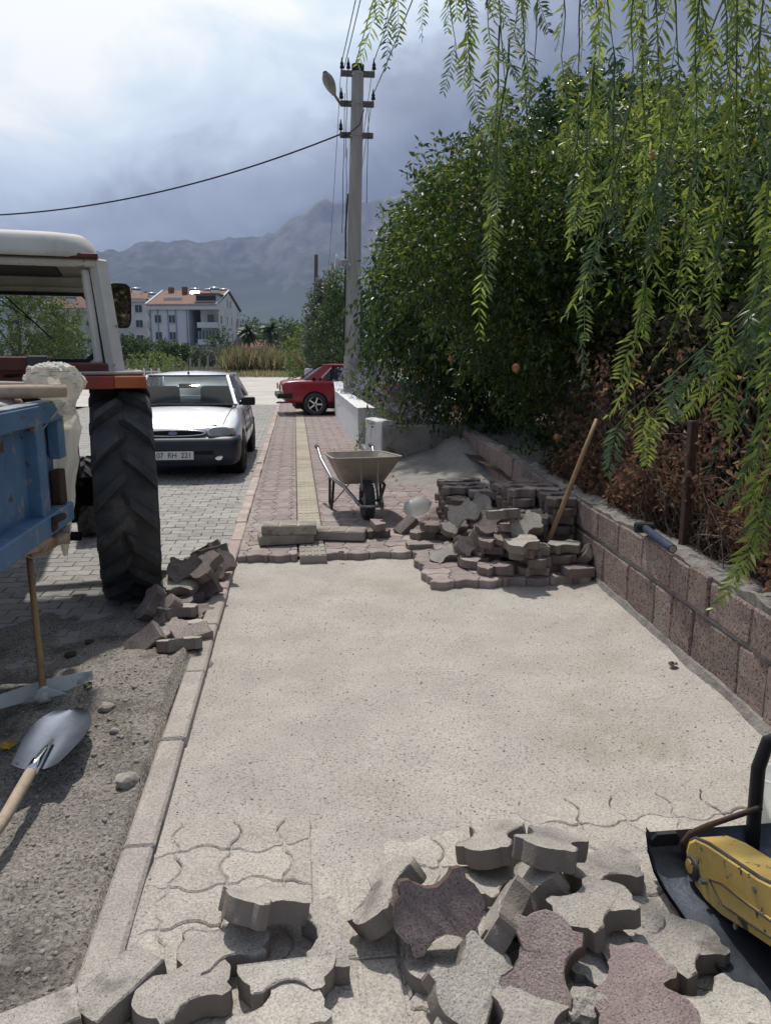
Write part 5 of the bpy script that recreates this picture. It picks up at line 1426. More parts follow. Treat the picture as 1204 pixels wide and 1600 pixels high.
# plate
PLW = pmat('plate_white', (.66, .67, .69), (.6, .61, .63), .4, 5)
pl_ = MB().box((0, -.055, .355), (.52, .012, .112), bev=.004).build('number_plate', PLW, car)
MB().box((-.238, -.0625, .355), (.042, .004, .104)).build('blue_band', pmat('plate_blue', (.02, .06, .35)), pl_)
MB().box((0, -.0555, .288), (.53, .016, .022), bev=.003).build('plate_frame', BLACK, pl_)
Mt = Matrix.Translation((.02, -.0635, .355)) @ Matrix.Rotation(PI / 2, 4, 'X')
tx = text_mesh('plate_text', '07  RH  221', .100, BLACK, pl_, Mt); tx.scale = (.86, 1, 1)
# cabin
A = dict(bf=.715, sf=1.18, zf=.935, tf=.56, sf2=1.83, zt=1.345, br=.70, sr=3.72, zr=.96, tr=.56, sr2=3.05)
BL, BR, TL_, TR_ = Vector((-A['bf'], A['sf'], A['zf'])), Vector((A['bf'], A['sf'], A['zf'])), Vector((-A['tf'], A['sf2'], A['zt'])), Vector((A['tf'], A['sf2'], A['zt']))
RBL, RBR, RTL, RTR = Vector((-A['br'], A['sr'], A['zr'])), Vector((A['br'], A['sr'], A['zr'])), Vector((-A['tr'], A['sr2'], A['zt'])), Vector((A['tr'], A['sr2'], A['zt']))
def pillars(root, mat):
    for a, b, w in ((BL, TL_, .05), (BR, TR_, .05), (RBL, RTL, .10), (RBR, RTR, .10), (Vector((-.735, 2.42, .93)), Vector((-.57, 2.42, 1.345)), .06), (Vector((.735, 2.42, .93)), Vector((.57, 2.42, 1.345)), .06), (TL_, RTL, .05), (TR_, RTR, .05)): MB().beam(a, b, w, .05, .012).build('pillar', mat, root)
pillars(car, SILV)
rf = quad_panel([TL_ + Vector((-.025, -.02, .012)), TR_ + Vector((.025, -.02, .012)), RTR + Vector((.025, .03, .012)), RTL + Vector((-.025, .03, .012))], 10, (0, 0, .055)).build('roof', SILV, car, smooth=True)
MB().tube([(0, 1.92, 1.385), (0, 2.02, 1.62)], .004, 6).build('antenna', BLACK, car); MB().lathe([(.018, 0), (.012, .03), (0, .032)], 12, Matrix.Translation((0, 1.92, 1.375))).build('antenna_base', BLACK, car)
ws = quad_panel(inset_quad([BL, BR, TR_, TL_], .02, (0, -.012, .006)), 8, (0, -.06, .03)).build('windscreen', GLASSC, car, smooth=True)
quad_panel([RBL, RBR, RTR, RTL], 4, (0, .05, .03)).build('rear_window', GLASSC, car, smooth=True)
for s, (b0, t0_, b1, t1) in ((-1, (BL, TL_, RBL, RTL)), (1, (BR, TR_, RBR, RTR))):
    quad_panel([b0, t0_, t1, b1], 4).build('side_window', GLASSD, car)
mb = MB()
for pth in ([BL, TL_], [BR, TR_], [TL_, TR_]): mb.tube([p + Vector((0, -.02, .008)) for p in pth], .010, 6)
mb.build('window_seal', BLACK, ws)
for (x0, x1) in ((-.28, .16), (-.02, .58)):
    MB().beam((x0 - .08 if x0 < -.1 else x0, 1.165, .965), (x1, 1.155, .955), .022, .02, .004).build('wiper', BLACK, car)
MB().beam((-.68, 1.15, .945), (.68, 1.15, .945), .06, .02, .004).build('cowl', BLACK, car)
MB().box((0, 1.72, 1.20), (.24, .03, .07), bev=.02).build('inside_mirror', BLACK, car)
for s in (-1, 1):
    MB().box((s * .38, 2.0, .88), (.46, .16, .62), bev=.06).build('seat', pmat('seat_cloth', (.06, .065, .075)), car)
    mm = MB().box((s * .875, 1.40, .985), (.19, .09, .125), bev=.03).build('side_mirror', BLACK, car)
    MB().beam((s * .74, 1.40, .95), (s * .80, 1.40, .96), .05, .05).build('mirror_foot', BLACK, mm)
MB().box((0, 1.35, .93), (1.3, .30, .08), bev=.03).build('dashboard', pmat('dash', (.03, .032, .036)), car)
MB().box((0, 2.4, .28), (1.5, 2.9, .2)).build('floor_pan', DARKIN, car)
for s in (-1, 1):
    car_wheel(car, s * .755, .86, .285, .18, False, s); car_wheel(car, s * .755, 3.40, .285, .18, False, s)
    for yy in (.86, 3.40): MB().lathe([(.338, -.18), (.338, .15)], 28, Matrix.Translation((s * .66, yy, .29)) @ Matrix.Rotation(PI / 2, 4, 'Y')).build('wheel_arch', DARKIN, car, fix=False)
    MB().beam((s * .845, 1.3, .56), (s * .845, 3.0, .56), .012, .06, .003).build('side_moulding', DBUMP, car)
for y_ in (1.72, 2.02): MB().box((.842, y_, .83), (.02, .09, .022), bev=.004).build('door_handle', BLACK, car)
rows = [[(x, 4.02 + .03 - .22 * max(0, abs(x) - .5) ** 2, z) for x in np.linspace(-.82, .82, 13)] for z in (.28, .40, .55)]
MB().grid(rows).build('rear_bumper', DBUMP, car, smooth=True)

# ---- red saloon across the walkway: nose to the right
rc = thing('red_car', 'red saloon car with alloy wheels backed across the walkway', 'car', (-.44, 21.15, .05), math.radians(-90 + 4))
REDP = pmat('red_paint', (0.30, 0.010, 0.018), (0.26, 0.009, 0.016), 0.3, 2, spec=.5, coat=.5)
# local y runs from tail (0) to nose; after the turn it points to +x
Lr = 4.2; Wr = .815
stn = [(.02, .46, .55, .74, .80, .72, .82), (.08, .36, .56, .78, .87, .76, .90), (.30, .26, .56, .80, .905, .775, .925), (.80, .22, .56, .81, .915, .78, .93), (1.2, .20, .56, .815, .91, .78, .92), (2.0, .20, .56, .815, .895, .78, .90), (2.8, .20, .56, .815, .88, .78, .90),
       (3.2, .20, .56, .81, .86, .775, .885), (3.8, .24, .56, .80, .80, .76, .83), (4.12, .32, .56, .78, .74, .74, .77), (4.2, .44, .55, .74, .68, .70, .70)]
rows = car_loft(stn, Wr, .03, .03, Lr)
mb = MB().grid(rows); n = len(rows[0])
mb.f.append(list(range(n))); mb.mi.append(0); mb.f.append([(len(rows) - 1) * n + i for i in range(n)][::-1]); mb.mi.append(0)
for i in range(len(rows) - 1): mb.f.append([i * n, (i + 1) * n, (i + 1) * n + n - 1, i * n + n - 1]); mb.mi.append(0)
body = mb.build('body', REDP, rc, smooth=True); apply_subsurf(body, 2); cut_arches(body, [(.90, .30, .345), (3.38, .30, .345)]); shade_auto(body, 38); body.data.materials.clear(); body.data.materials.append(REDP)
seams(body, rc, side_d(1.34) + side_d(1.86) + side_d(2.72))
BL, BR, TL_, TR_ = Vector((-.70, .66, .925)), Vector((.70, .66, .925)), Vector((-.54, 1.22, 1.30)), Vector((.54, 1.22, 1.30))
RBL, RBR, RTL, RTR = Vector((-.70, 3.05, .89)), Vector((.70, 3.05, .89)), Vector((-.54, 2.42, 1.30)), Vector((.54, 2.42, 1.30))
quad_panel([BL, BR, TR_, TL_], 5, (0, -.04, .02)).build('rear_window', GLASSD, rc, smooth=True)
quad_panel([RBL, RBR, RTR, RTL], 5, (0, .04, .02)).build('windscreen', GLASSD, rc, smooth=True)
quad_panel([TL_ + Vector((-.02, -.02, .01)), TR_ + Vector((.02, -.02, .01)), RTR + Vector((.02, .02, .01)), RTL + Vector((-.02, .02, .01))], 8, (0, 0, .04)).build('roof', REDP, rc, smooth=True)
for s in (-1, 1):
    sx = lambda p: Vector((s * abs(p.x), p.y, p.z))
    quad_panel([sx(BL) + Vector((0, .42, -.0)), sx(TL_) + Vector((0, .22, -.03)), sx(RTL) + Vector((0, 0, -.03)), sx(RBL)], 4).build('side_window', GLASSD, rc)
    # broad rear pillar panel, proud of the glass line
    MB().add([sx(BL) + Vector((s * .012, -.03, .0)), sx(TL_) + Vector((s * .012, -.04, .02)), sx(TL_) + Vector((s * .012, .20, .01)), sx(BL) + Vector((s * .012, .46, -.01))], [[0, 1, 2, 3]]).build('rear_pillar', REDP, rc)
    MB().beam(sx(TL_) + Vector((s * .01, 0, .0)), sx(RTL) + Vector((s * .01, 0, 0)), .03, .04, .008).build('roof_rail', REDP, rc)
    MB().beam(sx(RBL), sx(RTL), .04, .05, .008).build('front_pillar', REDP, rc)
    MB().beam(sx(Vector((.705, 1.82, .90))) + Vector((s * .012, 0, 0)), sx(Vector((.545, 1.82, 1.28))) + Vector((s * .012, 0, 0)), .03, .05, .006).build('door_pillar', BLACK, rc)
    MB().beam(sx(Vector((.705, 1.30, .92))) + Vector((s * .012, 0, 0)), sx(Vector((.56, 1.42, 1.27))) + Vector((s * .012, 0, 0)), .02, .02, .004).build('window_bar', BLACK, rc)
    MB().box((s * .812, 1.42, .80), (.02, .14, .035), bev=.006).build('door_handle', BLACK, rc)
    mb = MB().lathe([(.045, 0), (.05, .008), (.03, .012), (.028, 0)], 16, Matrix.Translation((s * .735, .88, .945)) @ Matrix.Rotation(s * PI / 2, 4, 'Y')); mb.build('pillar_badge', BLACK, rc)
    mb = MB().lathe([(.03, 0), (.035, .008), (.0, .012)], 16, Matrix.Translation((s * .74, 1.04, .945)) @ Matrix.Rotation(s * PI / 2, 4, 'Y')); mb.build('pillar_badge', BLACK, rc)
    MB().beam((s * .735, 1.08, .985), (s * .60, 1.36, 1.24), .004, .03).build('white_decal', PLW, rc)
    car_wheel(rc, s * .735, .90, .30, .19, True, s); car_wheel(rc, s * .735, 3.38, .30, .19, True, s)
    for yy in (.90, 3.38): MB().lathe([(.338, -.18), (.338, .13)], 28, Matrix.Translation((s * .65, yy, .30)) @ Matrix.Rotation(PI / 2, 4, 'Y')).build('wheel_arch', DARKIN, rc, fix=False)
    MB().beam((s * .815, 1.25, .26), (s * .815, 3.0, .26), .02, .08, .005).build('sill_strip', BLACK, rc)
    MB().box((s * .60, -.005, .74), (.28, .03, .16), bev=.01).build('tail_light', REDREF, rc)
rb = MB().box((0, -.02, .52), (1.60, .12, .13), bev=.02).build('rear_bumper', BLACK, rc)
for s in (-1, 1): MB().box((s * .79, .16, .52), (.06, .30, .13), bev=.02).build('bumper_end', BLACK, rb)
MB().tube([(.45, -.10, .34), (.45, .3, .34)], .025, 8).build('exhaust', GREYST, rc)
MB().box((0, 2.0, .27), (1.45, 3.2, .18)).build('floor_pan', DARKIN, rc)
MB().box((0, 4.21, .45), (1.6, .10, .14), bev=.02).build('front_bumper', BLACK, rc)
for s in (-.38, .38): MB().box((s, 2.0, .85), (.44, .16, .55), bev=.05).build('seat', DARKIN, rc)
for s in (-.5, .5): MB().beam((s, 1.5, 1.35), (s, 2.3, 1.35), .02, .02).build('roof_bar', BLACK, rc)
# ================================================================== VEGETATION
def leaf_geo(P, D, Nn, L, W, fold=.25):
    """diamond leaves: P base points, D direction, Nn rough normal, L length, W half width"""
    D = D / np.linalg.norm(D, axis=1, keepdims=True)
    S = np.cross(D, Nn); S /= (np.linalg.norm(S, axis=1, keepdims=True) + 1e-9); U = np.cross(S, D)
    L = L[:, None]; W = W[:, None]
    a = P; m = P + D * L * .45; t = P + D * L - U * L * .10
    l = m + S * W + U * W * fold; r = m - S * W + U * W * fold
    n = len(P); V = np.stack([a, l, t, r], 1).reshape(-1, 3); I = np.arange(n)[:, None] * 4
    F = np.concatenate([I + [0, 1, 2], I + [0, 2, 3]], 0)
    return V, F
def rand_dirs(n):
    v = RNG.normal(size=(n, 3)); return v / np.linalg.norm(v, axis=1, keepdims=True)
def crown_points(center, radii, ntwig, per, twig_len, rmin=.5, lump_amp=.28, lump_f=1.8, seed=0, updir=.2, droop=.4, zcut=None, keep=None):
    """twigs growing out of a lumpy ellipsoid; returns leaf base points, directions and the twig paths"""
    d = rand_dirs(ntwig); c = np.array(center); R = np.array(radii)
    lump = np.array([1 + lump_amp * (mnoise.noise(Vector((x[0] * lump_f + seed, x[1] * lump_f, x[2] * lump_f))) + .6 * mnoise.noise(Vector((x[0] * lump_f * 2.7, x[1] * lump_f * 2.7 + seed, x[2] * lump_f * 2.7)))) for x in d])
    rr = (rmin + (1 - rmin) * RNG.random(ntwig) ** .55) * lump
    base = c + d * R * rr[:, None]
    if zcut is not None:
        ok = base[:, 2] > zcut; base, d = base[ok], d[ok]
    if keep is not None:
        ok = np.array([keep(p) for p in base]); base, d = base[ok], d[ok]
    n = len(base)
    g = d * .8 + rand_dirs(n) * .7; g[:, 2] += updir; g /= np.linalg.norm(g, axis=1, keepdims=True)
    tl = twig_len * RNG.uniform(.6, 1.3, n)
    ts = np.linspace(.1, 1, per)
    P = base[:, None, :] + g[:, None, :] * (tl[:, None] * ts)[:, :, None]
    P[:, :, 2] -= droop * (tl[:, None] * ts ** 2)
    tang = g[:, None, :] * np.ones((1, per, 1)); tang = tang.copy(); tang[:, :, 2] -= 2 * droop * ts
    side = rand_dirs(n * per).reshape(n, per, 3)
    D = tang * .6 + side * .9
    return P.reshape(-1, 3), D.reshape(-1, 3), base, P
def foliage(name, parent, mat, P, D, L, W, Lj=.35, hang=0.0, jit=.02):
    n = len(P); P = P + RNG.normal(size=(n, 3)) * jit; D = D + RNG.normal(size=(n, 3)) * .25; D[:, 2] -= hang
    Nn = rand_dirs(n); Nn[:, 2] += .8
    V, F = leaf_geo(P, D, Nn, L * RNG.uniform(1 - Lj, 1 + Lj, n), W * RNG.uniform(.75, 1.2, n))
    return link(name, np_mesh(name, V, F, 3), mat, parent)
def twig_mesh(name, parent, mat, paths, r0=.006, r1=.002, n=3):
    mb = MB()
    for p in paths:
        k = len(p); mb.tube([Vector(q) for q in p], [r0 + (r1 - r0) * i / (k - 1) for i in range(k)], n, False)
    return mb.build(name, mat, parent, fix=False, kind='stuff')
def branchy(base, tips, r0, mat, parent, name='trunk', split=.35):
    base = Vector(base)
    mb = MB()
    c = sum((Vector(t) for t in tips), Vector()) / len(tips)
    fork = base.lerp(Vector((c.x, c.y, c.z)), split); fork.x += random.uniform(-.1, .1)
    mb.tube([base, base.lerp(fork, .5) + Vector((random.uniform(-.05, .05), random.uniform(-.05, .05), 0)), fork], [r0, r0 * .85, r0 * .75], 8)
    mb.build(name, mat, parent, smooth=True)
    for t in tips:
        t = Vector(t); m1 = fork.lerp(t, .4) + Vector((random.uniform(-.15, .15), random.uniform(-.15, .15), .12)); m2 = fork.lerp(t, .75) + Vector((0, 0, .1))
        MB().tube([fork, m1, m2, t], [r0 * .55, r0 * .4, r0 * .25, r0 * .1], 6).build('limb', mat, parent, smooth=True)

LEAF_POM = leaf_mat('pomegranate_leaf', (.015, .038, .010), (.064, .108, .018), .38, .42, (.12, .14, .02), .08)
LEAF_SHOOT = leaf_mat('pomegranate_shoot_leaf', (.050, .095, .016), (.15, .18, .026), .50, .42, tv=2.2)  # new growth; the sunlit brightness of the crown tops is put into its colour
LEAF_VINE = leaf_mat('vine_leaf', (.014, .036, .011), (.045, .090, .020), .34, .38)
LEAF_CIT = leaf_mat('citrus_leaf', (.014, .040, .012), (.045, .10, .020), .30, .30)
LEAF_PEP = leaf_mat('pepper_leaf', (.075, .130, .034), (.20, .255, .050), .50, .36, tv=2.1)
LEAF_PEPB = leaf_mat('pepper_leaf_blue', (.045, .085, .045), (.10, .15, .075), .40, .30, tv=1.7)
LEAF_OLI = leaf_mat('olive_leaf', (.050, .068, .048), (.13, .155, .115), .25, .5)
LEAF_DRY = leaf_mat('dry_leaf', (.075, .042, .026), (.185, .105, .060), .35, .75, (.26, .16, .09), .12)
LEAF_DARK = leaf_mat('far_leaf_dark', (.018, .042, .014), (.055, .10, .028), .30, .5)
LEAF_MID = leaf_mat('far_leaf_mid', (.050, .085, .022), (.13, .18, .045), .35, .5)
LEAF_PALM = leaf_mat('palm_leaf', (.022, .040, .016), (.06, .085, .03), .25, .5)
LEAF_REED = leaf_mat('reed_leaf', (.14, .165, .07), (.28, .26, .15), .35, .7, (.26, .19, .11), .2)
FLOW = leaf_mat('purple_flower', (.13, .10, .30), (.28, .24, .48), .4, .6)
STEM = pmat('dry_stem', (.22, .18, .14), (.13, .10, .08), .9, 12)
GSTEM = pmat('green_stem', (.10, .15, .04), (.07, .10, .03), .8, 12)

# big fruiting tree over the grey wall
t1 = thing('pomegranate_tree', 'dense pomegranate tree hung with leafy vines above the grey concrete wall', 'tree', (2.9, 12.4, .4))
def shift(p, root): return np.asarray(p) - np.array(root.location)
P, D, base, path = crown_points((2.95, 12.3, 2.5), (1.55, 1.9, 1.65), 5600, 13, .36, rmin=.35, seed=2, droop=.35, lump_amp=.42, lump_f=2.4, zcut=.55, keep=lambda p: not (p[0] < 2.1 and p[2] < 1.30 + .6 * (2.1 - p[0])))
foliage('crown', t1, LEAF_POM, shift(P, t1), D, .080, .0165, hang=.15)
P, D, base, path = crown_points((2.70, 11.9, 2.2), (1.35, 1.5, 1.55), 1500, 12, .55, rmin=.8, seed=5, droop=.75, updir=-.1, zcut=.6, keep=lambda p: p[1] < 12.6 and not (p[0] < 2.1 and p[2] < 1.45 + .5 * (2.1 - p[0])))
foliage('vine_leaves', t1, LEAF_VINE, shift(P, t1), D, .10, .024, hang=1.1)
P, D, base, path = crown_points((2.95, 12.4, 2.6), (1.5, 1.7, 1.5), 520, 15, .60, rmin=.85, seed=9, droop=.12, updir=.8, zcut=2.6)
foliage('shoot_leaves', t1, LEAF_SHOOT, shift(P, t1), D, .072, .0155); twig_mesh('shoot', t1, GSTEM, path[::2, ::5] - np.array(t1.location))
branchy((0, 0, -.1), [(-1, -.6, 2.2), (.8, -.3, 2.6), (0, .9, 3.0), (-.5, -.9, 1.6), (.3, 0, 3.4)], .12, BARK, t1)
FRUIT = pmat('pomegranate_skin', (.42, .12, .055), (.32, .16, .06), .5, 7, .1, c3=(.5, .3, .15), c3_scale=5)
def fruit(root, p, r):
    o = MB().lathe([(0, -r), (r * .6, -r * .82), (r * .97, -r * .25), (r * .97, r * .25), (r * .6, r * .82), (r * .25, r * .98), (r * .22, r * 1.15), (r * .32, r * 1.32), (.0, r * 1.1)], 14, Matrix.Rotation(random.uniform(2.4, 3.6), 4, 'X')).build('fruit', FRUIT, root, smooth=True)
    o.location = Vector(p) - Vector(root.location); return o
t2 = thing('pomegranate_tree', 'dark bushy pomegranate tree behind the wire fence and stacked pavers', 'tree', (3.6, 8.6, .35))
kp2 = lambda p: p[0] > wall_x(min(p[1], 8.5)) + .12 - (.55 if p[2] > 1.4 else 0)
P, D, base, path = crown_points((3.75, 8.3, 2.15), (1.85, 2.1, 1.60), 6200, 13, .36, rmin=.35, seed=12, droop=.35, lump_amp=.42, lump_f=2.4, zcut=.55, keep=kp2)
foliage('crown', t2, LEAF_POM, shift(P, t2), D, .074, .0155, hang=.15)
P, D, base, path = crown_points((2.15, 8.2, 2.85), (1.05, 1.5, .80), 1500, 13, .36, rmin=.35, seed=77, droop=.4, lump_amp=.35, zcut=1.9)
foliage('overhanging_crown', t2, LEAF_POM, shift(P, t2), D, .072, .0155, hang=.25)
P, D, base, path = crown_points((3.8, 8.2, 2.3), (1.8, 2.0, 1.5), 700, 15, .6, rmin=.85, seed=15, droop=.15, updir=.7, zcut=2.2)
foliage('shoot_leaves', t2, LEAF_SHOOT, shift(P, t2), D, .068, .0145); twig_mesh('shoot', t2, GSTEM, path[::2, ::5] - np.array(t2.location))
branchy((0, 0, -.1), [(-1, -.6, 2.0), (.8, -.3, 2.4), (0, .9, 2.6), (-.5, -.9, 1.4), (.3, 0, 3.0)], .12, BARK, t2)
t3 = thing('pomegranate_tree', 'yellowish green pomegranate tree beyond the dried hedge', 'tree', (4.6, 6.2, .35))
P, D, base, path = crown_points((4.5, 6.0, 2.2), (1.75, 1.9, 1.45), 4800, 13, .36, rmin=.35, seed=22, droop=.35, lump_amp=.42, lump_f=2.4, zcut=.6, keep=lambda p: p[0] > 2.75)
foliage('crown', t3, LEAF_POM, shift(P, t3), D, .068, .0145, hang=.1)
branchy((0, 0, -.1), [(-1, -.6, 2.0), (.8, -.3, 2.4), (0, .9, 2.6), (-.5, -.9, 1.4)], .11, BARK, t3)
P, D, base, path = crown_points((4.4, 6.1, 2.4), (1.7, 1.8, 1.4), 800, 15, .6, rmin=.8, seed=25, droop=.15, updir=.7, zcut=1.9, keep=lambda p: p[0] > 2.6)
foliage('shoot_leaves', t3, LEAF_SHOOT, shift(P, t3), D, .064, .0135)
for (root, px, py, Y, r) in ((t1, 712, 637, 10.6, .042), (t1, 650, 590, 11.2, .035), (t2, 806, 575, 7.0, .040), (t2, 870, 683, 6.5, .030), (t2, 903, 560, 6.9, .03), (t3, 1017, 243, 5.6, .030), (t3, 1046, 258, 5.5, .032), (t2, 704, 560, 8.0, .03)):
    fruit(root, at_y(px, py, Y), r)
# citrus behind
t4 = thing('citrus_tree', 'tall glossy dark green tree rising behind the pomegranates', 'tree', (5.0, 13.2, .4))
P, D, base, path = crown_points((5.0, 13.0, 3.9), (1.7, 1.7, 2.1), 2600, 13, .38, rmin=.55, seed=31, droop=.45, lump_amp=.30, zcut=1.6)
foliage('crown', t4, LEAF_CIT, shift(P, t4), D, .105, .023, hang=.4)
branchy((0, 0, -.1), [(-.9, -.6, 3.0), (.8, -.3, 3.4), (0, .9, 3.8), (-.3, -.6, 4.6)], .14, BARK, t4)
t5 = thing('garden_tree', 'smaller green tree between the pomegranate trees and the tall dark one', 'tree', (6.3, 9.6, .35))
P, D, base, path = crown_points((6.2, 9.6, 2.9), (1.8, 1.8, 1.6), 2400, 13, .38, rmin=.55, seed=37, droop=.4, lump_amp=.30, zcut=1.0)
foliage('crown', t5, LEAF_MID, shift(P, t5), D, .07, .015, hang=.2)
branchy((0, 0, -.1), [(-.9, -.6, 2.6), (.8, -.3, 3.0), (0, .9, 3.2)], .12, BARK, t5)

# dried hedge behind the fence
hd = thing('dried_hedge', 'dried brown hedge of dead leaves and bare twigs behind the wire fence', 'hedge', (2.75, 4.3, .35))
def hedge_paths(n, y0, y1, zmax, x0, x1, seg=9):
    out = []
    for i in range(n):
        y = random.uniform(y0, y1); x = random.uniform(x0, x1); p = np.array([x, y, .38]); d = np.array([random.gauss(-.10, .35), random.gauss(0, .5), random.uniform(.5, 1.2)]); pts = [p.copy()]
        st = random.uniform(.07, .19)
        for k in range(seg - 1):
            d = d + RNG.normal(size=3) * .38; d[2] = d[2] * .96 - .02; d /= np.linalg.norm(d); p = p + d * st
            p[0] = max(p[0], wall_x(p[1]) + .14)
            pts.append(p.copy())
        out.append(np.array(pts))
    return out
hp1 = hedge_paths(430, 2.3, 6.6, 1.7, 2.28, 3.0)
twig_mesh('twigs', hd, STEM, [p - np.array(hd.location) for p in hp1], .0045, .0014)
pp = np.concatenate([p[2:] for p in hp1]); pp = np.repeat(pp, 9, 0) + RNG.normal(size=(len(pp) * 9, 3)) * .06
cl = np.array([mnoise.noise(Vector((p[0] * 2.2, p[1] * 2.2, p[2] * 2.2))) for p in pp]); pp = pp[(cl > -.08 - .32 * (pp[:, 2] - .9)) & (pp[:, 2] > .58)]
dd_ = rand_dirs(len(pp)); dd_[:, 2] -= .8
V, F = leaf_geo(shift(pp, hd), dd_, rand_dirs(len(pp)), .048 * RNG.uniform(.6, 1.4, len(pp)), .0125 * RNG.uniform(.6, 1.4, len(pp)), fold=.8)
link('dead_leaves', np_mesh('dead_leaves', V, F, 3), LEAF_DRY, hd)
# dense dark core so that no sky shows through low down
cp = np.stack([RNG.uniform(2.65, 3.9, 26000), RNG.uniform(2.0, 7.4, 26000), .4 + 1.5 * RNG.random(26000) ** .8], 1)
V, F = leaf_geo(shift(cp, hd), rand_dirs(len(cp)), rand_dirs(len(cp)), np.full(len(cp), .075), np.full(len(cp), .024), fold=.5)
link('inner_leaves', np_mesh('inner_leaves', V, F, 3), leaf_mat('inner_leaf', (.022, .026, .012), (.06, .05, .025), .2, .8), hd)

# chain link fence on the wall
cf = thing('chain_link_fence', 'rusty chain link fence with iron posts standing on the block wall', 'fence', (0, 0, 0))
mb = MB(); zf0, zf1 = .53, 1.42; pitch_ = .075
n = int((6.9 - 2.2) / pitch_)
for i in range(-12, n):
    for s in (1, -1):
        ya = 2.2 + i * pitch_ + (0 if s > 0 else (zf1 - zf0)); yb = ya + s * (zf1 - zf0) * 1.0
        pts = []
        for k in range(5):
            t = k / 4; y = ya + (yb - ya) * t; z = zf0 + (zf1 - zf0) * t
            pts.append((wall_x(y) + .125 + .02 * nz(y * 1.5, z * 2), y, z + .02 * nz(y * 2, z)))
        if min(p[1] for p in pts) > 2.0 and max(p[1] for p in pts) < 7.2: mb.tube(pts, .0010, 3, False)
mb.build('wire_mesh', pmat('fence_wire', (.10, .088, .078), (.06, .05, .045), .7, 30, metal=.3), cf, fix=False, kind='stuff')
for yy in (2.45, 4.02):
    MB().box((wall_x(yy) + .13, yy, .85), (.045, .05, .80), bev=.004).build('post', RUST, cf)

# plants over the whitewashed walls
def flower_bush(p, rad, lab, seed, flowers=.25):
    r = thing('flowering_bush', lab, 'bush', p, group='flowering bushes behind the whitewashed walls')
    P, D, base, path = crown_points((0, 0, rad[2] * .9), rad, 420, 9, .22, rmin=.4, seed=seed, droop=.2, lump_amp=.4, zcut=.0)
    foliage('leaves', r, LEAF_MID, P, D, .04, .011); twig_mesh('stems', r, STEM, path[::3, ::4], .003, .0015)
    ix = RNG.random(len(path)) < flowers; q = path[ix][:, -1]
    q = np.repeat(q, 7, 0) + RNG.normal(size=(len(q) * 7, 3)) * .018
    foliage('flowers', r, FLOW, q, rand_dirs(len(q)), .034, .013); return r
flower_bush((1.75, 15.6, .42), (.50, 1.5, .48), 'purple flowering bush behind the long whitewashed wall', 3, .45)
flower_bush((1.55, 18.4, .42), (.40, 1.2, .55), 'purple flowering bush beside the utility pole', 5, .45)
flower_bush((1.95, 12.3, .42), (.55, .7, .38), 'pale purple flowering bush behind the grey concrete wall', 8, .5)
hv_ = thing('hanging_vine', 'thin green vine hanging down the white wall end', 'vine', (1.2, 11.6, .6))
for k, (px0, py0, px1, py1) in enumerate(((578, 640, 556, 700), (600, 660, 614, 715), (575, 662, 640, 668))):
    a = at_y(px0, py0, 11.6 if k else 12.7); b = at_y(px1, py1, 11.1 if k else 12.6); pts = [a.lerp(b, i / 9) + Vector((.03 * nz(i * .6, k), -.04, .02 * nz(i * .5, k + 3))) for i in range(10)]
    MB().tube([p - Vector(hv_.location) for p in pts], .005, 5).build('stem', GSTEM, hv_)
    q = np.repeat(np.array([p[:] for p in pts]), 6, 0) + RNG.normal(size=(60, 3)) * .025; foliage('leaves', hv_, LEAF_MID, shift(q, hv_), rand_dirs(60), .05, .016)
wd = thing('weed', 'small green weed growing at the foot of the sand heap', 'weed', tuple(on_z(698, 792, .09)))
q = RNG.normal(size=(90, 3)) * (.05, .04, .05) + (0, 0, .07); foliage('leaves', wd, LEAF_MID, q, rand_dirs(90) + (0, 0, .6), .05, .012)
MB().tube([(0, 0, -.03), (.01, 0, .12), (-.01, 0, .25)], .003, 4).build('stem', GSTEM, wd)

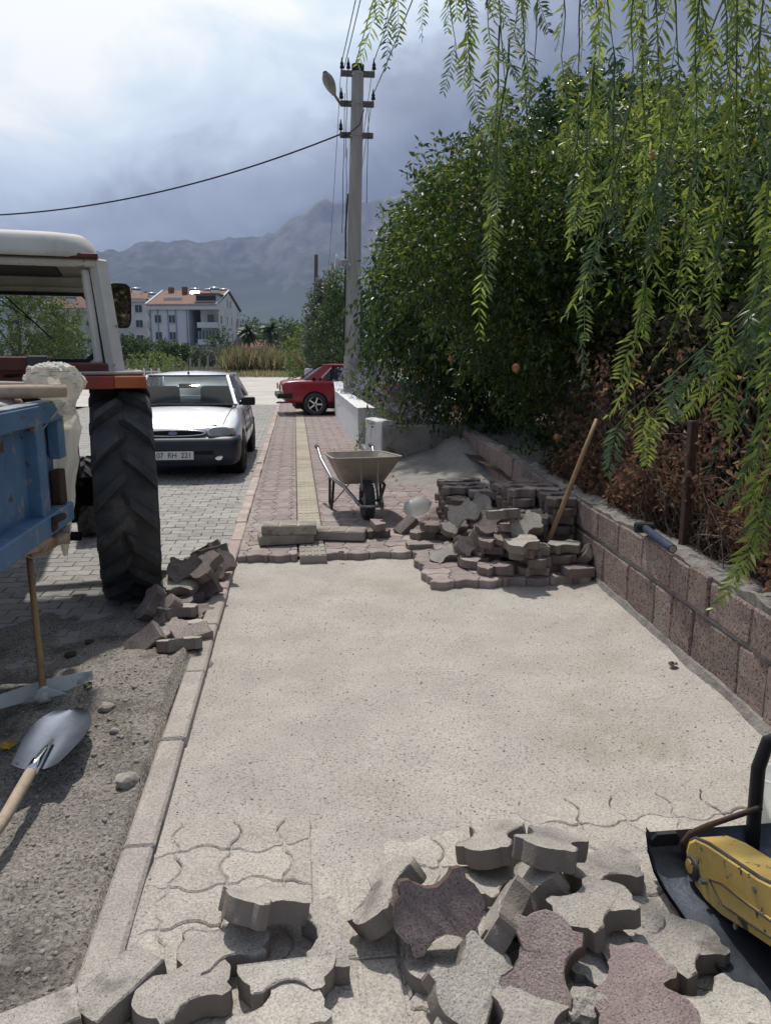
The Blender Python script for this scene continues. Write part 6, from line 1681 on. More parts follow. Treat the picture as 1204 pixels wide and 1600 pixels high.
# ---- pepper tree: drooping strands over the near right
pt = thing('pepper_tree', 'weeping pepper tree with feathery drooping fronds beside the wall', 'tree', (4.4, 2.2, .3))
def frond_mesh(L, npair, ll, seed, curve):
    rg = np.random.default_rng(seed); ts = np.linspace(.08, 1, npair); Pl = []; Dl = []; Nl = []; LL = []; WW = []
    pt_ = lambda t: np.array([curve * L * t * t * .5, 0, -L * t])
    for i, t in enumerate(ts):
        for s in (-1, 1):
            tn = np.array([curve * t, 0, -1.0]); ang = .95 + rg.normal() * .10
            sd_ = np.array([.40 * rg.normal(), s, .2 * rg.normal()])
            if rg.random() < .10: continue
            Pl.append(pt_(t)); Dl.append(tn * math.cos(ang) + sd_ * math.sin(ang)); Nl.append(np.array([1, 0.1 * s, .3 * rg.normal()]))
            k = (.55 + .45 * math.sin(PI * min(1, t * .85 + .18))); LL.append(ll * k * rg.uniform(.70, 1.15)); WW.append(.0038 * rg.uniform(.85, 1.2))
    Pl, Dl, Nl = map(np.array, (Pl, Dl, Nl)); LL = np.array(LL); WW = np.array(WW)
    Dn = Dl / np.linalg.norm(Dl, axis=1, keepdims=True); S = np.cross(Dn, Nl); S /= np.linalg.norm(S, axis=1, keepdims=True); U = np.cross(S, Dn)
    L_ = LL[:, None]; W_ = WW[:, None]
    dn = np.array([0, 0, -1.0])
    p0 = Pl; p1 = Pl + Dn * L_ * .3 + dn * L_ * .02; p2 = Pl + Dn * L_ * .68 + dn * L_ * .10; p3 = Pl + Dn * L_ + dn * L_ * .24
    V = np.stack([p0, p1 + S * W_, p2 + S * W_ * .95, p3, p2 - S * W_ * .95, p1 - S * W_], 1).reshape(-1, 3); n = len(Pl); I = np.arange(n)[:, None] * 6
    F = np.concatenate([I + [0, 1, 5], I + [1, 4, 5], I + [1, 2, 4], I + [2, 3, 4]], 0)
    rv = []; rf = []
    m = 8
    for i in range(m):
        c = pt_(i / (m - 1)); r = .0011
        rv += [c + (r, 0, 0), c + (-r * .5, r, 0), c + (-r * .5, -r, 0)]
    for i in range(m - 1):
        for k in range(3):
            a = i * 3 + k; b = i * 3 + (k + 1) % 3; rf += [[a, b, b + 3], [a, b + 3, a + 3]]
    F = np.concatenate([F, np.array(rf) + len(V)]); V = np.concatenate([V, np.array(rv)])
    return V, F
FR = [frond_mesh(random.uniform(.16, .26), random.randint(10, 14), random.uniform(.044, .058), 50 + i, random.uniform(-1.0, 1.1)) for i in range(10)]
FRM = []
for i, (V, F) in enumerate(FR):
    me = np_mesh('frond', V, F, 3); me.materials.append(LEAF_PEP if i % 3 else LEAF_PEPB); FRM.append(me)
strands = [  # (px, py at the upper end, px, py at the tip, Y)
 (690, -120, 712, 95, 3.4), (720, -130, 735, 130, 3.2), (750, -120, 765, 60, 3.0), (770, -140, 790, 170, 3.1), (810, -130, 822, 185, 3.0), (845, -140, 835, 120, 2.8), (640, -110, 600, 45, 3.4), (600, -120, 585, 20, 3.5),
 (880, -130, 880, 120, 2.8), (905, -120, 902, 190, 2.7), (930, -140, 960, 100, 2.6), (990, -120, 985, 130, 2.5), (1020, -130, 1030, 180, 2.5), (1050, -120, 1060, 150, 2.4), (1090, -130, 1085, 210, 2.4), (1120, -140, 1140, 130, 2.3), (1150, -120, 1150, 240, 2.3), (1190, -130, 1185, 200, 2.2), 
 (795, 60, 755, 440, 2.9), (780, 40, 770, 330, 3.0), (905, 150, 890, 330, 2.8), (930, 60, 910, 300, 2.8), (985, 160, 898, 535, 2.6), (1040, 140, 1000, 520, 2.5), (1060, 160, 975, 640, 2.45), (1090, 200, 1050, 520, 2.5),
 (1150, 200, 1110, 480, 2.4), (1210, 120, 1190, 420, 2.25), (1230, 300, 1150, 560, 2.2), (1240, 420, 1085, 560, 2.2), (1240, 440, 950, 680, 2.2), (1210, 470, 1090, 610, 2.2), (1150, 545, 1000, 660, 2.25),
 (1240, 400, 1120, 700, 2.15), (1230, 500, 1180, 720, 2.05), (1260, 560, 1170, 870, 1.95), (1250, 700, 1145, 900, 1.95), (1000, 40, 1010, 300, 2.7), (960, 90, 955, 330, 2.7), (1190, 620, 1165, 760, 2.05), (1230, 250, 1205, 560, 2.1),
 (660, -140, 668, 10, 3.3), (1145, -40, 1035, 260, 2.5),
 (700, -90, 745, 60, 3.3), (830, -110, 800, 60, 3.0), (925, -100, 935, 60, 2.8), (1010, -90, 1000, 60, 2.6), (1080, -70, 1110, 80, 2.4), (1165, -70, 1175, 90, 2.3),
]
nf = 0; RV = []; RF = []; off = 0
ploc = Vector(pt.location)
for si, (pa, qa, pb, qb, Y) in enumerate(strands):
    a = at_y(pa, qa, Y + .15); b = at_y(pb, qb, Y); L = (b - a).length
    pts = []
    for i in range(9):
        t = i / 8; p = a.lerp(b, t); sag = .14 * L * t * (1 - t) * (1 if abs(b.x - a.x) > .15 else .2); pts.append(p + Vector((.012 * nz(t * 4, si), .012 * nz(t * 4, si + 9), sag)))
    MB().tube([p - ploc for p in pts], [.0042 - .003 * i / 8 for i in range(9)], 5, False).build('twig', GSTEM, pt, smooth=True, fix=False)
    nfr = max(3, int(L / ((.155 if pa < 950 else .12) if qa < 0 else .105))); L0 = .18
    for k in range(nfr):
        t = (k + .6) / nfr
        if t > .97: t = .97
        fi = t * 8; i0 = min(7, int(fi)); p = pts[i0].lerp(pts[i0 + 1], fi - i0); tg = (pts[i0 + 1] - pts[i0]).normalized()
        out = Vector((random.gauss(0, 1), random.gauss(0, 1), 0)).normalized()
        dirn = (tg * .55 + Vector((0, 0, -.75)) + out * random.uniform(.10, .55)).normalized()
        z = -dirn; x = Vector((random.gauss(0, .5), -1 + random.gauss(0, .6), 0)); x = (x - z * x.dot(z)).normalized(); y = z.cross(x)
        M = Matrix((x, y, z)).transposed().to_4x4(); sc = random.uniform(.75, 1.1) * (1.0 if t < .9 else .9)
        vi = random.randrange(10)
        vis_ = p.y > .5
        if nf < 300 and si % 1 == 0 and random.random() < .72:
            o = bpy.data.objects.new('frond', FRM[vi]); C.objects.link(o); o.parent = pt; M.translation = p - ploc; o.matrix_local = M @ Matrix.Scale(sc, 4); nf += 1
        else:
            M.translation = p - ploc; M4 = np.array(M @ Matrix.Scale(sc, 4)); V, F = FR[vi]
            RV.append(V @ M4[:3, :3].T + M4[:3, 3]); RF.append(F + off); off += len(V)
o = link('frond_mass', np_mesh('frond_mass', np.concatenate(RV), np.concatenate(RF), 3), LEAF_PEP, pt); o['kind'] = 'stuff'
MB().tube([(0, 0, -.1), (.05, .05, 1.2), (-.1, .1, 2.3), (-.5, .3, 3.2)], [.20, .17, .15, .11], 12).build('trunk', BARK, pt, smooth=True)
for (x, y, z) in ((-3.4, 1.3, 3.4), (-2.4, .7, 3.35), (-1.5, .3, 3.2), (-2.8, 1.6, 3.6)):
    MB().tube([(-.3, .2, 2.8), (x * .4, y * .4, 3.4), (x * .75, y * .75, z + .25), (x, y, z)], [.07, .05, .03, .012], 8).build('limb', BARK, pt, smooth=True)
# ================================================================== UTILITY POLE AND WIRES
PY = 19.6
pb = at_y(548, 610, PY); ptop = at_y(559, 104, PY); pb = Vector((pb.x - .02, PY, .0))
up_ = thing('utility_pole', 'concrete utility pole with three crossarms and a street lamp', 'utility pole', pb)
T = ptop - pb
MB().tube([(0, 0, 0), T * .3, T * .6, T * .97, T], [.205, .19, .165, .142, .142], 18).build('shaft', POLEC, up_, smooth=True)
MB().tube([T * .985, T * 1.004], .148, 18).build('cap', STEELD, up_)
def polept(z): return T * (z / T.z)
for (py, lab) in ((116, 0), (163, 1), (212, 2)):
    z = at_y(558, py, PY).z; c = polept(z)
    for s in (-1, 1):
        arm = MB().box((c.x + s * .26, -.02, z), (.27, .10, .12), bev=.008).build('crossarm', pmat('crossarm_concrete', (.16, .155, .15), (.11, .11, .105), .9, 12), up_)
    ins = [(-.37, 0)] + ([(.38, 0)] if lab < 2 else []) + ([(-.22, 0)] if lab == 0 else [])
    for (dx, dy) in ins:
        i_ = MB().lathe([(.012, .05), (.012, .10), (.05, .11), (.045, .16), (.03, .17), (.045, .20), (.02, .26), (.012, .34)], 12, Matrix.Translation((c.x + dx, -.02, z))).build('insulator', BLACK, up_, smooth=True)
    MB().tube([(c.x - .17, -.17, z - .05), (c.x, -.19, z - .04), (c.x + .17, -.17, z - .05)], .008, 5).build('band', GREYST, up_)
# lamp on its arm
a0 = at_y(532, 163, PY) - pb; a1 = at_y(521, 146, PY - .25) - pb; lc = at_y(514, 129, PY - .5) - pb
arm = MB().tube([a0, a1], [.032, .030], 8).build('lamp_arm', GREYST, up_)
d = (lc - a1).normalized(); dn = Vector((0.1, -.5, -1)); dn = (dn - d * dn.dot(d)).normalized(); sd = d.cross(dn)
rows = []
for i in range(13):
    t = i / 12; s = -.05 + t * .66; w = .15 * math.sin(PI * min(.97, max(.08, t * .95 + .05))) ** .55 * (.65 + .45 * t); ring = []
    for k in range(16):
        a = 2 * PI * k / 16; hh = .085 if math.sin(a) < 0 else .05
        ring.append(a1 + d * s + sd * (w * math.cos(a)) + dn * (hh * math.sin(a)) * (w / .15))
    rows.append(ring + [ring[0]])
lamp = MB().grid(rows).build('lamp_head', pmat('lamp_grey', (.40, .41, .42), (.34, .35, .36), .5, 4), up_, smooth=True)
Ml = Matrix((d, sd, dn)).transposed().to_4x4(); Ml.translation = a1 + d * .40 + dn * .035
MB().lathe([(.16, 0), (.15, .03), (.10, .055), (0, .065)], 20, Ml @ Matrix.Diagonal((1.25, .72, 1, 1))).build('lamp_glass', pmat('lamp_lens', (.22, .24, .25), (.30, .32, .32), .12, 9, spec=.7), lamp, smooth=True)
# horn loudspeaker
hc = at_y(528, 411, PY - .3) - pb
hn = thing('loudspeaker', 'white horn loudspeaker fixed to the utility pole', 'loudspeaker', pb + hc)
MB().lathe([(.03, .30), (.04, .16), (.07, .06), (.16, -.04), (.20, -.07), (.19, -.06), (.05, .08)], 20, Matrix.Rotation(math.radians(-82), 4, 'Y') @ Matrix.Rotation(PI, 4, 'X')).build('horn', pmat('horn_white', (.62, .64, .66), (.55, .57, .6), .5, 5), hn, smooth=True)
MB().box((.16, .0, .0), (.18, .14, .16), bev=.04).build('driver', pmat('horn_grey', (.35, .36, .37), (.28, .29, .3), .5, 5), hn)
MB().beam((.1, 0, -.12), (.34, .22, -.12), .03, .03).build('bracket', GREYST, hn)
# service cables down the shaft
for (dx, zt_, zb_) in ((-.22, 6.4, 3.6), (-.30, 7.6, 4.5), (-.25, 8.0, 6.2), (.26, 7.4, 5.2)):
    pts = [polept(zt_ + (zb_ - zt_) * i / 7) + Vector((dx + .03 * nz(i * .7, dx * 9), -.12, 0)) for i in range(8)]
    MB().tube(pts, .008, 5).build('drop_cable', WIREM, up_, smooth=True)
MB().tube([polept(5.4) + Vector((-.18, -.1, 0)), polept(4.6) + Vector((-.22, -.1, 0)), polept(3.4) + Vector((-.2, -.1, 0)), polept(1.6) + Vector((-.21, -.1, 0))], .022, 6).build('cable_bundle', WIREM, up_, smooth=True)
MB().tube([polept(7.25) + Vector((.15, -.2, 0)), polept(6.9) + Vector((.05, -.22, 0)), polept(6.72) + Vector((-.2, -.15, 0)), polept(6.65) + Vector((-.36, -.05, 0))], .012, 6).build('jumper', WIREM, up_, smooth=True)
# overhead lines running along the street towards and past the camera
def wire(name, pts, r, lab, grp='overhead lines on the utility pole'):
    o = MB().tube(pts, r, 5, False).build(name, WIREM, None, smooth=True, fix=False); return tag(o, lab, 'wire', grp)
for i, (px, py) in enumerate(((533, 100), (537, 108), (555, 100), (583, 98), (582, 150))):
    a = at_y(px, py, PY); pts = []
    for k in range(15):
        t = k / 14; y = PY + (-14 - PY) * t; pts.append((a.x + (.25 if i < 3 else .35) * t, y, a.z - 1.1 * 4 * t * (1 - t) * .55 + .0 * t))
    wire('power_line', pts, .010, 'thin black power line running from the pole crossarms over the walkway')
    pts = [(a.x + 1.2 * t, PY + 42 * t, a.z - 2.0 * t - 1.0 * 4 * t * (1 - t)) for t in [k / 11 for k in range(12)]]
    if i in (0, 3, 4): wire('power_line', pts, .008, 'thin black power line running on from the pole to the wooden post')
a = at_y(536, 208, PY); e = at_y(-220, 330, PY + 4); pts = []
for k in range(41):
    t = k / 40; p = a.lerp(e, t); p.z -= 1.35 * 4 * t * (1 - t) * .55; pts.append(p)
wire('service_cable', pts, .020, 'thick twisted service cable sagging from the pole across the street', None)
p2 = at_y(491, 560, 62); p3 = at_y(494, 398, 62)
op = thing('wooden_post', 'dark wooden telephone post beyond the olive tree', 'post', (p2.x, 62, 0))
MB().tube([(0, 0, -.2), (p3.x - p2.x, 0, p3.z)], [.19, .14], 10).build('shaft', pmat('old_timber', (.10, .08, .07), (.07, .055, .05), .9, 3), op)
MB().box((p3.x - p2.x, -.14, p3.z * .62), (.5, .06, .08)).build('crossarm', RUST, op); MB().box((p3.x - p2.x, -.15, p3.z * .80), (.2, .12, .3)).build('box', GREYST, op)

# ================================================================== FAR BUILDINGS
WBLUE = pmat('facade_blue', (.62, .67, .78), (.57, .62, .73), .85, .4)
WWHITE = pmat('facade_white', (.72, .74, .77), (.58, .60, .63), .85, .4)
WCREAM = pmat('facade_cream', (.56, .50, .38), (.50, .45, .34), .85, .4)
ROOFT = pmat('roof_tiles', (.23, .125, .095), (.17, .095, .075), .85, 1.2, .6, 6, bdist=.1)
WFR = pmat('window_frame_white', (.62, .64, .68))
TRIM = pmat('facade_trim', (.25, .32, .50), (.22, .29, .46), .8, 1)
RAIL = pmat('balcony_dark', (.06, .065, .08))
TANK = pmat('tank_steel', (.55, .57, .60), (.45, .47, .5), .3, 2, metal=.7)
def bwindow(root, c, w, h, nrm, glassmat=WINGL, bars=True):
    """c: centre on the facade, nrm: outward unit vector"""
    nrm = Vector(nrm); tx = Vector((-nrm.y, nrm.x, 0)); M = Matrix((tx, nrm, Vector((0, 0, 1)))).transposed().to_4x4(); M.translation = Vector(c)
    f = MB(); t = .09
    f.box((0, .05, h / 2), (w, .14, t)); f.box((0, .05, -h / 2), (w + .2, .22, t)); f.box((-w / 2, .05, 0), (t, .13, h)); f.box((w / 2, .05, 0), (t, .13, h))
    if bars: f.box((0, .05, 0), (t * .7, .12, h))
    o = f.build('window', WFR, root); o.matrix_local = M
    g = MB().box((0, .02, 0), (w, .05, h)).build('pane', glassmat, o)
    return o
def solar(root, p, rz=0):
    o = MB().tube([(-.9, 0, 1.15), (.9, 0, 1.15)], .28, 12).build('water_tank', TANK, root, smooth=True); o.location = p; o.rotation_euler = (0, 0, rz)
    m = MB().beam((0, -.15, 1.0), (0, -1.5, .15), 1.7, .08).build('solar_panel', WINGL, o)
    l = MB(); 
    for x in (-.7, .7):
        for y in (-.2, .2): l.beam((x, y, 0), (x, 0, 1.0), .06, .06)
    l.build('stand', RAIL, o)
bl = thing('blue_apartment_block', 'pale blue and white apartment block with red tiled roof', 'building', (-20.0, 141.5, 0), math.radians(-9))
bl.scale = (.95, .95, .93)
W_, D_, H_ = 10.6, 19.0, 10.6     # front faces -y
MB().box((-W_ / 2 + 3.6, D_ / 2, H_ / 2 - .5), (W_ - 3.4, D_, H_ + 1)).build('wall', WBLUE, bl)
# balcony bay is set back at the right of the front
MB().box((W_ / 2 + .15, D_ / 2 + .9, H_ / 2 - .5), (3.5, D_ - 1.8, H_ + 1)).build('wall', WWHITE, bl)
x0f = -W_ / 2 + 3.6 - (W_ - 3.4) / 2; x1f = W_ / 2 + 1.9
MB().box(((x0f + x1f) / 2, -.15 + .8, H_ + .1), (x1f - x0f + .5, 2.2, 1.0)).build('cornice', WBLUE, bl)
for x in (x0f + .15, x0f + 1.55, x0f + 3.4, x0f + 4.9, x0f + 6.9): MB().box((x, -.08, H_ / 2 - .4), (.16, .18, H_)).build('pilaster', TRIM, bl)
for fl in range(3):
    zc = 1.9 + fl * 3.1
    for x in (x0f + .85, x0f + 4.15): bwindow(bl, (x + .7 if x < x0f + 2 else x, 0, zc + .4), 1.25, 1.45, (0, -1, 0))
    b = MB().box((W_ / 2 + .1, .1, zc - .75), (3.5, 1.7, 1.0)).build('balcony', WBLUE, bl)
    if fl < 2: MB().box((W_ / 2 + .1, -.62, zc + .55), (3.35, .08, 1.5)).build('balcony_glazing', WINGL, b)
    for k in range(6): 
        if fl < 2: MB().box((W_ / 2 - 1.45 + k * .62, -.68, zc + .55), (.07, .08, 1.5)).build('mullion', WFR, b)
    if fl == 2: MB().box((W_ / 2 + .5, .86, zc + .3), (1.2, .06, 1.9)).build('balcony_door', WINGL, b)
for fl in range(3):
    for k in range(4): bwindow(bl, (W_ / 2 + 1.9, 3.0 + k * 4.3, 2.3 + fl * 3.1), 1.1, 1.4, (1, 0, 0))
for k in range(4): MB().box((W_ / 2 + 1.93, 1.5 + k * 5.2, H_ / 2), (.16, .8, H_)).build('pilaster', WWHITE, bl)
# gable wall and roof: ridge runs along x
zr = 3.4; xa, xb = x0f - .4, x1f + .1
mb = MB().add([(xa, -.6, H_ + .6), (xb, -.6, H_ + .6), (xb, D_ * .5, H_ + .4 + zr), (xa, D_ * .5, H_ + .4 + zr), (xb, D_ + .5, H_ + .4), (xa, D_ + .5, H_ + .4)], [[0, 1, 2, 3], [3, 2, 4, 5]])
mb.add([(xa, -.6, H_ + .35), (xb, -.6, H_ + .35), (xb, D_ * .5, H_ + .15 + zr), (xa, D_ * .5, H_ + .15 + zr), (xb, D_ + .5, H_ + .15), (xa, D_ + .5, H_ + .15)], [[0, 3, 2, 1], [3, 5, 4, 2]])
rf = mb.build('roof', ROOFT, bl)
MB().add([(x1f - .02, 0, H_), (x1f - .02, D_, H_), (x1f - .02, D_ * .5, H_ + zr - .1)], [[0, 1, 2]]).build('gable', WWHITE, bl)
MB().beam((x1f + .1, -.6, H_ + .62), (x1f + .1, D_ * .5, H_ + .45 + zr), .35, .18).build('verge', WFR, rf); MB().beam((x1f + .1, D_ + .5, H_ + .42), (x1f + .1, D_ * .5, H_ + .45 + zr), .35, .18).build('verge', WFR, rf)
MB().beam((xa, -.6, H_ + .62), (xa, D_ * .5, H_ + .45 + zr), .35, .18).build('verge', WFR, rf)
MB().box((x0f + 3.6, 3.4, H_ + 1.6), (3.2, 2.4, .9), bev=.1).build('skylight', WFR, rf)
MB().box((W_ / 2 - .2, 3.0, H_ + 1.5), (4.0, 4.2, 1.7)).build('roof_terrace', WFR, rf); MB().box((W_ / 2 - .2, .85, H_ + 1.75), (3.6, .1, .9)).build('terrace_opening', RAIL, rf)
MB().box((W_ / 2 - .2, 3.0, H_ + 2.5), (4.6, 4.8, .25)).build('terrace_roof', ROOFT, rf)
for (x, y) in ((-.6, 7.0), (-3.6, 8.2)): MB().box((x, y, H_ + 3.2), (.9, .9, 2.2)).build('chimney', ROOFT, rf)
for (x, y, r) in ((1.0, 8.5, .2), (3.4, 9.5, -.3), (6.2, 9.6, .1), (5.3, 6.5, .4)): solar(bl, (x, y, H_ + 2.6 + .2), r)
for k in range(2): bwindow(bl, (x1f - .02, 8.2 + k * 2.4, H_ + 1.2), .7, 1.3, (1, 0, 0))

def apartment(name, lab, loc, rz, w, d, h, floors, cols, wall, roofmat, balc=()):
    r = thing(name, lab, 'building', loc, rz)
    MB().box((0, d / 2, h / 2), (w, d, h)).build('wall', wall, r)
    rf = MB().add([(-w / 2 - .5, -.5, h + .02), (w / 2 + .5, -.5, h + .02), (w / 2 + .5, d + .5, h + .02), (-w / 2 - .5, d + .5, h + .02), (-w / 4, d / 2, h + 2.4), (w / 4, d / 2, h + 2.4)], [[0, 1, 5, 4], [1, 2, 5], [2, 3, 4, 5], [3, 0, 4], [3, 2, 1, 0]]).build('roof', roofmat, r)
    MB().box((0, -.2, h - .3), (w + .4, .5, .5)).build('cornice', WFR, r)
    for f in range(floors):
        for c in range(cols):
            x = -w / 2 + (c + .5) * w / cols; z = 1.7 + f * (h - 1) / floors
            if c in balc:
                b = MB().box((x, -.6, z - .95), (w / cols * .86, 1.2, .2)).build('balcony', WFR, r); MB().box((x, -1.15, z - .45), (w / cols * .86, .06, .8)).build('railing', RAIL, b); bwindow(r, (x, 0, z + .1), 1.7, 2.0, (0, -1, 0))
            else: bwindow(r, (x, 0, z + .3), 1.3, 1.4, (0, -1, 0))
        for c in range(2): bwindow(r, (w / 2, d * (.3 + .4 * c), 2 + f * (h - 1) / floors), 1.2, 1.4, (1, 0, 0))
    for k in range(3): solar(r, (-w / 3 + k * w / 3, d * .35, h + 1.0), .2 * k - .2)
    MB().box((w * .22, d * .6, h + 1.6), (1.1, 1.1, 2.2)).build('chimney', roofmat, rf)
    return r
def xat(px, Y): return at_y(px, 556, Y).x
apartment('cream_apartment_block', 'cream coloured apartment block beside the pale blue one', (xat(222, 172), 172, 0), math.radians(12), 9, 12, 12.6, 4, 3, WCREAM, ROOFT, (0, 2))
apartment('white_apartment_block', 'white apartment block half hidden behind the tractor mirror', (xat(186, 155), 155, 0), math.radians(8), 11, 12, 12.2, 4, 4, WWHITE, ROOFT, (1,))
apartment('balcony_apartment_block', 'white block with balconies seen through the tractor cab window', (xat(112, 140), 140, 0), math.radians(6), 11, 12, 9.5, 3, 4, WWHITE, ROOFT, (1, 3))
apartment('tall_apartment_block', 'tall white block behind the tree seen through the tractor cab', (xat(60, 165), 165, 0), math.radians(6), 11, 12, 14.5, 4, 4, WWHITE, ROOFT, (0, 2))
hs = thing('small_house', 'low house with a reddish roof between the palm trees', 'house', (xat(410, 150), 150, 0))
MB().box((0, 3, 1.5), (11, 6, 3.0)).build('wall', WWHITE, hs); MB().add([(-6, -.6, 3), (6, -.6, 3), (6, 3, 4.6), (-6, 3, 4.6), (6, 6.6, 3), (-6, 6.6, 3)], [[0, 1, 2, 3], [3, 2, 4, 5], [0, 3, 5], [1, 4, 2]]).build('roof', ROOFT, hs)
for x in (-3, 0, 3): bwindow(hs, (x, 0, 1.7), 1.1, 1.2, (0, -1, 0))
cp_ = thing('carport', 'dark flat carport roof beside the pale blue block', 'carport', (xat(378, 120), 120, 0))
MB().box((0, 2, 2.6), (5.5, 4.5, .2)).build('roof', RAIL, cp_)
for x in (-2.5, 2.5):
    for y in (0, 4): MB().box((x, y, 1.25), (.14, .14, 2.5)).build('post', RAIL, cp_)
vn = thing('parked_van', 'distant grey van parked under the carport', 'van', (xat(377, 121), 121.5, 0))
MB().box((0, 1.5, .95), (1.8, 3.8, 1.1), bev=.2).build('body', pmat('van_grey', (.3, .31, .33)), vn); MB().box((0, 1.7, 1.65), (1.6, 2.6, .5), bev=.15).build('cabin', WINGL, vn)
for x in (-.8, .8):
    for y in (.4, 2.7): MB().lathe([(0, -.1), (.32, -.1), (.32, .1), (0, .1)], 16, Matrix.Translation((x, y, .32)) @ Matrix.Rotation(PI / 2, 4, 'Y')).build('wheel', RUBBER, vn)
# white vehicle behind the red car
wv = thing('motor_scooter', 'white scooter parked at the roadside beyond the red car', 'scooter', (xat(482, 30), 30, -.07))
MB().box((0, .2, .62), (.32, 1.0, .34), bev=.1).build('body', pmat('scooter_white', (.6, .61, .62), rough=.4), wv); MB().box((0, -.42, .85), (.34, .16, .7), bev=.06).build('leg_shield', pmat('scooter_white', (.6, .61, .62)), wv)
MB().tube([(-.3, -.4, 1.2), (.3, -.4, 1.2)], .02, 6).build('handlebar', BLACK, wv); MB().box((0, .3, .84), (.28, .7, .1), bev=.04).build('saddle', BLACK, wv)
for y in (-.5, .75): MB().lathe([(.12, -.05), (.24, -.05), (.26, 0), (.24, .05), (.12, .05)], 20, Matrix.Translation((0, y, .26)) @ Matrix.Rotation(PI / 2, 4, 'Y'), closed=True).build('wheel', RUBBER, wv)
sl = thing('street_lamp', 'thin street lamp beside the pale blue block', 'street lamp', (xat(371, 115), 115, 0))
MB().tube([(0, 0, 0), (0, 0, 6.2), (.5, 0, 6.8), (1.0, 0, 6.9)], [.09, .06, .05, .05], 8).build('mast', GREYST, sl); MB().box((1.2, 0, 6.9), (.6, .25, .15), bev=.04).build('lamp_head', WFR, sl)

# ================================================================== FAR VEGETATION
def far_tree(name, lab, cat, px, Y, zc, rad, mat, tw, per, leaf, seed, grp=None, trunk=True, droop=.3, updir=.2, lump_amp=.35):
    x = xat(px, Y); r = thing(name, lab, cat, (x, Y, 0), group=grp)
    P, D, base, path = crown_points((0, 0, zc), rad, tw, per, rad[0] * .28, rmin=.5, seed=seed, droop=droop, updir=updir, lump_amp=lump_amp, zcut=.05)
    foliage('crown', r, mat, P, D, leaf, leaf * .28, jit=leaf * .4)
    if trunk: branchy((0, 0, -.1), [(rad[0] * .4, 0, zc), (-rad[0] * .4, .1, zc + .2 * rad[2]), (0, rad[1] * .3, zc + .4 * rad[2])], max(.06, rad[0] * .06), BARK, r)
    return r
far_tree('olive_tree', 'grey green olive tree standing behind the utility pole', 'tree', 514, 36, 2.55, (1.15, 1.3, 2.6), LEAF_OLI, 1500, 14, .11, 3, lump_amp=.25)
far_tree('roadside_tree', 'dark bushy tree overhanging the roadside by the red car', 'tree', 542, 30, 2.2, (1.1, 1.2, 2.3), LEAF_DARK, 900, 12, .12, 4)
far_tree('roadside_shrub', 'light green slender shrub in front of the olive tree', 'shrub', 470, 52, 1.5, (1.0, 1.0, 1.8), LEAF_MID, 260, 10, .15, 6)
for i, (px, Y, zc, r) in enumerate(((200, 84, 1.7, (2.4, 2.0, 1.8)), (236, 88, 1.6, (2.5, 2.0, 1.7)), (270, 86, 1.4, (2.3, 1.8, 1.5)), (300, 92, 1.2, (2.0, 1.8, 1.3)))):
    far_tree('citrus_shrub', 'rounded dark green citrus tree in the row before the apartment blocks', 'tree', px, Y, zc, r, LEAF_DARK, 520, 12, .22, 40 + i, 'citrus trees before the apartment blocks')
for i, (px, Y, zc, r) in enumerate(((316, 84, 1.1, (1.4, 1.3, 1.3)), (338, 90, 1.1, (1.7, 1.4, 1.3)))):
    far_tree('olive_shrub', 'silvery green olive bush before the pale blue block', 'tree', px, Y, zc, r, LEAF_OLI, 380, 12, .18, 60 + i, 'olive bushes before the pale blue block')
far_tree('thin_tree', 'dark loose tree standing before the white gable end', 'tree', 345, 96, 2.4, (1.6, 1.5, 2.4), LEAF_DARK, 260, 12, .2, 71, lump_amp=.5)
far_tree('leafy_tree', 'light green tree seen through the tractor cab window', 'tree', 28, 46, 3.0, (3.3, 2.6, 2.9), LEAF_MID, 1500, 13, .16, 81)
far_tree('dark_shrub', 'dark green shrub at the foot of the light green tree behind the cab', 'shrub', 92, 50, 1.4, (1.8, 1.6, 1.6), LEAF_DARK, 500, 12, .15, 82)
far_tree('roadside_bush', 'ragged green bush on the verge before the concrete fence', 'shrub', 235, 58, .7, (1.6, 1.0, 1.0), LEAF_MID, 260, 10, .14, 83, trunk=False, lump_amp=.6)
far_tree('roadside_weed', 'small ragged bush on the verge behind the silver car', 'shrub', 270, 62, .6, (.9, .7, .9), LEAF_MID, 160, 10, .13, 84, trunk=False, lump_amp=.6)
for i, (px, Y, zc, r) in enumerate(((392, 160, 4.0, (6, 4, 4.5)), (455, 150, 3.6, (5, 4, 4.0)), (440, 165, 4.2, (5, 4, 4.6)), (412, 175, 3.6, (6, 4, 3.8)), (375, 185, 4.0, (5, 4, 4.2)), (478, 120, 3.0, (3.5, 3, 3.4)))):
    far_tree('distant_tree', 'dark tree in the belt behind the palms at the mountain foot', 'tree', px, Y, zc, r, LEAF_DARK, 420, 11, .42, 90 + i, 'dark trees behind the palms')
def palm(px, Y, h, lab):
    r = thing('palm_tree', lab, 'palm', (xat(px, Y), Y, 0), group='palms before the mountain')
    MB().tube([(0, 0, 0), (.1, 0, h * .5), (0, 0, h)], [.35, .26, .24], 10).build('trunk', BARK, r, smooth=True)
    for k in range(60):
        a = 2 * PI * k / 60 * 7.62; el = random.uniform(-.9, 1.3); L = random.uniform(1.9, 2.6); mb = MB(); rows = []
        for i in range(7):
            t = i / 6; s = L * t; p = Vector((math.cos(a) * s * math.cos(el), math.sin(a) * s * math.cos(el), h + s * math.sin(el) - .9 * t * t)); sd_ = Vector((-math.sin(a), math.cos(a), 0)); w = .26 * math.sin(PI * min(1, t * .9 + .1)) + .02
            rows.append([p + sd_ * w - Vector((0, 0, w * .6)), p, p - sd_ * w - Vector((0, 0, w * .6))])
        mb.grid(rows).build('frond', LEAF_PALM, r)
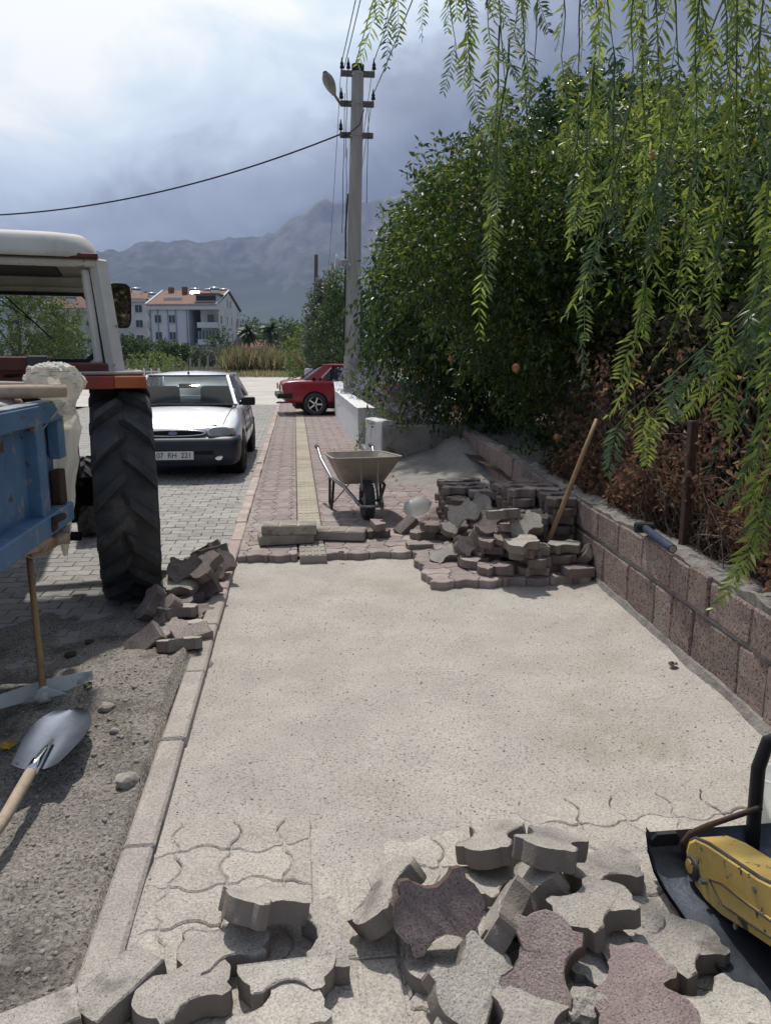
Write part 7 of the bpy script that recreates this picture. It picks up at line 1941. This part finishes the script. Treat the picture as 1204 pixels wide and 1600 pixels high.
palm(389, 135, 5.6, 'short palm with a round crown nearer the pale blue block'); palm(424, 140, 6.2, 'taller palm with a round crown beside the low house')
# reeds and dry grass on the far verge
def blades(name, lab, n, region, h0, h1, mat, w=.03, dens=None):
    P = np.stack([RNG.uniform(region[0], region[1], n), RNG.uniform(region[2], region[3], n), np.full(n, -.1)], 1)
    if dens is not None:
        k = np.array([dens(p[0], p[1]) for p in P]); P = P[RNG.random(len(P)) < k]
    n = len(P); D = RNG.normal(size=(n, 3)) * .22; D[:, 2] += 1
    hh = RNG.uniform(h0, h1, n) * (0.7 + .6 * np.array([.5 + .5 * mnoise.noise(Vector((p[0] * .5, p[1] * .3, 0))) for p in P]))
    V, F = leaf_geo(P, D, rand_dirs(n) * (1, 1, .1), hh, np.full(n, w)); o = link(name, np_mesh(name, V, F, 3), mat); o['kind'] = 'stuff'; return tag(o, lab, 'grass')
blades('dry_reeds', 'tall dry reeds and grass along the far verge', 6500, (xat(355, 72), xat(482, 72), 67, 80), 1.3, 2.6, LEAF_REED, .05)
blades('verge_grass', 'low yellowed grass strip before the reeds and the fence', 6000, (-22, 1.5, 62, 68), .15, .7, LEAF_REED, .04, lambda x, y: .9)
blades('field_grass', 'dry grass field stretching before the apartment blocks', 9000, (-45, 10, 78, 135), .3, 1.1, LEAF_REED, .09)
# concrete fence posts with a low plinth
fn = thing('concrete_fence', 'low fence of pale concrete posts on a plinth across the street', 'fence', (0, 74, 0))
xA, xB = xat(185, 74), xat(352, 74)
MB().box(((xA + xB) / 2, 0, .15), (xB - xA, .2, .75)).build('plinth', CONC, fn)
nn = 13
for k in range(nn): MB().box((xA + (xB - xA) * k / (nn - 1), -.02, .62), (.18, .18, 1.4), bev=.02).build('post', pmat('fence_post', (.36, .355, .35), (.28, .275, .27), .9, 3), fn)
for z in (.8, 1.15): MB().box(((xA + xB) / 2, .03, z), (xB - xA, .03, .04)).build('rail', RAIL, fn)
wf = thing('white_fence', 'short white slatted fence beside the tractor cab', 'fence', (xat(200, 44), 44, 0))
for k in range(9): MB().box((-1.6 + k * .4, 0, .45), (.09, .04, .95)).build('slat', WFR, wf)
for z in (.3, .75): MB().box((0, .035, z), (3.4, .03, .07)).build('rail', WFR, wf)
